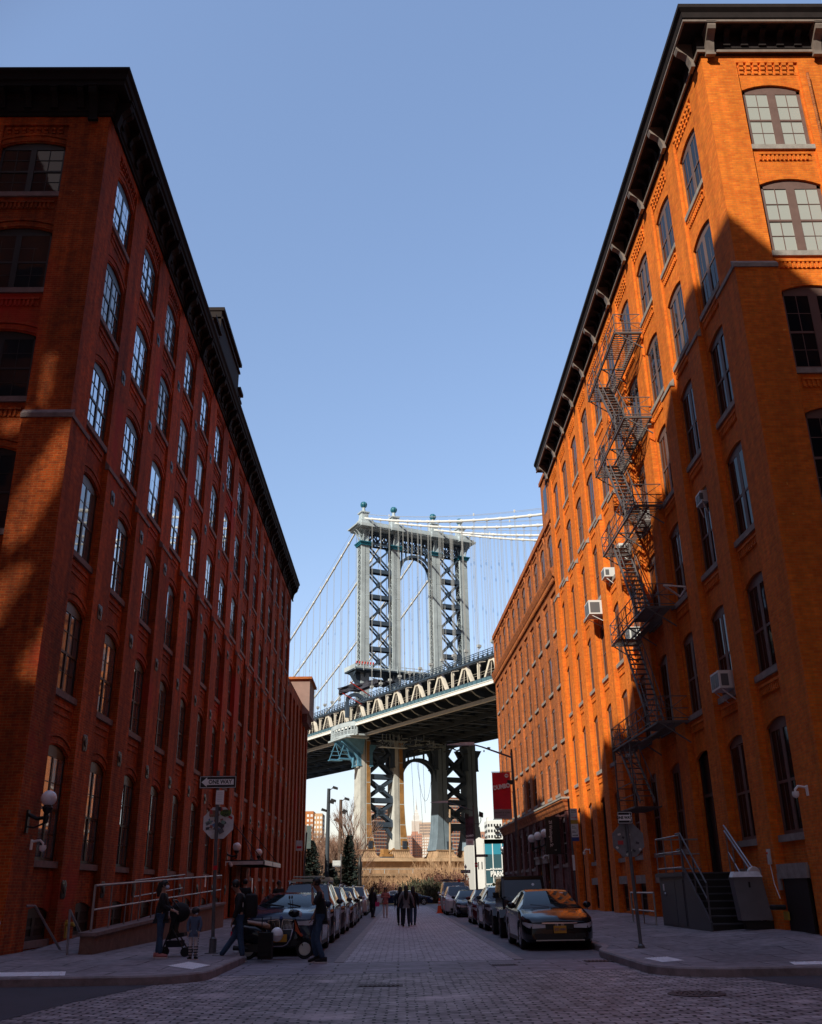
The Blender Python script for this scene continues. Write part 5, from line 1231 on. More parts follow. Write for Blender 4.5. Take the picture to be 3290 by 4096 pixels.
t = thing('maintenance_rig', 'rusty yellow maintenance machine standing on the pier between two tower feet', 'machine', (-3.5, 250, 8.97), .5); b = MB(); b.box(-1.6, 1.4, -1, 1, .3, .9); b.box(-1.2, .2, -.9, .9, .9, 2.1); b.build('body', M['rust'], t); b = MB(); b.bar((.3, 0, .9), (2.2, 0, 2.3), .3); b.bar((2.2, 0, 2.3), (3.2, 0, .7), .25); b.build('boom', M['rust'], t); MB().box(-1.8, 1.6, -1.2, 1.2, 0, .3).build('track', M['bridge_dark'], t)
# ================================================================== distant city
def block(lab, x0, x1, y, h, m, storeys, cols, dep=25, wm='glass_far', band=None, rot=0, top=None, balc=False, ybase=0):
    t = thing('tower_block', lab, 'building', ((x0 + x1) / 2, y, ybase), rot); w = (x1 - x0) / 2
    MB().box(-w, w, 0, dep, -1, h).build('wall', m, t)
    g = MB(); sh = h / (storeys + .5); cw = 2 * w / cols; dc = max(1, int(dep / cw))
    for s_ in range(storeys):
        for c_ in range(cols): x = -w + cw * (c_ + .5); g.box(x - cw * .28, x + cw * .28, -.06, .01, sh * (s_ + .35), sh * (s_ + .85))
        for c_ in range(dc): y_ = dep * (c_ + .5) / dc; g.box(w - .01, w + .06, y_ - cw * .28, y_ + cw * .28, sh * (s_ + .35), sh * (s_ + .85)); g.box(-w - .06, -w + .01, y_ - cw * .28, y_ + cw * .28, sh * (s_ + .35), sh * (s_ + .85))
    tag(g.build('windows', M[wm], t), kind='stuff')
    if band:
        b = MB()
        for s_ in range(storeys + 1): b.box(-w - .1, w + .1, -.1, dep + .1, sh * s_ - .12 * sh, sh * s_ + .04 * sh)
        b.build('floor_bands', band, t)
    if top: MB().box(-w * top[0], w * top[1], 3, dep * .6, h, h + top[2]).build('roof_house', m, t)
    if balc:
        b = MB()
        for s_ in range(storeys): b.box(-w * .15, w * .35, -1.6, -.02, sh * s_ + .3, sh * s_ + 1.5)
        b.build('balconies', M['cornice_R'], t)
    return t
mcream = mat('band_cream', (.75, .62, .5), .7)
mf2 = mat('brick_far_pink', (.48, .24, .17), .85, noise=.1, nscale=.05)
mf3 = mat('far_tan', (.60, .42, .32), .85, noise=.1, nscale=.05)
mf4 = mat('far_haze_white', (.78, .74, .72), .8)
block('brown brick housing tower with cream floor lines behind the left bridge legs', -25.5, -7.5, 900, 74, M['brick_far'], 24, 6, 18, band=mcream, rot=.62)
block('brown brick housing tower with cream floor lines behind the right bridge legs', 42, 60, 900, 80, M['brick_far'], 26, 6, 18, band=mcream, rot=.3)
block('orange brick apartment slab with white windows beyond the left park trees', -69, -61.3, 700, 54.5, mat('brick_far_orange', (.55, .19, .06), .85), 16, 3, 22, 'white', rot=0)
block('pale orange apartment slab rising beside the left light masts', -61.2, -55, 701, 53, mat('brick_far_pale', (.66, .38, .2), .85), 16, 3, 22, 'white')
block('white apartment tower with dark balconies beside the red banner', 53, 63.6, 600, 40.2, M['paleconc'], 12, 6, 20, 'trim', top=(.9, -.3, 2.2), balc=True)
block('red brick building peeping out left of the white apartment tower', 63.5, 71.5, 800, 44.5, mf2, 12, 4, 20)
block('flat topped tan tower seen through the bridge arch, leftmost', 8.3, 15.9, 1300, 67.7, mf2, 18, 3, 25)
block('stepped brick tower seen through the bridge arch, in the middle', 15, 29, 1320, 71, mf2, 20, 6, 25, top=(.9, .3, 3))
block('pale tower seen through the bridge arch, at its right leg', 29.5, 39, 1300, 67.5, mf3, 18, 4, 25, 'white')
block('tall tan block with rows of windows beside the skyscraper in the arch', 49.7, 79, 2500, 160, mf3, 22, 9, 40)
sk = thing('skyscraper', 'hazy white stepped skyscraper with a needle spire seen through the bridge arch', 'skyscraper', (75, 4500, 0))
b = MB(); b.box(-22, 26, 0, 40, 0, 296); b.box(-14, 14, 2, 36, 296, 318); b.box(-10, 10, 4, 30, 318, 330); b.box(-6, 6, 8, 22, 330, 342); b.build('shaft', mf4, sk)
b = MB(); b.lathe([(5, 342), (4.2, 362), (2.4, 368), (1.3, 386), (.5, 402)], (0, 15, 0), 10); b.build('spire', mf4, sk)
b = MB()
for k in range(9): b.box(-20 + k * 5, -18 + k * 5, -.6, 0, 10, 292)
tag(b.build('windows', mf3, sk), kind='stuff')
mb = MB(); mb.box(-260, -20, 0, 30, 0, 22); 
# ================================================================== vehicles
def interp(tab, y):
    if y <= tab[0][0]: return tab[0][1]
    for (a, va), (b, vb) in zip(tab, tab[1:]):
        if y <= b: return va + (vb - va) * (y - a) / max(1e-6, b - a)
    return tab[-1][1]
_wm = {}
def wheel_meshes(r, w, spokes=5, dark=False):
    k = (r, w, spokes, dark)
    if k in _wm: return _wm[k]
    t = MB(); prof = [(r * .66, -w / 2 + .01), (r * .9, -w / 2), (r * .98, -w * .36), (r, -w * .2), (r, w * .2), (r * .98, w * .36), (r * .9, w / 2), (r * .66, w / 2 - .01)]
    t.lathe(prof, (0, 0, 0), 26); t.v = [(z, x, y) for x, y, z in t.v]
    m = MB(); m.lathe([(r * .67, w * .44), (r * .62, w * .5), (r * .60, w * .36)], (0, 0, 0), 26)
    m.lathe([(r * .62, w * .1), (.001, w * .1)], (0, 0, 0), 20); m.lathe([(r * .16, w * .1), (r * .15, w * .46), (.001, w * .48)], (0, 0, 0), 12)
    for q in range(spokes):
        a = 2 * PI * q / spokes
        for da in (-.16, .16): m.bar((r * .1 * math.cos(a), r * .1 * math.sin(a), w * .42), (r * .62 * math.cos(a + da), r * .62 * math.sin(a + da), w * .45), r * .13, w * .1, up=(0, 0, 1))
    m.lathe([(r * .61, -w * .3), (.001, -w * .3)], (0, 0, 0), 20); m.v = [(z, x, y) for x, y, z in m.v]
    _wm[k] = (t.mesh('tyre', M['rubber'], True, 50), m.mesh('rim', M['trim'] if dark else M['alloy']))
    return _wm[k]
def add_wheels(root, hx, ys, r, w=.21, spokes=5, dark=False):
    t, m = wheel_meshes(r, w, spokes, dark)
    for y in ys:
        for sx in (-1, 1):
            e = put(t, 'wheel', root, (sx * hx, y, r), (0, 0, 0 if sx > 0 else PI)); put(m, 'rim', e)
SPEC = {
 'sedan': dict(L=4.75, W=1.86, H=1.45, wf=.95, wr_=3.75, r=.325, belt=[(0, .60), (.05, .68), (.2, .74), (.6, .83), (1.3, .95), (2.2, .97), (3.6, 1.0), (4.3, 1.04), (4.65, 1.0), (4.75, .9)], yc=1.2, yf=2.05, yr=3.25, yd=4.1, rw=.62, pil=[(2.52, 2.6), (3.25, 3.4)]),
 'suv': dict(L=4.7, W=1.88, H=1.68, wf=.9, wr_=3.65, r=.355, belt=[(0, .72), (.05, .84), (.2, .93), (.6, 1.0), (1.1, 1.06), (2.2, 1.1), (3.8, 1.14), (4.5, 1.16), (4.7, 1.0)], yc=1.1, yf=1.85, yr=3.95, yd=4.5, rw=.66, pil=[(2.4, 2.48), (3.3, 3.38)]),
 'hatch': dict(L=4.1, W=1.75, H=1.49, wf=.82, wr_=3.35, r=.31, belt=[(0, .62), (.05, .72), (.2, .80), (.5, .88), (1.0, .98), (2, 1.0), (3.4, 1.03), (3.95, 1.05), (4.1, .9)], yc=.95, yf=1.75, yr=3.3, yd=3.95, rw=.6, pil=[(2.2, 2.28), (3.0, 3.1)]),
 'van': dict(L=5.4, W=1.98, H=1.98, wf=.95, wr_=4.3, r=.36, belt=[(0, .8), (.05, .95), (.2, 1.02), (.5, 1.08), (.9, 1.15), (2, 1.18), (5.2, 1.2), (5.4, 1.1)], yc=.85, yf=1.65, yr=5.15, yd=5.38, rw=.74, pil=[(2.3, 2.42), (3.6, 3.72)]),
}
def car(kind, label, x, y, col, rotz=0, plate=None, rails=False, grille='bar', cat='car', name='parked_car', rack=False, spokes=5, trimlow=True, H=None, group=None):
    s = SPEC[kind]; Hh = H or s['H']; Wd = s['W'] / 2; Ln = s['L']
    root = thing(name, label, cat, (x, y, 0), rotz, group)
    pm_ = paint('paint_' + label[:18], col)
    ra = s['r'] + .065
    ys = {0, .04, .1, .2, .33, .5, .8, 1.1, s['yc'], s['yf'], s['yr'], s['yd'], Ln, Ln - .05, Ln - .15, Ln - .35, 2.2, 3.0}
    for (a, b) in s['pil']: ys |= {a, b}
    for w in (s['wf'], s['wr_']):
        for k in range(9): ys.add(w - ra * math.cos(PI * k / 8))
        ys |= {w - ra - .004, w + ra + .004}
    for k in range(1, 4): ys.add(s['yc'] + (s['yf'] - s['yc']) * k / 4); ys.add(s['yr'] + (s['yd'] - s['yr']) * k / 4)
    ys = sorted(v for v in ys if 0 <= v <= Ln)
    def hw(v):
        f = 1
        if v < .55: f -= .22 * (1 - v / .55) ** 2.2
        if v > Ln - .5: f -= .14 * (1 - (Ln - v) / .5) ** 2
        return Wd * f
    def zlow(v):
        for w in (s['wf'], s['wr_']):
            if abs(v - w) <= ra + 1e-6: return s['r'] + math.sqrt(max(0, ra * ra - (v - w) ** 2))
        return .2 + (.06 if v < .1 or v > Ln - .1 else 0)
    def top(v):
        zb = interp(s['belt'], v)
        if v <= s['yc'] or v >= s['yd']: return zb + .05, 0
        if v < s['yf']: f = (v - s['yc']) / (s['yf'] - s['yc']); g = f ** .88
        elif v > s['yr']: f = (s['yd'] - v) / (s['yd'] - s['yr']); g = f ** .75
        else: f = g = 1
        crown = Hh - .05 * ((v - (s['yf'] + s['yr']) / 2) / ((s['yr'] - s['yf']) / 2)) ** 2 if s['yf'] <= v <= s['yr'] else Hh - .05
        return zb + .05 + (crown - zb - .05) * g, g
    body = MB(); gl = MB(); secs = []
    for v in ys:
        zb = interp(s['belt'], v); h_ = hw(v); zl = zlow(v); zt, f = top(v)
        rw = h_ * .86 + (s['rw'] - h_ * .86) * f if f else h_ * .86
        zm = max(zl + .04, zb * .55)
        secs.append([(0, zl), (h_ * .9, zl), (h_ * .985, max(zl + .01, .28)), (h_, zm), (h_ * .985, zb - .05), (h_ * .94, zb), (rw, zt - (.045 if f else .02) ), (rw * .93 if f else rw * .7, zt - .012), (rw * .5, zt + .004), (0, zt + .012)])
    n = len(secs[0])
    for sgn in (1, -1):
        base = len(body.v); gb = len(gl.v)
        for v, sec in zip(ys, secs):
            for (px, pz) in sec: body.v.append((sgn * px, v, pz)); gl.v.append((sgn * px, v, pz))
        for k in range(len(ys) - 1):
            ym = (ys[k] + ys[k + 1]) / 2
            for j in range(n - 1):
                f_ = (base + k * n + j, base + (k + 1) * n + j, base + (k + 1) * n + j + 1, base + k * n + j + 1)
                g = False
                if j == 5 and s['yc'] + .22 < ym < s['yd'] - .12 and not any(a < ym < b for a, b in s['pil']) and not (kind == 'van' and ym > 3.6 and False): g = True
                if j >= 7 and (s['yc'] + .02 < ym < s['yf'] or s['yr'] < ym < s['yd'] - .03): g = True
                if g: gl.face([gb + q - base for q in f_])
                else: body.face(f_)
        body.face([base + j for j in range(n)]); body.face([base + (len(ys) - 1) * n + j for j in range(n)])
    bm_ = body.mesh('body', pm_, True, 32); put(bm_, 'body', root)
    used = sorted({i for f_ in gl.f for i in f_}); mp = {o: i for i, o in enumerate(used)}; g2 = MB(); g2.v = [gl.v[i] for i in used]
    for f_ in gl.f: g2.face([mp[i] for i in f_])
    put(g2.mesh('window_glass', M['carglass'], True, 40), 'window_glass', root)
    add_wheels(root, Wd - .115, (s['wf'], s['wr_']), s['r'], .21, spokes)
    zb0 = interp(s['belt'], .12)
    for sgn in (-1, 1):     # headlamps wrap round the corner
        b = MB(); pts = [(hw(0) * .50, -.012)] + [(hw(v) * (.80 if v == 0 else .99) + .008, v - .006) for v in (0, .08, .18, .34)]
        pts = [(hw(0) * .5, -.012), (hw(0) * .95, -.012), (hw(.06) + .008, .06), (hw(.16) + .008, .16), (hw(.32) + .007, .32)]
        zl0 = [zb0 - .17, zb0 - .18, zb0 - .17, zb0 - .14, zb0 - .08]; zh0 = [zb0 - .09, zb0 - .07, zb0 - .055, zb0 - .04, zb0 - .035]
        for k in range(4): b.poly([(sgn * pts[k][0], pts[k][1], zl0[k]), (sgn * pts[k + 1][0], pts[k + 1][1], zl0[k + 1]), (sgn * pts[k + 1][0], pts[k + 1][1], zh0[k + 1]), (sgn * pts[k][0], pts[k][1], zh0[k])])
        b.build('headlight', M['lamp'], root)
        mb_ = MB().ball((0, 0, 0), .11, 10, 7, 1.0, .6, .75); put(mb_.mesh('mirror', pm_, True, 80), 'mirror', root, (sgn * (hw(1.5) + .10), s['yc'] + .38, interp(s['belt'], 1.5) + .10))
        f_ = MB().box(-.12, .12, -.02, .0, -.05, .05); put(f_.mesh('fog_light', M['trim']), 'fog_light', root, (sgn * hw(0) * .72, -.006, .36))
        tl = MB().box(-.14, .14, 0, .03, -.08, .1); put(tl.mesh('tail_light', M['red']), 'tail_light', root, (sgn * hw(Ln) * .8, Ln - .01, interp(s['belt'], Ln - .2) - .12))
    g = MB(); h0 = hw(0)
    if grille == 'kidney':
        for sgn in (-1, 1):
            g.prism([(sgn * .03, -.02, zb0 - .25), (sgn * .28, -.02, zb0 - .24), (sgn * .30, -.02, zb0 - .08), (sgn * .06, -.02, zb0 - .06)], (0, .025, 0))
        put(g.mesh('grille', M['trim']), 'grille', root); g = MB()
        for sgn in (-1, 1):
            q = [(sgn * .02, -.03, zb0 - .27), (sgn * .30, -.03, zb0 - .26), (sgn * .32, -.03, zb0 - .06), (sgn * .05, -.03, zb0 - .04)]
            for k in range(4): g.bar(q[k], q[(k + 1) % 4], .018)
            for k in range(7): g.bar((sgn * (.07 + k * .033), -.03, zb0 - .25), (sgn * (.085 + k * .033), -.03, zb0 - .08), .008)
        put(g.mesh('grille_trim', M['chrome']), 'grille_trim', root)
        g = MB().lathe([(.042, 0), (.035, .01), (0, .012)], (0, 0, 0), 12); e = put(g.mesh('badge', M['navy'], True), 'badge', root, (0, -.004, zb0 + .005), (PI / 2.6, 0, 0))
    else:
        g.box(-h0 * .48, h0 * .48, -.015, .01, zb0 - .2, zb0 - .06); put(g.mesh('grille', M['trim']), 'grille', root)
        g = MB(); g.box(-h0 * .62, h0 * .62, -.028, -.016, zb0 - .075, zb0 - .045)
        if grille == 'slats':
            for k in range(3): g.box(-h0 * .46, h0 * .46, -.025, -.016, zb0 - .185 + k * .04, zb0 - .175 + k * .04)
        put(g.mesh('grille_trim', M['chrome'] if grille != 'dark' else M['trim']), 'grille_trim', root)
        if grille in ('bar',):
            g = MB(); 
            for sgn in (-1, 1): g.bar((sgn * .05, -.035, zb0 - .19), (sgn * .06, -.035, zb0 - .06), .018)
            g.bar((-.05, -.035, zb0 - .13), (.05, -.035, zb0 - .13), .016)
            for p_, q_ in (((-.09, zb0 - .2), (.09, zb0 - .2)), ((.09, zb0 - .2), (.1, zb0 - .05)), ((.1, zb0 - .05), (-.1, zb0 - .05)), ((-.1, zb0 - .05), (-.09, zb0 - .2))): g.bar((p_[0], -.033, p_[1]), (q_[0], -.033, q_[1]), .01)
            put(g.mesh('badge', M['chrome']), 'badge', root)
        elif grille == 'slats': g = MB().lathe([(.06, 0), (.05, .015), (0, .02)], (0, 0, 0), 14); put(g.mesh('badge', M['chrome'], True), 'badge', root, (0, -.02, zb0 - .12), (PI / 2, 0, 0))
    lowb = MB(); lowb.box(-h0 * .82, h0 * .82, -.012, .01, .27, .40); put(lowb.mesh('lower_intake', M['trim']), 'lower_intake', root)
    lip = MB(); lip.box(-h0 * .85, h0 * .85, -.03, .01, .235, .262); put(lip.mesh('bumper_lip', M['alloy'] if grille == 'bar' else M['trim']), 'bumper_lip', root)
    if trimlow:
        b = MB()
        for sgn in (-1, 1): b.box(sgn * Wd * .955 - .03, sgn * Wd * .955 + .03, s['wf'] + ra + .05, s['wr_'] - ra - .05, .2, .3)
        put(b.mesh('sill', M['trim']), 'sill', root)
    b = MB()
    for sgn in (-1, 1):
        for yy in (s['yf'] + .45, s['pil'][0][1] + .7): b.box(sgn * (Wd + .0) - .012, sgn * (Wd) + .012, yy, yy + .16, interp(s['belt'], yy) - .16, interp(s['belt'], yy) - .13)
    put(b.mesh('door_handle', M['chrome'] if grille != 'dark' else M['trim']), 'door_handle', root)
    b = MB(); 
    for sgn in (-1, 1): b.bar((sgn * s['rw'] * .1 if sgn < 0 else s['rw'] * .55, s['yc'] + .02, interp(s['belt'], s['yc']) + .075), ((-.55 if sgn < 0 else .02), s['yc'] + .13, interp(s['belt'], s['yc']) + .14), .018)
    put(b.mesh('wiper', M['trim']), 'wiper', root)
    b = MB().box(.22, .34, 0, .004, 0, .07); put(b.mesh('windscreen_sticker', M['sticker']), 'windscreen_sticker', root, (.12, s['yf'] - .14, top(s['yf'] - .14)[0] - .03), (-.6, 0, 0))
    if rails:
        b = MB()
        for sgn in (-1, 1): b.tube([(sgn * s['rw'] * .96, s['yf'] + .1, Hh - .04), (sgn * s['rw'] * .96, s['yf'] + .3, Hh + .045), (sgn * s['rw'] * .96, s['yr'] - .2, Hh + .045), (sgn * s['rw'] * .96, s['yr'], Hh - .04)], .02, 6)
        put(b.mesh('roof_rail', M['alloy'], True), 'roof_rail', root)
    if rack:
        b = MB()
        for yy in (s['yf'] + .5, s['yr'] - .6): b.box(-.72, .72, yy - .03, yy + .03, Hh + .05, Hh + .09)
        b.box(-.58, .42, s['yf'] + .4, s['yr'] - .4, Hh + .1, Hh + .13); b.box(-.55, .4, s['yf'] + .42, s['yr'] - .4, Hh + .19, Hh + .22); b.box(.5, .68, s['yf'] + .3, s['yr'] - .3, Hh + .09, Hh + .17)
        put(b.mesh('roof_rack', M['alloy']), 'roof_rack', root)
    if plate:
        b = MB().box(-.16, .16, -.03, -.0, -.085, .085); e = put(b.mesh('number_plate', M['yellow']), 'number_plate', root, (plate[1], -.03, plate[2]))
        if plate[0]: text(plate[0], .085, M['navy'], e, (0, -.033, 0), (PI / 2, 0, 0), sx=.85)
    return root
car('sedan', 'glossy black sedan with a yellow number plate parked nearest on the right', 4.05, 26.15, (.006, .007, .011), plate=('JKD 4984', 0, .50), grille='bar')
car('suv', 'dark grey hatchback car parked behind the black off-roader on the right', 4.12, 38.4, (.05, .052, .058), grille='slats', H=1.58)
car('hatch', 'maroon small car parked between the grey hatchback and blue sedan', 4.1, 45.6, (.10, .012, .02), grille='dark')
car('sedan', 'dark blue sedan parked before the white off-road wagon on the right', 4.1, 57.7, (.012, .016, .035), grille='dark')
car('suv', 'white off-road wagon parked between blue sedan and pale van', 3.72, 62.8, (.62, .61, .62), grille='dark', H=1.7)
v_ = car('van', 'pale silver van with orange beacon and roof ladders, last in the right row', 3.75, 68.9, (.42, .41, .40), grille='dark', cat='van', name='parked_van')
put(MB().lathe([(.1, 0), (.09, .18), (0, .2)], (0, 0, 0), 12).mesh('beacon', M['orange'], True), 'beacon', v_, (.35, 1.9, 1.96))
b = MB()
for x in (-.6, .1, .7): b.bar((x, 1.9, 2.12), (x + .1, 4.8, 2.14), .06)
for y in (2.0, 3.2, 4.4): b.bar((-.8, y, 2.06), (.8, y, 2.06), .05)
b.box(-.75, -.35, 1.9, 2.3, 2.0, 2.16); put(b.mesh('ladder_rack', M['pole']), 'ladder_rack', v_)
car('suv', 'dark blue estate car with twin kidney grille parked nearest on the left behind the scooter', -2.98, 25.55, (.022, .036, .065), plate=('', 0, .42), grille='kidney', H=1.46)
car('suv', 'dark grey sport utility car with silver roof rack, second in the left row', -3.0, 31.2, (.035, .036, .042), rails=True, rack=True, grille='slats', H=1.74)
car('suv', 'grey sport utility car with roof rails, third in the left row', -3.0, 37.4, (.06, .06, .066), rails=True, grille='slats', H=1.66)
car('hatch', 'small dark hatchback, fourth in the left row, lower than the cars around it', -2.92, 43.8, (.035, .022, .024), grille='dark')
car('suv', 'dark sport utility car behind the small hatchback in the left row', -3.05, 49.1, (.05, .045, .048), rails=True, grille='dark', H=1.68)
car('hatch', 'pale small car tucked before the silver people carrier in the left row', -3.1, 56.0, (.35, .34, .34), grille='dark')
car('suv', 'silver people carrier with dark windscreen near the end of the left row', -3.1, 64.9, (.46, .45, .45), rails=True, grille='slats', H=1.76)
car('suv', 'dark car parked last in the left row beyond the silver people carrier', -3.15, 72.2, (.03, .03, .036), grille='dark', H=1.6)
car('sedan', 'dark blue sedan driving across the far end of the street', 3.35, 108.3, (.012, .022, .06), rotz=-PI / 2 + 2 * PI / 2, name='moving_car', grille='dark') if 0 else None
fc = car('sedan', 'dark blue sedan crossing the far end of the street, seen side on', 3.4, 107.9, (.012, .022, .06), rotz=PI / 2, name='moving_car', grille='dark')
wc_ = car('sedan', 'white car in sunshine partly hidden behind the crossing blue sedan', 2.1, 111.2, (.7, .68, .66), rotz=PI / 2, name='parked_car', grille='dark')
# boxy off-roader
t = thing('offroad_car', 'boxy black off-road car with round lamps and flared wings behind the black sedan', 'car', (4.15, 32.5, 0)); bp_ = paint('paint_offroad', (.007, .008, .011))
b = MB(); b.box(-.74, .74, 1.55, 4.1, .52, 1.16); b.prism([(-.60, .22, .62), (.60, .22, .62), (.60, .22, 1.10), (.48, .22, 1.17), (-.48, .22, 1.17), (-.60, .22, 1.10)], (0, .04, 0))
i = len(b.v); A = [(-.6, .26, .62), (.6, .26, .62), (.6, .26, 1.1), (.46, .26, 1.17), (-.46, .26, 1.17), (-.6, .26, 1.1)]; B = [(-.72, 1.56, .62), (.72, 1.56, .62), (.72, 1.56, 1.17), (.58, 1.56, 1.25), (-.58, 1.56, 1.25), (-.72, 1.56, 1.17)]
for q in range(6): b.poly([A[q], A[(q + 1) % 6], B[(q + 1) % 6], B[q]])
b.build('body', bp_, t, smooth=True, angle=30)
b = MB(); b.prism([(-.74, 1.95, 1.16), (-.74, 4.1, 1.16), (-.70, 4.05, 1.78), (-.70, 2.02, 1.80)], (.04, 0, 0)); b.prism([(.74, 1.95, 1.16), (.74, 4.1, 1.16), (.70, 4.05, 1.78), (.70, 2.02, 1.80)], (-.04, 0, 0)); b.prism([(-.72, 1.92, 1.80), (.72, 1.92, 1.80), (.70, 1.95, 1.88), (-.70, 1.95, 1.88)], (0, 2.2, 0)); b.box(-.7, .7, 4.05, 4.1, 1.16, 1.8); b.build('hard_top', bp_, t)
b = MB()
for sg in (-1, 1): b.bar((sg * .70, 1.58, 1.18), (sg * .66, 1.96, 1.82), .09, .07)
b.bar((-.7, 1.58, 1.2), (.7, 1.58, 1.2), .07); b.bar((-.68, 1.95, 1.81), (.68, 1.95, 1.81), .09); b.build('windscreen_frame', bp_, t)
b = MB(); b.poly([(-.66, 1.60, 1.23), (.66, 1.60, 1.23), (.63, 1.93, 1.78), (-.63, 1.93, 1.78)])
for sg in (-1, 1):
    for y0, y1 in ((2.08, 2.85), (2.97, 3.95)): b.poly([(sg * .752, y0, 1.22), (sg * .752, y1, 1.22), (sg * .722, y1, 1.72), (sg * .722, y0, 1.72)])
b.build('window_glass', M['carglass'], t)
for sg in (-1, 1):
    for yc in (.95, 3.45):
        b = MB()
        pts = [(yc - .62, .62), (yc - .45, .86), (yc + .3, .88), (yc + .62, .64), (yc + .62, .58), (yc + .28, .80), (yc - .42, .80), (yc - .58, .58)]
        b.prism([(sg * .60, y, z) for y, z in pts], (sg * .36, 0, 0)); b.build('wing', bp_, t)
b = MB(); b.box(-.86, .86, -.08, .16, .50, .68); b.build('bumper', M['trim'], t)
b = MB()
for k in range(7): b.box(-.33 + k * .1, -.27 + k * .1, .205, .225, .7, 1.06)
b.build('grille', M['dark'], t)
for sg in (-1, 1):
    put(MB().lathe([(.10, 0), (.09, .03), (0, .05)], (0, 0, 0), 16).mesh('headlight', M['lamp'], True), 'headlight', t, (sg * .47, .22, .94), (PI / 2, 0, 0)); put(MB().box(-.1, .1, -.06, .06, -.09, .09).mesh('mirror', bp_), 'mirror', t, (sg * .92, 1.85, 1.28))
add_wheels(t, .80, (.95, 3.45), .40, .26, 5, True)
put(MB().lathe([(.05, 0), (.05, .01)], (0, 0, 0), 10).mesh('windscreen_sticker', M['sticker']), 'windscreen_sticker', t, (.35, 1.83, 1.6), (1.0, 0, 0))
MB().bar((-.05, 1.56, 1.24), (.45, 1.58, 1.3), .02).build('wiper', M['trim'], t)
# scooter, seen side on in front of the estate car (local x forward)
t = thing('motor_scooter', 'dark motor scooter with tan seat parked across the kerb on the left', 'scooter', (-3.22, 24.65, 0))
sp_ = paint('paint_scooter', (.010, .012, .018)); so = paint('paint_scooter_orange', (.55, .09, .03))
T_, R_ = wheel_meshes(.215, .1, 5)
for x, nm in ((.93, 'wheel'), (-.42, 'wheel')):
    e = put(T_, nm, t, (x, 0, .215), (0, 0, -PI / 2)); put(R_, 'rim', e)
b = MB(); N_ = 12; secs = [(-.82, .60, .06, .10), (-.72, .62, .15, .17), (-.5, .60, .2, .22), (-.25, .55, .2, .24), (-.02, .46, .17, .2), (.12, .36, .14, .12)]
for x, z, wy, wz in secs:
    for j in range(N_): a = 2 * PI * j / N_; b.vert(x, wy * math.cos(a), z + wz * math.sin(a))
for k in range(len(secs) - 1):
    for j in range(N_): a0 = k * N_ + j; a1 = k * N_ + (j + 1) % N_; b.face((a0, a1, a1 + N_, a0 + N_))
b.face(range(N_)); b.face(range((len(secs) - 1) * N_, len(secs) * N_)); b.build('rear_cowl', sp_, t, smooth=True, angle=60)
b = MB(); secs = [(-.72, .80, .10, .035), (-.6, .815, .14, .05), (-.38, .80, .145, .055), (-.18, .765, .13, .06), (-.02, .73, .13, .075), (.1, .69, .10, .06)]
for x, z, wy, wz in secs:
    for j in range(N_): a = 2 * PI * j / N_; b.vert(x, wy * math.cos(a), z + wz * math.sin(a))
for k in range(len(secs) - 1):
    for j in range(N_): a0 = k * N_ + j; a1 = k * N_ + (j + 1) % N_; b.face((a0, a1, a1 + N_, a0 + N_))
b.face(range(N_)); b.face(range((len(secs) - 1) * N_, len(secs) * N_)); b.build('seat', M['tan'], t, smooth=True, angle=70)
shp = [(.05, .29), (.42, .29), (.52, .33), (.60, .45), (.645, .62), (.66, .80), (.63, .92)]
b = MB()
for k in range(len(shp) - 1):
    (x0, z0), (x1, z1) = shp[k], shp[k + 1]; w0 = .17 if k < 2 else .22; w1 = .17 if k < 1 else .22
    if k > 3: w1 = .15
    b.poly([(x0, -w0, z0), (x0, w0, z0), (x1, w1, z1), (x1, -w1, z1)]); b.poly([(x0 + .03, -w0, z0 - .03), (x0 + .03, w0, z0 - .03), (x1 + .04, w1, z1 - .0), (x1 + .04, -w1, z1)])
b.build('leg_shield', sp_, t)
MB().tube([(x, -.20, z) for x, z in shp[:6]], .014, 6).build('shield_trim', M['chrome'], t, smooth=True)
b = MB(); b.prism([(.68, -.1, .86), (.80, -.1, .60), (.88, -.1, .50), (.84, -.1, .49), (.70, -.1, .62)], (0, .2, 0)); b.build('front_panel', so, t)
b = MB(); b.tube([(.64, 0, .85), (.76, 0, .6), (.9, 0, .24)], [.07, .06, .045], 10); b.build('fork', sp_, t, smooth=True)
b = MB(); 
for k in range(7):
    a0, a1 = PI * .12 + PI * .62 * k / 7, PI * .12 + PI * .62 * (k + 1) / 7
    b.prism([(.93 + .25 * math.cos(a0), -.07, .215 + .25 * math.sin(a0)), (.93 + .25 * math.cos(a1), -.07, .215 + .25 * math.sin(a1)), (.93 + .30 * math.cos(a1), -.05, .215 + .30 * math.sin(a1)), (.93 + .30 * math.cos(a0), -.05, .215 + .30 * math.sin(a0))], (0, .13, 0))
b.build('front_mudguard', sp_, t)
b = MB(); b.ball((.66, 0, 1.0), .12, 12, 8, 1.25, .9, .75); b.tube([(.60, -.34, 1.03), (.58, -.2, 1.05), (.64, 0, 1.04), (.58, .2, 1.05), (.60, .34, 1.03)], [.022, .024, .03, .024, .022], 8); b.build('handlebar', sp_, t, smooth=True)
MB().ball((.80, 0, .98), .075, 12, 8, .5, 1, 1).build('headlight', M['lamp'], t, smooth=True)
for sg in (-1, 1): b = MB(); b.tube([(.60, sg * .2, 1.06), (.57, sg * .27, 1.3)], .008, 6); b.ball((.56, sg * .28, 1.36), .06, 10, 7, .35, 1, .75); b.build('mirror', M['trim'], t, smooth=True)
b = MB(); b.box(-.5, .1, -.11, .11, .17, .34); b.tube([(-.4, -.12, .24), (-.75, -.14, .27)], [.04, .055], 8); b.build('engine', M['trim'], t)
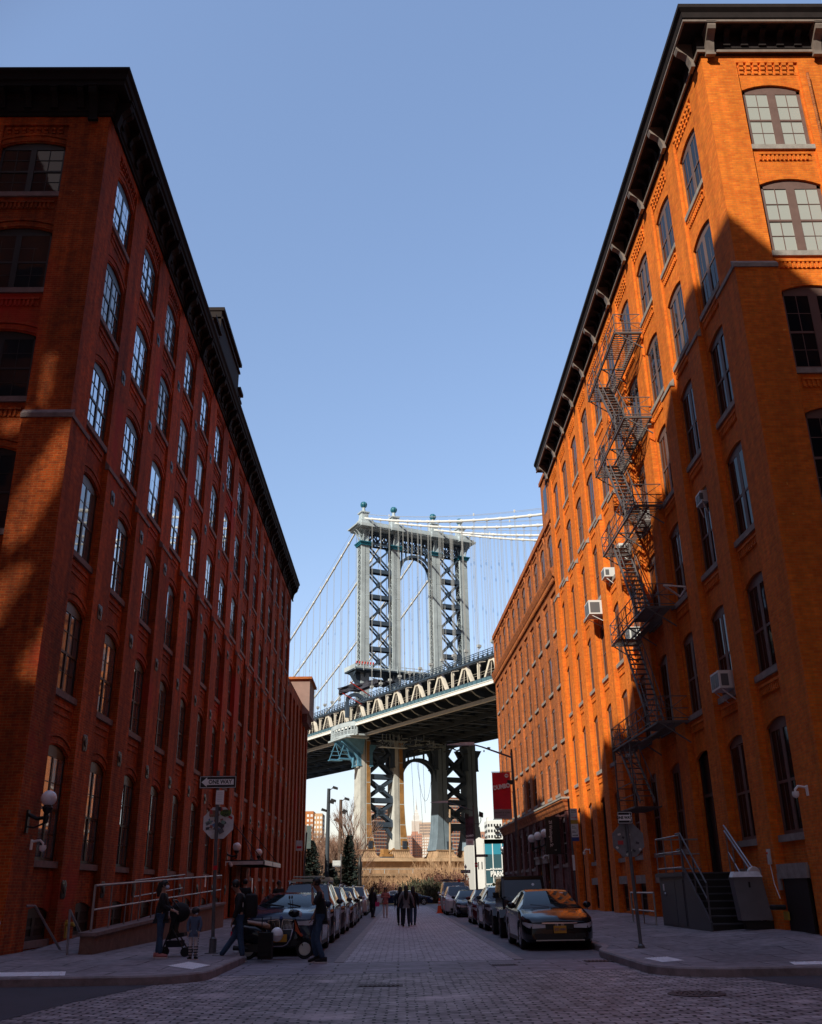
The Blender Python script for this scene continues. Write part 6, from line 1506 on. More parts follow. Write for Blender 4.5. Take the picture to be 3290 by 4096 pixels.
MB().box(-.84, -.79, -.08, .08, .52, .62).build('tail_light', M['red'], t); MB().tube([(.0, -.12, .2), (-.05, -.28, .01)], .014, 6).build('stand', M['trim'], t)
hl = thing('crash_helmet', 'white open-face helmet hanging from the scooter seat', 'helmet', (-2.93, 24.36, .55)); b = MB(); b.ball((0, 0, 0), .145, 18, 12, 1, .95, 1.1); b.build('shell', M['opal'], hl, smooth=True); MB().lathe([(.147, -.02), (.15, .0), (.147, .02)], (0, 0, -.02), 18).build('trim', M['sticker'], hl); MB().tube([(-.05, .05, .14), (-.08, .12, .24)], .008, 5).build('strap', M['trim'], hl)
# traffic cone
t = thing('traffic_cone', 'orange traffic cone with grey bands at the edge of the right parking lane', 'traffic cone', (2.62, 68.8, 0)); MB().lathe([(.17, .04), (.04, .95), (.0, .95)], (0, 0, 0), 18).build('cone', M['orange'], t, smooth=True); b = MB(); b.box(-.24, .24, -.24, .24, 0, .045); b.build('base', M['orange'], t)
for z0, z1 in ((.48, .60), (.68, .76)): MB().lathe([(.172 - (z0 - .04) * .143, z0), (.172 - (z1 - .04) * .143, z1)], (0, 0, 0), 18).build('band', M['sticker'], t)
# ================================================================== street furniture
def arrow(t, w, h, sgn, y=-.012):
    b = MB(); ww, hh = w / 2, h / 2
    pts = [(-ww * .90, 0), (-ww * .62, hh * .82), (-ww * .62, hh * .5), (ww * .90, hh * .5), (ww * .90, -hh * .5), (-ww * .62, -hh * .5), (-ww * .62, -hh * .82)]
    b.prism([(-sgn * x if sgn > 0 else x, 0, z) for x, z in pts], (0, .003, 0)); return b.mesh('arrow', M['white'])
def one_way(t, x, y, z, w, h, sgn, size, rz=0):
    """sgn -1 arrow points to -x, +1 to +x"""
    e = put(MB().box(-w / 2, w / 2, -.006, .006, -h / 2, h / 2).mesh('one_way_sign', M['black']), 'one_way_sign', t, (x, y, z), (0, 0, rz))
    b = MB()
    for za, zb_ in ((-h / 2 + .012, -h / 2 + .022), (h / 2 - .022, h / 2 - .012)): b.box(-w / 2 + .012, w / 2 - .012, -.009, -.0065, za, zb_)
    for xa in (-w / 2 + .012, w / 2 - .022): b.box(xa, xa + .01, -.009, -.0065, -h / 2 + .012, h / 2 - .012)
    put(b.mesh('border', M['white']), 'border', e)
    b = MB(); ww, hh = w / 2, h / 2
    pts = [(-ww * .90, 0), (-ww * .60, hh * .78), (-ww * .60, hh * .46), (ww * .86, hh * .46), (ww * .86, -hh * .46), (-ww * .60, -hh * .46), (-ww * .60, -hh * .78)]
    b.prism([((x_ if sgn < 0 else -x_), -.010, z_) for x_, z_ in pts], (0, .003, 0)); put(b.mesh('arrow', M['white']), 'arrow', e)
    text('ONE WAY', size, M['black'], e, (ww * .12 * (1 if sgn < 0 else -1), -.0125, 0), (PI / 2, 0, 0), sx=.92, bold=.004, ext=.001)
    return e
def octagon(m, r, th=.004):
    b = MB(); b.prism([(r * math.cos(PI / 8 + PI / 4 * k), -th, r * math.sin(PI / 8 + PI / 4 * k)) for k in range(8)], (0, 2 * th, 0)); return b.mesh('stop_sign_back', m)
# left corner post
t = thing('sign_post', 'grey sign post with one way arrow and sticker covered sign back on the left corner', 'sign post', (-4.47, 24.6, .15)); 
b = MB(); b.tube([(0, 0, 0), (-.12, 0, 4.2)], .042, 10); b.lathe([(.09, 0), (.085, .32), (.05, .36)], (0, 0, 0), 10); b.build('post', M['pole'], t, smooth=True); MB().box(-.16, .16, -.12, .12, 0, .02).build('foot_plate', M['pole'], t)
one_way(t, -.10, -.06, 3.92, .92, .30, -1, .135)
o = put(octagon(M['sticker'], .405), 'stop_sign_back', t, (-.05, .06, 2.95))
rs = random.Random(8)
cols = [mat('sticker_%d' % k, c, .5) for k, c in enumerate([(.5, .05, .05), (.05, .05, .06), (.1, .2, .4), (.6, .6, .55), (.35, .12, .1), (.12, .12, .14), (.2, .35, .3)])]
for k in range(26):
    a = rs.uniform(0, 2 * PI); rr2 = rs.uniform(.08, .33); w_, h2 = rs.uniform(.03, .08), rs.uniform(.02, .06)
    q = put(MB().box(-w_, w_, -.002, 0, -h2, h2).mesh('sticker', cols[k % 7]), 'sticker', o, (rr2 * math.cos(a), -.0055 - .0006 * k, rr2 * math.sin(a)), (0, rs.uniform(-.6, .6), 0))
put(MB().prism([(.28 * math.cos(2 * PI * k / 14) * .5, -.0245, .17 * math.sin(2 * PI * k / 14) * .5) for k in range(14)], (0, .002, 0)).mesh('sticker', M['green']), 'sticker', o, (.17, 0, .23))
text('KES\nGAK', .085, M['black'], o, (.17, -.0265, .232), (PI / 2, 0, 0), bold=.003, ext=.001)
b = MB()
for k in range(4): b.ball((-.2 + k * .052, -.02, .17), .034, 8, 6, 1, .3, 1.0)
b.box(-.24, -.02, -.02, -.012, .17, .3); b.ball((-.02, -.02, .19), .04, 8, 6, 1, .3, 1); put(b.mesh('fist_sticker', M['tan'], True), 'fist_sticker', o)
put(MB().box(-.1, .1, -.006, 0, -.17, .17).mesh('notice', M['white']), 'notice', t, (-.03, -.05, 3.55)); b = MB()
for k in range(6): b.box(-.07, .06, -.0085, -.0065, .1 - k * .04, .112 - k * .04)
put(b.mesh('notice_lines', M['sticker']), 'notice_lines', t, (-.03, -.05, 3.55))
put(MB().lathe([(.048, 0), (.048, .1)], (0, 0, 0), 10).mesh('red_tape', M['red']), 'red_tape', t, (-.05, 0, 1.85))
# right corner post
t = thing('sign_post', 'leaning post with scuffed octagonal sign back and one way arrow, right corner', 'sign post', (5.54, 23.8, .16))
b = MB(); b.tube([(0, 0, 0), (-.08, 0, 3.05)], .04, 10); b.lathe([(.085, 0), (.08, .06), (.045, .1)], (0, 0, 0), 10); b.build('post', M['pole'], t, smooth=True); MB().box(-.14, .14, -.1, .1, 0, .015).build('foot_plate', M['pole'], t)
o = put(octagon(M['signdull'], .405), 'stop_sign_back', t, (-.055, .06, 2.36))
for k in range(12):
    a = rs.uniform(0, 2 * PI); rr2 = rs.uniform(.1, .3); q = put(MB().box(-rs.uniform(.02, .05), .03, -.002, 0, -.02, .03).mesh('sticker', cols[3] if k % 3 else cols[1]), 'sticker', o, (rr2 * math.cos(a), -.0055 - .0006 * k, rr2 * math.sin(a) - .08), (0, rs.uniform(-.6, .6), 0))
put(MB().box(-.065, .065, -.004, 0, -.045, .045).mesh('sticker', cols[0]), 'sticker', o, (-.19, -.013, -.05))
one_way(t, -.11, -.06, 2.87, .36, .28, 1, .085)
# lamp posts
def lamp_post(x, y, zb_, zt_, lab, reach, rise=.75):
    t = thing('lamp_post', lab, 'lamp post', (x, y, zb_)); h = zt_ - zb_
    b = MB(); b.tube([(.04, 0, 0), (.02, 0, h * .55), (-.04, 0, h)], [.10, .08, .055], 12); b.lathe([(.17, 0), (.16, .5), (.11, .6)], (.04, 0, 0), 12); b.build('pole', M['pole'], t, smooth=True)
    b = MB(); b.tube([(-.04, 0, h - .27), (-reach * .35, 0, h + .02), (-reach * .65, 0, h + .28), (-reach * .85, 0, h + .42)], [.05, .045, .04, .035], 8); b.build('arm', M['pole'], t, smooth=True)
    b = MB(); b.box(-reach - .35, -reach * .82, -.13, .13, h + .38, h + .52); b.prism([(-reach - .35, -.13, h + .38), (-reach - .35, -.13, h + .50), (-reach - 1.0, -.08, h + .42)], (0, .26, 0)); b.build('lamp_head', M['sticker'], t)
    b = MB(); b.lathe([(.05, 0), (.05, .12), (.03, .18)], (-.04, 0, h - .02), 8); b.build('photocell', M['trim'], t)
    return t, h
t, h = lamp_post(5.9, 50.2, .18, 8.1, 'tall grey street lamp carrying a red neighbourhood banner', 2.4)
b = MB(); b.tube([(-.02, 0, 7.0), (-.15, 0, 6.5), (-.28, 0, 6.9)], .012, 5); b.box(-.34, -.02, -.08, .08, 5.75 + .55, 5.9 + .6); b.tube([(-.3, 0, 6.5), (-.3, 0, 5.95), (0, 0, 5.9)], .015, 5); b.build('fittings', M['trim'], t)
bn = thing('banner', 'red street banner with white slanted neighbourhood name over a grey sponsor strip', 'banner', (5.25, 50.15, 0))
b = MB(); nx, nz = 6, 12
for j in range(nz + 1):
    for i in range(nx + 1): b.vert(-.47 + .94 * i / nx, .02 * math.sin(i * 1.3 + j * .5), 5.25 + 1.82 * j / nz)
for j in range(nz):
    for i in range(nx): a = j * (nx + 1) + i; b.face((a, a + 1, a + nx + 2, a + nx + 1))
b.build('red_cloth', M['red'], bn, smooth=True)
b = MB(); b.poly([(-.47, 0, 4.78), (.47, 0, 4.78), (.47, .0, 5.249), (-.47, .0, 5.249)]); b.build('grey_cloth', mat('banner_grey', (.30, .28, .31), .8), bn)
b = MB(); b.tube([(-.5, .03, 7.1), (.62, .03, 7.1)], .018, 6); b.tube([(-.5, .03, 4.76), (.62, .03, 4.76)], .018, 6); b.build('bracket', M['trim'], bn)
lt_ = text('DUMBO', .30, M['white'], bn, (0, -.05, 6.35), (PI / 2, -.16, 0), sx=.80, bold=.016, ext=.002)
text('FRONT & YORK', .115, M['trim'], bn, (0, -.01, 5.08), (PI / 2, 0, 0), sx=.95, ext=.001); text('NOW LEASING', .05, M['trim'], bn, (0, -.01, 4.95), (PI / 2, 0, 0), ext=.001) if 0 else MB().box(-.2, .2, -.008, -.004, 4.955, 4.97).build('rule_line', M['trim'], bn)
b = MB().lathe([(.10, -.004), (.10, .0)], (0, 0, 0), 20); b.v = [(x, z, y) for x, y, z in b.v]; put(b.mesh('roundel', M['white']), 'roundel', bn, (.28, -.04, 6.9)); b = MB().box(-.06, .06, -.002, 0, -.012, .012).box(-.045, .045, -.002, 0, .02, .03); put(b.mesh('roundel_mark', M['red']), 'roundel_mark', bn, (.28, -.046, 6.9))
t, h = lamp_post(5.95, 79.1, .18, 7.6, 'second grey street lamp further down with floodlights and a dark banner', 2.5)
b = MB()
for x, z, sg in ((-.62, 6.8, -1), (.55, 6.9, 1)):
    b.tube([(0, 0, z - .75), (x * .8, 0, z - .75), (x, 0, z - .5), (x, 0, z - .2)], .03, 6); b.prism([(x - .16, -.15, z - .18), (x + .18, -.15, z - .28), (x + .2, -.15, z + .08), (x - .12, -.15, z + .2)], (0, .3, 0))
b.build('floodlight', M['trim'], t)
bn = thing('banner', 'dark photo banner with white lettering on the second street lamp', 'banner', (5.55, 79.0, 0)); bmx = MB()
MB().box(-.31, .31, 0, .015, 5.2, 6.9).build('cloth', mat('banner_photo', (.10, .05, .075), .7, noise=.9, nscale=2.2), bn); MB().box(-.31, .31, 0, .015, 4.72, 5.198).build('white_strip', M['white'], bn); text('DUMBO', .2, M['white'], bn, (0, -.01, 5.42), (PI / 2, -.12, 0), sx=.84, bold=.01)
b = MB(); b.bar((-.2, -.006, 4.98), (-.05, -.006, 5.02), .06, .01); b.bar((-.05, -.006, 5.02), (.2, -.006, 4.95), .07, .01); b.bar((.05, -.006, 4.95), (-.1, -.006, 4.9), .05, .01); b.build('red_mark', M['red'], bn)
sg_ = thing('street_sign', 'dark street name blade with pale lettering on the second street lamp', 'street sign', (6.45, 79.0, 3.93)); MB().box(-.47, .47, -.01, .01, -.1, .1).build('blade', mat('sign_brown', (.08, .02, .03), .5), sg_); text('PLYMOUTH ST', .13, M['white'], sg_, (0, -.014, 0), (PI / 2, 0, 0), sx=.85)
sg_ = thing('street_sign', 'small red plate on the second street lamp beneath the street name blade', 'street sign', (5.98, 78.95, 3.25)); MB().box(-.12, .12, -.01, .01, -.17, .17).build('plate', M['red'], sg_); MB().box(-.08, .08, -.013, -.0105, -.02, .06).build('mark', M['white'], sg_)
t = thing('sign_post', 'thin post with a black one way arrow plate beside the second street lamp', 'sign post', (5.72, 88, .2)); MB().tube([(0, 0, 0), (0, 0, 3.3)], .035, 8).build('post', M['pole'], t); one_way(t, -.02, -.05, 2.72, .86, .27, 1, .13); MB().box(-.1, .1, -.06, -.045, 3.0, 3.2).build('plate', M['sticker'], t)
# parking regulation post on the right pavement
t = thing('sign_post', 'thin post with white, yellow and blue parking signs on the right pavement', 'sign post', (5.95, 34.5, .18)); b = MB(); b.tube([(.05, 0, 0), (0, 0, 4.2)], .035, 8); b.build('post', M['pole'], t, smooth=True)
for z0, z1, m in ((3.50, 3.88, 'sticker'), (3.37, 3.495, 'gold'), (2.93, 3.365, 'sticker'), (2.80, 2.925, 'navy')): put(MB().box(.02, .27, -.045, -.035, z0, z1).mesh('sign_plate', M[m]), 'sign_plate', t)
for z, w_, m in ((3.80, .16, 'black'), (3.75, .18, 'black'), (3.28, .1, 'green'), (3.22, .14, 'green'), (3.12, .08, 'black'), (3.08, .14, 'black')): put(MB().box(.05, .05 + w_, -.048, -.0455, z, z + .018).mesh('sign_text', M[m]), 'sign_text', t)
b = MB().box(.05, .2, -.048, -.0455, 3.57, 3.585); b.prism([(.2, -.048, 3.55), (.24, -.048, 3.578), (.2, -.048, 3.605)], (0, .0025, 0)); put(b.mesh('sign_arrow', M['red']), 'sign_arrow', t)
b = MB().box(.05, .2, -.048, -.0455, 2.98, 3.0); b.prism([(.2, -.048, 2.96), (.24, -.048, 2.99), (.2, -.048, 3.02)], (0, .0025, 0)); put(b.mesh('sign_arrow', M['black']), 'sign_arrow', t)
MB().lathe([(.045, 1.85), (.045, 2.35)], (.03, 0, 0), 8).build('torn_poster', M['white'], t)
# far sign post on the left pavement
t = thing('sign_post', 'leaning parking sign post on the left pavement beyond the canopy', 'sign post', (-4.55, 46.5, .15)); MB().tube([(0, 0, 0), (.18, 0, 3.9)], .035, 8).build('post', M['pole'], t); MB().box(-.3, .0, -.045, -.035, 3.1, 3.55).build('plate', M['sticker'], t); MB().box(-.26, -.04, -.05, -.046, 3.2, 3.3).build('mark', M['red'], t)
# rubbish and small things at the far kerb
t = thing('globe_post', 'old fashioned black lamp post with clear globe at the far right corner', 'lamp post', (10.3, 100, .2)); MB().tube([(0, 0, 0), (0, 0, 4.5)], [.12, .05], 8).build('post', M['iron'], t); b = MB(); b.ball((0, 0, 5.0), .26, 12, 8); b.build('globe', M['galv'], t, smooth=True); MB().lathe([(.08, 4.4), (.2, 4.6), (.12, 4.8)], (0, 0, 0), 10).build('collar', M['iron'], t)
# light masts and posts in the park
def mast(x, y, h, lab, m):
    t = thing('light_mast', lab, 'light mast', (x, y, 0)); b = MB(); b.tube([(-.1, 0, 0), (0, 0, h)], [.30, .2], 10); b.build('mast', M[m], t, smooth=True)
    b = MB()
    for dx, dz, sg in ((.75, .15, 1), (.55, -1.3, 1), (-.55, -2.4, -1), (.3, -1.5, -1)): b.tube([(0, 0, h + dz - .4), (dx * .6, 0, h + dz - .1)], .05, 6); b.prism([(dx - .35, -.25, h + dz - .12), (dx + .3, -.25, h + dz - .3), (dx + .35, -.25, h + dz - .05), (dx - .2, -.25, h + dz + .15)], (0, .5, 0))
    b.bar((-.3, 0, h - 9.3), (.9, 0, h - 9.0), .12); b.build('floodlight', M['trim'], t); return t
mast(-8.55, 118, 13.0, 'tall dark floodlight mast, the nearer and taller of two in the park', 'bridge_under'); mast(-7.5, 125, 12.3, 'thinner floodlight mast behind the nearer one in the park', 'bark')
t = thing('sign_post', 'pale thin sign post by the park edge with grey plate', 'sign post', (-6.7, 113.5, 0)); MB().tube([(0, 0, 0), (0, 0, 5.4)], .07, 8).build('post', M['galv'], t); MB().box(-.95, -.05, -.06, -.03, 4.0, 4.7).build('plate', M['sticker'], t); MB().bar((0, 0, 2.4), (2.2, 0, 1.2), .06).build('stay', M['galv'], t)
t = thing('park_column', 'black ornate iron column with spiked top at the park edge', 'column', (-4.67, 116, 0)); b = MB(); b.lathe([(.35, 0), (.33, 1.2), (.24, 1.5), (.2, 3.6), (.28, 3.8), (.26, 4.5), (.14, 4.7), (.1, 5.1), (0, 5.5)], (0, 0, 0), 10); b.build('shaft', M['iron'], t, smooth=True)
t = thing('banner', 'grey green vertical pole banner with pale lettering left of the light masts', 'banner', (-10.3, 112, 0)); MB().tube([(-.35, 0, 0), (-.35, 0, 8.5)], .06, 6).build('pole', M['pole'], t); MB().box(-.27, .27, 0, .03, 5.95, 8.4).build('cloth', mat('banner_green', (.10, .13, .13), .8), t); text('Celeste M', .34, M['signdull'], t, (0, -.01, 7.2), (PI / 2, PI / 2, 0))
t = thing('light_pole', 'bare wooden light pole in sunshine before the right tower leg', 'pole', (8.0, 160, 0)); MB().tube([(-.15, 0, 0), (.15, 0, 13.6)], [.22, .15], 8).build('pole', M['pierplain'], t, smooth=True); b = MB(); b.bar((0, 0, 12.8), (1.6, 0, 11.9), .1); b.box(-.5, .3, -.2, .2, 11.6, 12.3); b.build('fixture', M['trim'], t)
# white park pavilion with glass corner
pv = thing('glass_pavilion', 'white rendered pavilion with a tall glass corner and park lettering', 'building', (7.8, 116, 0))
b = MB(); b.prism([(.75, 0, 0), (2.0, 0, 0), (2.0, 0, 6.9), (1.4, 0, 7.1), (.75, 0, 6.7)], (0, 18, 0)); b.box(2.0, 14, 6, 18, 0, 6.6); b.build('white_wall', M['paleconc'], pv)
b = MB()
for x in (.9, 1.2, 1.6): b.box(x, x + .1, -.02, .0, 1.6 + (2 if x > 1 else 0), 4.4)
b.build('slot_window', M['trim'], pv)
b = MB(); b.box(2.0, 13, -.1, .2, 6.45, 6.85); 
for x in (2.0, 2.95, 4.0, 5.2, 6.4): b.box(x - .05, x + .05, 0, .12, 0, 6.45)
for z in (2.0, 3.55): b.box(2.0, 6.4, .0, .12, z - .05, z + .05)
b.box(2.0, 13, -.1, 6, 6.45, 6.9); b.build('mullion_frame', M['white'], pv)
b = MB(); b.box(2.0, 6.4, .05, .07, 0, 6.45); gl_ = b.build('glazing', glassmat('pavilion_glass', (.05, .12, .15), ior=1.9), pv); b = MB(); b.box(2.05, 6.35, .02, .045, 5.2, 6.4); put(b.mesh('upper_glazing', mat('glass_sky', (.05, .30, .42), .1)), 'upper_glazing', pv)
text('PARK', .78, M['white'], pv, (3.35, -.08, 3.05), (PI / 2, 0, 0), sx=.8, bold=.03, ext=.02); text('BROOKLYN BRIDGE', .2, M['white'], pv, (3.3, -.08, 3.62), (PI / 2, 0, 0), sx=.8, bold=.008)
b = MB()
for k in range(5): b.bar((2.1 + k * .28, -1.5, 1.0), (2.1 + k * .28, -1.5, 2.0 + .05 * k), .05)
b.bar((2.0, -1.5, 1.9), (3.3, -1.5, 2.2), .05); b.build('hand_railing', M['white'], pv)
# ================================================================== people
def skin_mesh(name, pts, edges, rad, root, m, sub=1, offs=None):
    me = bpy.data.meshes.new('tmp'); me.from_pydata(pts, edges, []); me.update()
    o = bpy.data.objects.new('tmp', me); COL.objects.link(o)
    md = o.modifiers.new('s', 'SKIN'); md.use_smooth_shade = True; md.branch_smoothing = .3
    if not me.skin_vertices:
        bm = bmesh.new(); bm.from_mesh(me); bm.verts.layers.skin.verify(); bm.to_mesh(me); bm.free()
    for k, r in enumerate(rad):
        sv = me.skin_vertices[0].data[k]; sv.radius = r if isinstance(r, tuple) else (r, r); sv.use_root = (k == root)
    sb = o.modifiers.new('u', 'SUBSURF'); sb.levels = sub; sb.render_levels = sub
    bpy.context.view_layer.update()
    nm = bpy.data.meshes.new_from_object(o.evaluated_get(bpy.context.evaluated_depsgraph_get()))
    bpy.data.objects.remove(o); nm.name = name; nm.materials.clear(); nm.materials.append(m); nm.shade_smooth(); return nm
def person(label, x, y, z, rz, Hh=1.7, top='cloth_black', legs='denim', skin='skin', sleeve=1.0, hair='short', shoes='cloth_black', pose=None, mask=False, skirt=False, extra=None, group=None, build=1.12, hood=False, hat=None):
    """local: faces -y, x to the person's left as seen from the front (image right when facing the camera)"""
    t = thing('person', label, 'person', (x, y, z), rz, group); s = Hh / 1.72
    J = dict(pel=(0, 0, .93), sp=(0, .01, 1.10), ch=(0, .015, 1.32), nk=(0, .01, 1.47), hb=(0, -.005, 1.53), hd=(0, -.015, 1.615), ht=(0, .0, 1.695),
             ls=(.175, .015, 1.41), le=(.235, .03, 1.14), lw=(.245, -.05, .90), rs=(-.175, .015, 1.41), re=(-.235, .03, 1.14), rw=(-.245, -.05, .90),
             lh=(.09, 0, .91), lk=(.10, -.02, .50), la=(.10, .02, .09), rh=(-.09, 0, .91), rk=(-.10, -.02, .50), ra=(-.10, .02, .09), yawL=0, yawR=0)
    J.update(pose or {})
    P = lambda k: Vector(J[k]) * s
    w = build
    names = ['pel', 'sp', 'ch', 'nk', 'hb', 'hd', 'ht', 'ls', 'le', 'lw', 'rs', 're', 'rw', 'lh', 'lk', 'la', 'rh', 'rk', 'ra']
    pts = [P(n) for n in names]; ix = {n: i for i, n in enumerate(names)}
    E_ = [('pel', 'sp'), ('sp', 'ch'), ('ch', 'nk'), ('nk', 'hb'), ('hb', 'hd'), ('hd', 'ht'), ('ch', 'ls'), ('ls', 'le'), ('le', 'lw'), ('ch', 'rs'), ('rs', 're'), ('re', 'rw'), ('pel', 'lh'), ('lh', 'lk'), ('lk', 'la'), ('pel', 'rh'), ('rh', 'rk'), ('rk', 'ra')]
    edges = [(ix[a], ix[b]) for a, b in E_]
    rad = {'pel': (.135, .10), 'sp': (.12, .09), 'ch': (.13, .10), 'nk': .052, 'hb': (.062, .07), 'hd': (.078, .095), 'ht': (.055, .065), 'ls': .055, 'le': .042, 'lw': .030, 'rs': .055, 're': .042, 'rw': .030, 'lh': .085, 'lk': .056, 'la': .038, 'rh': .085, 'rk': .056, 'ra': .038}
    R_ = [tuple(v * s for v in (rad[n] if isinstance(rad[n], tuple) else (rad[n],) * 2)) for n in names]
    # hands: palm and five fingers on each arm
    for sd, e, wr in ((1, 'le', 'lw'), (-1, 're', 'rw')):
        d = (P(wr) - P(e)).normalized(); side = Vector((0, -1, 0)) - d * d.dot(Vector((0, -1, 0)))
        side = side.normalized() if side.length > .2 else Vector((1, 0, 0)); nrm = d.cross(side)
        pc = len(pts); pts.append(P(wr) + d * .07 * s); R_.append((.026 * s, .036 * s)); edges.append((ix[wr], pc))
        for q, (off, ln) in enumerate(((-.03, .062), (-.010, .078), (.010, .085), (.030, .075))):
            a = len(pts); pts.append(P(wr) + (d * .105 + side * off) * s); pts.append(P(wr) + (d * (.105 + ln * .6) + side * off + nrm * -.012 * sd) * s); pts.append(P(wr) + (d * (.105 + ln) + side * off + nrm * -.03 * sd) * s)
            R_ += [(.0095 * s,) * 2, (.0085 * s,) * 2, (.007 * s,) * 2]; edges += [(pc, a), (a, a + 1), (a + 1, a + 2)]
        a = len(pts); pts.append(P(wr) + (d * .06 + side * .045) * s); pts.append(P(wr) + (d * .10 + side * .062) * s); R_ += [(.011 * s,) * 2, (.009 * s,) * 2]; edges += [(pc, a), (a, a + 1)]
    # nose
    a = len(pts); hd = P('hd'); f = Vector(J.get('face', (0, -1, 0))).normalized()
    pts.append(hd + f * .098 * s + Vector((0, 0, -.01)) * s); R_.append((.013 * s,) * 2); edges.append((ix['hd'], a))
    put(skin_mesh('body', [tuple(p) for p in pts], edges, R_, 0, M[skin]), 'body', t)
    lat = f.cross(Vector((0, 0, 1)))
    ey = MB()
    for sg in (-1, 1): ey.ball(tuple(hd + (f * .083 + lat * .032 * sg + Vector((0, 0, .018))) * s), .011 * s, 8, 6)
    ey.build('eyes', M['hair'], t); mo = MB(); mo.bar(tuple(hd + (f * .088 + lat * -.02 + Vector((0, 0, -.05))) * s), tuple(hd + (f * .088 + lat * .02 + Vector((0, 0, -.05))) * s), .009 * s); mo.build('mouth', mat('lip_' + label[:8], (.25, .08, .07), .5), t)
    er = MB()
    for sg in (-1, 1): er.ball(tuple(hd + (lat * .083 * sg + f * -.005) * s), .026 * s, 8, 6, .5, .8, 1.1)
    er.build('ears', M[skin], t)
    # clothing: top
    tn = ['pel', 'sp', 'ch', 'nk', 'ls', 'le', 'lw', 'rs', 're', 'rw']; tp = [P(n) for n in tn]; ti = {n: i for i, n in enumerate(tn)}
    for sd, a_, b_ in ((1, 'le', 'lw'), (-1, 're', 'rw')):
        if sleeve < 1: 
            if sleeve <= .5: tp[ti[b_]] = P(('ls' if sd > 0 else 'rs')).lerp(P(a_), .95); tp[ti[a_]] = P(('ls' if sd > 0 else 'rs')).lerp(P(a_), .55)
    tn.append('hem'); ti['hem'] = len(tp); tp.append(P('pel') + Vector((0, 0, -.085)) * s)
    tp[3] = P('nk') + Vector((0, 0, -.035)) * s
    tr = {'hem': (.155 * w, .125 * w), 'pel': (.158 * w, .128 * w), 'sp': (.155 * w, .13 * w), 'ch': (.17 * w, .14 * w), 'nk': .075, 'ls': .085, 'le': .066, 'lw': .052, 'rs': .085, 're': .066, 'rw': .052}
    put(skin_mesh('top', [tuple(p) for p in tp], [(ti[a], ti[b]) for a, b in (('pel', 'hem'), ('pel', 'sp'), ('sp', 'ch'), ('ch', 'nk'), ('ch', 'ls'), ('ls', 'le'), ('le', 'lw'), ('ch', 'rs'), ('rs', 're'), ('re', 'rw'))], [tuple(v * s for v in (tr[n] if isinstance(tr[n], tuple) else (tr[n],) * 2)) for n in tn], 0, M[top]), 'top', t)
    ln = ['pel', 'lh', 'lk', 'la', 'rh', 'rk', 'ra']; lp = [P(n) for n in ln]; li = {n: i for i, n in enumerate(ln)}
    lr = {'pel': (.105, .085), 'lh': .10, 'lk': .076, 'la': .064, 'rh': .10, 'rk': .076, 'ra': .064}
    put(skin_mesh('trousers', [tuple(p) for p in lp], [(li[a], li[b]) for a, b in (('pel', 'lh'), ('lh', 'lk'), ('lk', 'la'), ('pel', 'rh'), ('rh', 'rk'), ('rk', 'ra'))], [tuple(v * s for v in (lr[n] if isinstance(lr[n], tuple) else (lr[n],) * 2)) for n in ln], 0, M[legs]), 'trousers', t)
    for sd, k, yw in ((1, 'la', J['yawL']), (-1, 'ra', J['yawR'])):
        a_ = P(k); pit = J.get('pit' + k[0].upper(), 0); fw = J.get('foot' + k[0].upper(), (0, -1, 0)); fw = Vector(fw).normalized()
        up = Vector((0, 0, 1)); 
        b = MB(); o = a_ + Vector((0, 0, -.035 * s))
        secs = [(-.085, .036, .075), (-.03, .045, .085), (.06, .048, .06), (.13, .05, .045), (.185, .036, .032)]
        sdv = fw.cross(up).normalized(); upv = sdv.cross(fw).normalized(); N2 = 10
        for d_, wd, ht in secs:
            for j in range(N2):
                a2 = 2 * PI * j / N2; c_, s_ = math.cos(a2), math.sin(a2)
                b.v.append(tuple(o + (fw * d_ + sdv * wd * c_ + upv * (ht * s_ * (1 if s_ > 0 else .55))) * s))
        for k2 in range(len(secs) - 1):
            for j in range(N2): a0 = k2 * N2 + j; a1 = k2 * N2 + (j + 1) % N2; b.face((a0, a1, a1 + N2, a0 + N2))
        b.face(range(N2)); b.face(range((len(secs) - 1) * N2, len(secs) * N2)); e = put(b.mesh('shoe', M[shoes], True, 70), 'shoe', t)
        so_ = MB(); o2 = o + upv * (-.028 * s)
        for d_, wd, ht in secs: so_.v += [tuple(o2 + (fw * d_ * 1.03 + sdv * wd * 1.08 - upv * .02) * s), tuple(o2 + (fw * d_ * 1.03 - sdv * wd * 1.08 - upv * .02) * s), tuple(o2 + (fw * d_ * 1.03 - sdv * wd * 1.08 + upv * .006) * s), tuple(o2 + (fw * d_ * 1.03 + sdv * wd * 1.08 + upv * .006) * s)]
        for k2 in range(4):
            for j in range(4): a0 = k2 * 4 + j; a1 = k2 * 4 + (j + 1) % 4; so_.face((a0, a1, a1 + 4, a0 + 4))
        so_.face(range(4)); so_.face(range(16, 20)); put(so_.mesh('sole', M['cloth_white']), 'sole', e)
    # hair
    hm = MB(); c = hd + (Vector((0, 0, .03)) - f * .016) * s
    hm.ball(tuple(c), .098 * s, 14, 9, 1, 1.08, 1.0)
    hm.v = [v for v in hm.v]
    keep = MB(); keep.v = hm.v
    for f_ in hm.f:
        cc = sum((Vector(hm.v[i]) for i in f_), Vector()) / len(f_) - hd
        if cc.dot(f) > .045 * s and cc.z < .055 * s: continue
        if cc.z < -.03 * s and cc.dot(f) > -.0 * s: continue
        keep.face(f_)
    keep.build('hair', M['hair'], t, smooth=True, angle=80)
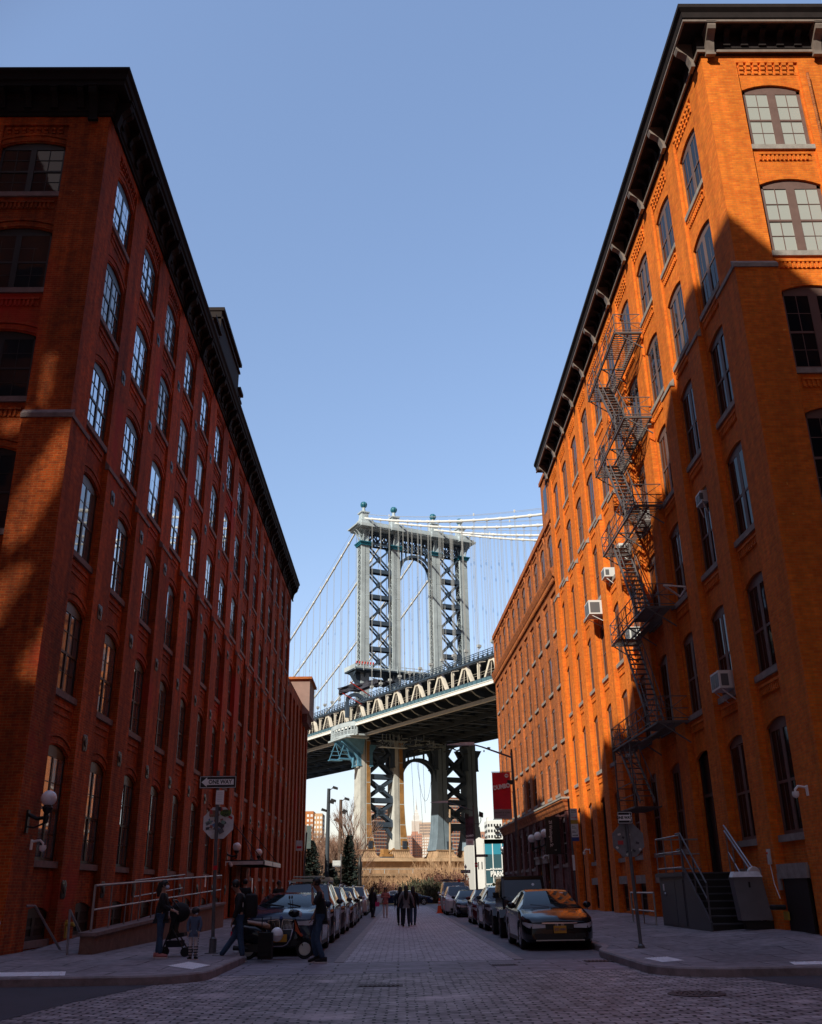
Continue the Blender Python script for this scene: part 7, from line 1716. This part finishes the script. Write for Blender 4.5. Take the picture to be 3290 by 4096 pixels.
    if hair == 'long':
        b = MB(); p0 = hd - f * .05 * s
        b.tube([tuple(p0 + Vector((0, 0, .06)) * s), tuple(p0 - f * .06 * s + Vector((0, 0, -.05)) * s), tuple(p0 - f * .085 * s + Vector((0, 0, -.2)) * s), tuple(p0 - f * .10 * s + Vector((0, 0, -.38)) * s), tuple(p0 - f * .09 * s + Vector((0, 0, -.5)) * s)], [.075 * s, .095 * s, .095 * s, .085 * s, .03 * s], 10); b.build('long_hair', M['hair'], t, smooth=True)
    if mask: b = MB(); b.ball(tuple(hd + f * .062 * s + Vector((0, 0, -.038)) * s), .052 * s, 10, 7, 1, 1, .8); b.build('face_mask', M['mask'], t, smooth=True)
    if hat: b = MB(); b.ball(tuple(hd + Vector((0, 0, .045)) * s), .108 * s, 12, 8, 1, 1.08, .85); b.build('hat', M[hat], t, smooth=True)
    return t, s
# man walking left with backpack, seen from the side/back
FWD = (-1, .1, 0)
t, s = person('man in black jacket and jeans with a backpack striding left by the scooter', -3.72, 23.6, .02, 0, 1.74, 'cloth_black', 'denim', 'skin2', shoes='cloth_grey', build=1.05, pose=dict(
    hd=(-.13, -.02, 1.60), hb=(-.10, -.01, 1.53), ht=(-.12, 0, 1.68), nk=(-.05, 0, 1.46), ch=(0, 0, 1.30), sp=(.03, 0, 1.1), pel=(.03, 0, .92),
    ls=(.02, -.17, 1.39), le=(.0, -.24, 1.12), lw=(-.09, -.22, .90), rs=(.0, .17, 1.39), re=(.06, .22, 1.13), rw=(-.02, .25, .9),
    lh=(.03, -.09, .91), lk=(.06, -.08, .50), la=(.14, -.09, .09), rh=(.03, .09, .91), rk=(-.10, .10, .52), ra=(-.40, .1, .12), face=(-1, -.25, -.25), footL=FWD, footR=(-1, .1, .28), footr=0))
b = MB(); secs = [(1.44, .10, .10), (1.40, .17, .15), (1.2, .2, .17), (1.0, .2, .17), (.92, .15, .13)]
for z_, wx, wy in secs:
    for j in range(12): a = 2 * PI * j / 12; b.vert(.26 + wx * .8 * math.cos(a), wy * math.sin(a), z_)
for k in range(4):
    for j in range(12): a0 = k * 12 + j; a1 = k * 12 + (j + 1) % 12; b.face((a0, a1, a1 + 12, a0 + 12))
b.face(range(12)); b.face(range(48, 60)); bp2 = b.build('backpack', M['cloth_black'], None, (-3.72, 23.6, .02), smooth=True); tag(bp2, 'bulky black backpack on the back of the man striding left', 'backpack')
put(MB().box(.1, .11, -.2, -.19, 1.15, 1.25).mesh('buckle', M['white']), 'buckle', bp2)
b = MB(); b.box(-.16, .16, -.12, .12, .06, .62); b.box(-.13, .13, -.13, -.12, .12, .5); sc_ = tag(b.build('suitcase', M['cloth_black'], None, (-3.12, 23.85, .0)), 'small black wheeled case standing behind the man with the backpack', 'suitcase')
put(MB().tube([(-.1, 0, .62), (-.1, 0, .95), (.1, 0, .95), (.1, 0, .62)], .012, 6).mesh('handle', M['trim']), 'handle', sc_)
# man in black tee, hand to face
t, s = person('man in black t-shirt and jeans raising a hand to his face in the street', -1.83, 23.15, 0, 0, 1.76, 'cloth_black', 'denim', 'skin2', sleeve=.5, shoes='cloth_black', build=1.08, pose=dict(
    hd=(-.10, -.03, 1.615), hb=(-.075, -.02, 1.535), ht=(-.09, -.02, 1.70), nk=(-.03, 0, 1.47), ch=(.02, 0, 1.31), sp=(.03, 0, 1.1), pel=(.02, 0, .93),
    ls=(.03, -.18, 1.40), le=(-.13, -.30, 1.17), lw=(-.16, -.16, 1.44), rs=(.0, .17, 1.40), re=(-.06, .24, 1.15), rw=(-.15, .2, .95),
    lh=(.02, -.09, .92), lk=(-.06, -.09, .50), la=(.10, -.1, .09), rh=(.02, .09, .92), rk=(-.14, .08, .50), ra=(-.06, .1, .11), face=(-1, -.35, -.2), footL=(-1, -.1, 0), footR=(-1, 0, -.25)))
# woman with mask, child and push-chair
t, s = person('woman in black coat and blue jeans wearing a face mask beside the railing', -5.34, 22.9, .16, 0, 1.60, 'cloth_black', 'denim', 'skin', hair='bob', shoes='cloth_pink', mask=True, build=1.12, pose=dict(
    face=(1, -.2, -.05), hd=(.03, -.01, 1.61), ht=(.02, 0, 1.69), ls=(.02, -.18, 1.40), le=(.06, -.22, 1.14), lw=(.24, -.12, 1.06), rs=(.0, .17, 1.40), re=(.06, .22, 1.14), rw=(.25, .12, 1.05), la=(.05, -.09, .09), ra=(-.06, .09, .09), lk=(.02, -.09, .5), rk=(-.02, .09, .5), lh=(.0, -.09, .91), rh=(0, .09, .91), footL=(1, -.25, 0), footR=(1, .2, 0)))
b = MB(); b.tube([(-5.34 - .05, 22.95, 1.72), (-5.34 - .09, 22.95, 1.55), (-5.34 - .09, 22.95, 1.42)], [.07, .095, .05], 10); b.v = [(x + 5.34, y - 22.9, z - .16) for x, y, z in b.v]; b.build('bobbed_hair', M['hair'], t, smooth=True)
t, s = person('small child in grey-blue sweater, striped leggings and mask beside the push-chair', -4.5, 22.45, .15, 0, 1.02, 'cloth_blue', 'cloth_white', 'skin', shoes='cloth_black', mask=True, build=1.15, pose=dict(
    face=(1, -.5, 0), hd=(0, -.01, 1.59), ht=(0, 0, 1.72), le=(.24, -.02, 1.16), lw=(.2, -.1, .93), re=(-.24, -.02, 1.16), rw=(-.2, -.12, .92), footL=(.6, -1, 0), footR=(-.2, -1, 0)))
b = MB()
for kx in (-1, 1):
    for q in range(9):
        z_ = .16 + q * .09; b.lathe([(.082 - q * .001, -.018), (.086, 0), (.082, .018)], (kx * .10, -.0 + (.01 if z_ > .5 else -.0), z_), 12)
b.v = [(x * 1.02 / 1.72, y * 1.02 / 1.72, z_ * 1.02 / 1.72) for x, y, z_ in b.v]; b.build('stripes', M['cloth_navy'], t)
b = MB(); b.ball((0, .01, .975), .085, 12, 8, 1.05, 1.1, .9); b.build('thick_hair', M['hair'], t, smooth=True)
t = thing('pushchair', 'black folding push-chair with hood standing between the woman and child', 'push-chair', (-5.15, 23.5, .16))
b = MB(); b.tube([(-.22, -.2, .12), (.1, -.2, 1.02), (-.06, -.2, 1.18)], .02, 6); b.tube([(-.22, .2, .12), (.1, .2, 1.02), (-.06, .2, 1.18)], .02, 6); b.tube([(.3, -.2, .1), (-.05, -.2, .62)], .018, 6); b.tube([(.3, .2, .1), (-.05, .2, .62)], .018, 6); b.tube([(-.06, -.2, 1.18), (-.06, .2, 1.18)], .022, 6); b.build('frame', M['trim'], t)
b = MB(); b.prism([(-.12, -.19, .35), (.26, -.19, .42), (.24, -.19, .50), (.02, -.19, .48), (.10, -.19, 1.0), (-.04, -.19, 1.0)], (0, .38, 0)); b.build('seat', M['cloth_black'], t)
b = MB(); b.ball((.08, 0, .92), .25, 14, 9, .95, .9, .85); b.build('hood', M['cloth_black'], t, smooth=True); b = MB(); b.box(-.15, .2, -.18, .18, .2, .33); b.build('basket', M['cloth_navy'], t)
for x, y in ((-.24, -.2), (-.24, .2), (.3, -.2), (.3, .2)):
    w_ = MB().lathe([(.07, -.02), (.10, -.02), (.10, .02), (.07, .02)], (0, 0, 0), 14).mesh('wheel', M['rubber']); put(w_, 'wheel', t, (x, y, .10), (PI / 2, 0, 0))
# others along the street
person('dark clothed person with backpack standing by the canopy entrance', -5.6, 36.5, .17, PI, 1.75, 'cloth_black', 'cloth_black', 'skin2', hat=None)
person('dark clothed person standing on the left pavement beyond the parked cars, left of a pair', -4.75, 39.6, .16, .6, 1.72, 'cloth_black', 'cloth_navy', 'skin2')
person('dark clothed person standing on the left pavement beyond the parked cars, right of a pair', -4.35, 40.2, .16, -1.0, 1.68, 'cloth_black', 'cloth_black', 'skin2')
person('person in dark coat carrying a bright pink bag beside the parked cars', -1.62, 59.5, 0, 2.6, 1.66, 'cloth_navy', 'cloth_navy', 'skin2', hair='long', pose=dict(la=(.10, -.1, .09), ra=(-.1, .14, .11)))
b = MB(); b.box(-.12, .12, -.06, .06, -.16, .08); b.tube([(-.08, 0, .08), (-.06, 0, .2), (.06, 0, .2), (.08, 0, .08)], .012, 5); tag(b.build('handbag', M['magenta'], None, (-1.36, 59.35, .78)), 'bright pink bag held by the person in dark coat', 'bag')
person('woman in pink top and white trousers facing the camera mid street', -.9, 60.0, 0, 0, 1.62, 'cloth_pink', 'cloth_white', 'skin', hair='long', shoes='cloth_white', pose=dict(le=(.26, -.02, 1.16), lw=(.10, -.22, 1.2), re=(-.26, -.02, 1.16), rw=(-.10, -.22, 1.2)))
person('woman in dark jacket, left of three friends seen from behind', -.02, 45.9, 0, PI, 1.62, 'cloth_navy', 'cloth_black', 'skin', hair='long', pose=dict(la=(.08, -.1, .09), ra=(-.07, .12, .10)))
person('long haired woman in grey top, in the middle of three friends seen from behind', .24, 44.4, 0, PI, 1.66, 'cloth_grey', 'cloth_navy', 'skin', hair='long', build=1.05, pose=dict(le=(.3, .02, 1.16), lw=(.34, -.08, .97), re=(-.3, .02, 1.16), rw=(-.34, -.08, .97), la=(.13, -.05, .09), ra=(-.12, .08, .1)))
person('woman in dark top and blue jeans, right of three friends seen from behind', .56, 45.9, 0, PI, 1.63, 'cloth_black', 'denim', 'skin', hair='long', pose=dict(la=(.08, .1, .10), ra=(-.07, -.1, .09)))
person('person in green knitted hat behind the parked cars on the right pavement', 6.1, 66.0, .2, 0, 1.62, 'cloth_black', 'cloth_black', 'skin2', hat='green')
person('person with pink hood beside the one in the green hat', 6.75, 66.2, .22, .3, 1.5, 'cloth_navy', 'cloth_black', 'skin2', hat='magenta')
person('dark figure standing beyond the crossing sedan in the park', -.55, 114, .03, .4, 1.7, 'cloth_black', 'cloth_black', 'skin2')
t, s = person('distant person in white jacket on the path by the pier', -2.5, 150, .03, 0, 1.7, 'cloth_white', 'denim', 'skin')
person('distant person in pale coat beside the one in white by the pier', -1.3, 150.5, .03, 1, 1.65, 'cloth_grey', 'cloth_navy', 'skin')
t = thing('motorcycle', 'dark motorbike leaning at the kerb behind the person with the pink bag', 'motorbike', (-1.75, 63.2, 0), PI / 2)
for x in (-.62, .62): e = put(T_, 'wheel', t, (x, 0, .3), (0, 0, -PI / 2), (1.2, 1.4, 1.4)); put(R_, 'rim', e)
b = MB(); b.ball((.05, 0, .78), .24, 12, 8, 1.5, .7, .7); b.box(-.35, .3, -.15, .15, .3, .65); b.box(-.85, -.1, -.12, .12, .74, .84); b.build('body', sp_, t, smooth=True, angle=50); b = MB(); b.tube([(.62, 0, .3), (.4, 0, .95)], .05, 8); b.tube([(.4, -.35, 1.0), (.45, 0, 1.0), (.4, .35, 1.0)], .025, 6); b.build('fork', M['trim'], t)
# ================================================================== planting
def branch(b, p, d, l, r, depth, rnd, tw, spread=.6):
    q = p + d * l
    (b if r > .035 else tw).tube([tuple(p), tuple(p.lerp(q, .5) + Vector((rnd.uniform(-.05, .05) * l, rnd.uniform(-.05, .05) * l, 0))), tuple(q)], [r, r * .85, r * .7], 5 if r > .035 else 3, False)
    if depth == 0: return
    n = 3 if depth > 1 else 4
    for k in range(n):
        nd = (d + Vector((rnd.uniform(-1, 1), rnd.uniform(-1, 1), rnd.uniform(-.15, .6))) * spread).normalized()
        branch(b, p.lerp(q, rnd.uniform(.55, 1)), nd, l * rnd.uniform(.6, .82), r * .58, depth - 1, rnd, tw, spread)
protos = []
for sd in range(4):
    rn = random.Random(sd + 20); b = MB(); tw = MB(); b.tube([(0, 0, -.2), (0, 0, 2.6)], [.2, .14], 7)
    for k in range(4): branch(b, Vector((0, 0, 1.6 + .35 * k)), Vector((rn.uniform(-.6, .6), rn.uniform(-.6, .6), 1)).normalized(), 2.6, .09, 4, rn, tw)
    r_ = thing('bare_tree', 'leafless young tree with fine reddish twigs in the park on the left', 'tree', (0, -500, 0), 0, 'bare trees massed in the left park'); b.build('trunk', M['bark'], r_); tw.build('crown', M['twig'], r_); protos.append(r_)
rn = random.Random(5); used_ = set()
spots = [(rn.uniform(-27, -6.5), rn.uniform(132, 185)) for _ in range(26)] + [(rn.uniform(-15, -6.8), rn.uniform(124, 150)) for _ in range(12)] + [(-6.0, 135), (-8.4, 133), (-10.4, 130), (-12, 131)]
for k, (x, y) in enumerate(spots):
    q = k % 4; o = protos[q] if q not in used_ else copy_tree(protos[q]); used_.add(q); o.location = (x, y, 0); o.rotation_euler.z = rn.uniform(0, 6); sc = rn.uniform(.75, 1.1); o.scale = (sc, sc, sc * rn.uniform(.95, 1.2))
# one taller tree before the left tower foot
o = copy_tree(protos[1]); o.location = (-5.6, 124, 0); o.scale = (1.15, 1.15, 1.45); tag(o, 'tall leafless tree standing in front of the left tower foot', 'tree'); 
if 'group' in o: del o['group']
def conifer(x, y, h, w, lab, seed):
    rn = random.Random(seed); t = thing('conifer_tree', lab, 'tree', (x, y, 0)); MB().tube([(0, 0, -.1), (0, 0, h)], [.2, .02], 7).build('trunk', M['bark'], t); b = MB(); z = .5
    while z < h:
        f = 1 - (z - .5) / (h - .3); rr = w * f ** .8; n = int(9 + 12 * f)
        for k in range(n):
            a = rn.uniform(0, 2 * PI); L_ = rr * rn.uniform(.6, 1.1)
            for q in range(7):
                u = (q + 1) / 7; px, py, pz = L_ * u * math.cos(a), L_ * u * math.sin(a), z - .25 * L_ * u + .16 * L_ * u * u
                for m_ in range(3):
                    da = rn.uniform(-1, 1); l2 = rn.uniform(.18, .42) * (1.1 - .4 * u); dx, dy, dz = math.cos(a + da) * l2, math.sin(a + da) * l2, rn.uniform(-.2, .12)
                    b.poly([(px, py, pz), (px + dx * .5 - dy * .12, py + dy * .5 + dx * .12, pz + dz * .5 + .03), (px + dx, py + dy, pz + dz), (px + dx * .5 + dy * .12, py + dy * .5 - dx * .12, pz + dz * .5 - .04)])
        z += .19
    b.build('crown', M['conifer'], t)
conifer(-10.3, 116.5, 7.0, 2.2, 'dark conifer beside the left building, left of the light masts', 1); conifer(-6.0, 117.5, 7.6, 1.9, 'dark conifer between the light masts and the left tower foot', 2)
conifer(-12.6, 118, 7.2, 2.0, 'dark conifer mostly hidden behind the left building edge', 3)
conifer(-8.2, 119, 4.6, 1.7, 'low dark conifer behind the light masts', 4)
def shrub_proto(mn, seed, n, leaf=None):
    rn = random.Random(seed); b = MB(); lf = MB()
    for k in range(n):
        a = rn.uniform(0, 2 * PI); el = rn.uniform(.35, 1.45); p = Vector((rn.uniform(-.7, .7), rn.uniform(-.7, .7), 0)); d = Vector((math.cos(a) * math.cos(el), math.sin(a) * math.cos(el), math.sin(el)))
        l = rn.uniform(.9, 1.7); pts = [p]
        for q in range(4): d = (d + Vector((rn.uniform(-.25, .25), rn.uniform(-.25, .25), rn.uniform(-.1, .2)))).normalized(); pts.append(pts[-1] + d * l / 4)
        b.tube([tuple(v) for v in pts], [.02, .017, .014, .010, .006], 3, False)
        for q in range(3):
            m_ = rn.choice(pts[1:]); d2 = (d + Vector((rn.uniform(-.8, .8), rn.uniform(-.8, .8), rn.uniform(-.2, .5)))).normalized(); b.tube([tuple(m_), tuple(m_ + d2 * .45)], [.011, .005], 3, False)
            if leaf:
                for w_ in range(5):
                    c_ = m_ + d2 * rn.uniform(0, .45); u = Vector((rn.uniform(-1, 1), rn.uniform(-1, 1), rn.uniform(-1, 1))).normalized() * .09; v = u.orthogonal().normalized() * .05
                    lf.poly([tuple(c_ - u), tuple(c_ - v), tuple(c_ + u), tuple(c_ + v)])
    return b.mesh('stems', M[mn]), (lf.mesh('leaves', M[leaf]) if leaf else None)
kinds = {'tan': (shrub_proto('twig_tan', 1, 150), 'tan twiggy leafless shrub before the bridge pier', 'tan twiggy shrubs before the bridge pier'), 'red': (shrub_proto('twig_red', 2, 150, 'twig_red'), 'dark red leafy shrub at the park edge', 'dark red shrubs at the park edge'), 'green': (shrub_proto('bark', 3, 130, 'shrub'), 'dull green leafy shrub in the park before the pier', 'dull green shrubs in the park')}
def shrub(kind, x, y, sx, sz, seed):
    (st_, lf_), lab, grp = kinds[kind]; t = thing('shrub', lab, 'shrub', (x, y, 0), seed * 1.7, grp); t.scale = (sx, sx, sz); put(st_, 'stems', t)
    if lf_: put(lf_, 'leaves', t)
rn = random.Random(9)
for k in range(46): x = rn.uniform(-11, 14); shrub('tan', x, rn.uniform(138, 190), rn.uniform(1.6, 2.4), rn.uniform(1.5, 2.4), k)
for k in range(14): x = rn.uniform(3, 14); shrub('tan', x, rn.uniform(132, 150), rn.uniform(1.8, 2.6), rn.uniform(2.3, 3.1), k + 60)
for k, (x, y, sx, sz) in enumerate([(-2.3, 121, 1.0, 1.5), (-1.3, 122, 1.0, 1.3), (-3.3, 122, 1.0, 1.2), (5.6, 124, 1.3, 1.9), (7.5, 128, 1.5, 2.0), (9.2, 127, 1.5, 1.9), (4.6, 133, 1.4, 2.2), (-5.4, 119, .9, 1.0)]): shrub('red', x, y, sx, sz, k)
for k, (x, y, sx, sz) in enumerate([(2.5, 118, 1.0, 1.5), (3.4, 118.5, 1.1, 1.55), (4.3, 119, 1.1, 1.4), (1.4, 126, 1.1, 1.6), (2.2, 128, 1.1, 1.5), (.2, 127, 1.0, 1.2), (5.3, 119.5, 1.0, 1.3), (-3.9, 118, 1.0, .9), (-7, 116.5, 1.3, 1.2), (-8.2, 116, 1.3, 1.3), (-9.4, 116.2, 1.4, 1.2), (-11, 116.5, 1.3, 1.4), (-5.2, 116.8, 1.2, 1.1), (.6, 121, .9, .7)]): shrub('green', x, y, sx, sz, k)
# ================================================================== camera, light, sky
cam = bpy.data.cameras.new('camera'); co_ = bpy.data.objects.new('camera', cam); COL.objects.link(co_); S.camera = co_
f_, W_, H_ = 3759.0, 3290.0, 4096.0
up = Vector((-138, 9343, -f_)).normalized(); fw = Vector((1603 - W_ / 2, -(3561 - H_ / 2), -f_)); fw = (fw - up * fw.dot(up)).normalized(); rt = fw.cross(up)
m3 = Matrix((rt, fw, up)); co_.matrix_world = Matrix.Translation((0, 0, 1.48)) @ m3.to_4x4()
cam.sensor_fit = 'VERTICAL'; cam.sensor_height = 36; cam.sensor_width = 36; cam.lens = f_ / H_ * 36; cam.clip_start = .1; cam.clip_end = 9000
sv = Vector((1, 1.33, -1.16)).normalized()
sun = bpy.data.lights.new('sun', 'SUN'); sun.energy = 5; sun.angle = R(.5); sun.color = (1, .97, .83); so_ = bpy.data.objects.new('sun', sun); COL.objects.link(so_); so_.rotation_euler = sv.to_track_quat('-Z', 'Y').to_euler()
w = bpy.data.worlds.new('World'); S.world = w; w.use_nodes = True; nt = w.node_tree; bgn = nt.nodes['Background']
SKY_LOW, SKY_HIGH, SKY_BACK, SKY_ZEN, SKY_SOUTH = 1.1, 2.05, .03, 1.4, .2
sky = nt.nodes.new('ShaderNodeTexSky'); sky.sky_type = 'NISHITA'; sky.sun_disc = False
ts = -sv; sky.sun_elevation = math.asin(ts.z); sky.sun_rotation = math.atan2(ts.x, ts.y)
sky.air_density = 1.0; sky.dust_density = 1.2; sky.ozone_density = 1.5
tc = nt.nodes.new('ShaderNodeTexCoord'); sx = nt.nodes.new('ShaderNodeSeparateXYZ'); L(nt, tc.outputs['Generated'], sx.inputs[0])
# sky gain shaped by direction: boosted ahead, dimmed elsewhere, added lobes overhead and behind
ga = nt.nodes.new('ShaderNodeMapRange'); ga.inputs[1].default_value = 0; ga.inputs[2].default_value = .8; ga.inputs[3].default_value = SKY_LOW; ga.inputs[4].default_value = SKY_HIGH; L(nt, sx.outputs[2], ga.inputs[0])
fr = nt.nodes.new('ShaderNodeMapRange'); fr.interpolation_type = 'SMOOTHSTEP'; fr.inputs[1].default_value = .68; fr.inputs[2].default_value = .845; fr.inputs[3].default_value = SKY_BACK; fr.inputs[4].default_value = 1; dt = nt.nodes.new('ShaderNodeVectorMath'); dt.operation = 'DOT_PRODUCT'; dt.inputs[1].default_value = (.04, .925, .375); L(nt, tc.outputs['Generated'], dt.inputs[0]); L(nt, dt.outputs['Value'], fr.inputs[0])
d2 = nt.nodes.new('ShaderNodeVectorMath'); d2.operation = 'DOT_PRODUCT'; d2.inputs[1].default_value = (0, -.96, .28); L(nt, tc.outputs['Generated'], d2.inputs[0])
b2_ = nt.nodes.new('ShaderNodeMapRange'); b2_.interpolation_type = 'SMOOTHSTEP'; b2_.inputs[1].default_value = .72; b2_.inputs[2].default_value = .93; b2_.inputs[4].default_value = SKY_SOUTH; L(nt, d2.outputs['Value'], b2_.inputs[0])
d3 = nt.nodes.new('ShaderNodeMapRange'); d3.interpolation_type = 'SMOOTHSTEP'; d3.inputs[1].default_value = .80; d3.inputs[2].default_value = .96; d3.inputs[4].default_value = SKY_ZEN; L(nt, sx.outputs[2], d3.inputs[0])
az = nt.nodes.new('ShaderNodeMath'); az.operation = 'ADD'; L(nt, fr.outputs[0], az.inputs[0]); L(nt, d3.outputs[0], az.inputs[1])
ad = nt.nodes.new('ShaderNodeMath'); ad.operation = 'ADD'; L(nt, az.outputs[0], ad.inputs[0]); L(nt, b2_.outputs[0], ad.inputs[1])
mu = nt.nodes.new('ShaderNodeMath'); mu.operation = 'MULTIPLY'; L(nt, ga.outputs[0], mu.inputs[0]); L(nt, ad.outputs[0], mu.inputs[1])
vm = nt.nodes.new('ShaderNodeVectorMath'); vm.operation = 'MULTIPLY'; L(nt, sky.outputs[0], vm.inputs[0]); L(nt, mu.outputs[0], vm.inputs[1])
vt = nt.nodes.new('ShaderNodeVectorMath'); vt.operation = 'MULTIPLY'; L(nt, vm.outputs[0], vt.inputs[0])
mt = nt.nodes.new('ShaderNodeMix'); mt.data_type = 'RGBA'; L(nt, ga.outputs[0], mt.inputs[0]); me_ = nt.nodes.new('ShaderNodeMapRange'); me_.inputs[1].default_value = 0; me_.inputs[2].default_value = .35; L(nt, sx.outputs[2], me_.inputs[0]); L(nt, me_.outputs[0], mt.inputs[0]); mt.inputs[6].default_value = (1.18, 1.0, 1.0, 1); mt.inputs[7].default_value = (1.03, .985, .975, 1)
mb2 = nt.nodes.new('ShaderNodeMix'); mb2.data_type = 'RGBA'; L(nt, fr.outputs[0], mb2.inputs[0]); mb2.inputs[6].default_value = (1.1, .93, .92, 1); L(nt, mt.outputs[2], mb2.inputs[7]); L(nt, mb2.outputs[2], vt.inputs[1])
L(nt, vt.outputs[0], bgn.inputs['Color']); bgn.inputs['Strength'].default_value = .15
S.view_settings.view_transform = 'Standard'; S.view_settings.look = 'None'; S.view_settings.exposure = 0; S.view_settings.gamma = 1
S.cycles.max_bounces = 8; S.cycles.diffuse_bounces = 4; S.cycles.glossy_bounces = 4; S.cycles.caustics_reflective = False; S.cycles.caustics_refractive = False; S.cycles.sample_clamp_indirect = 4
S.cycles.use_denoising = True
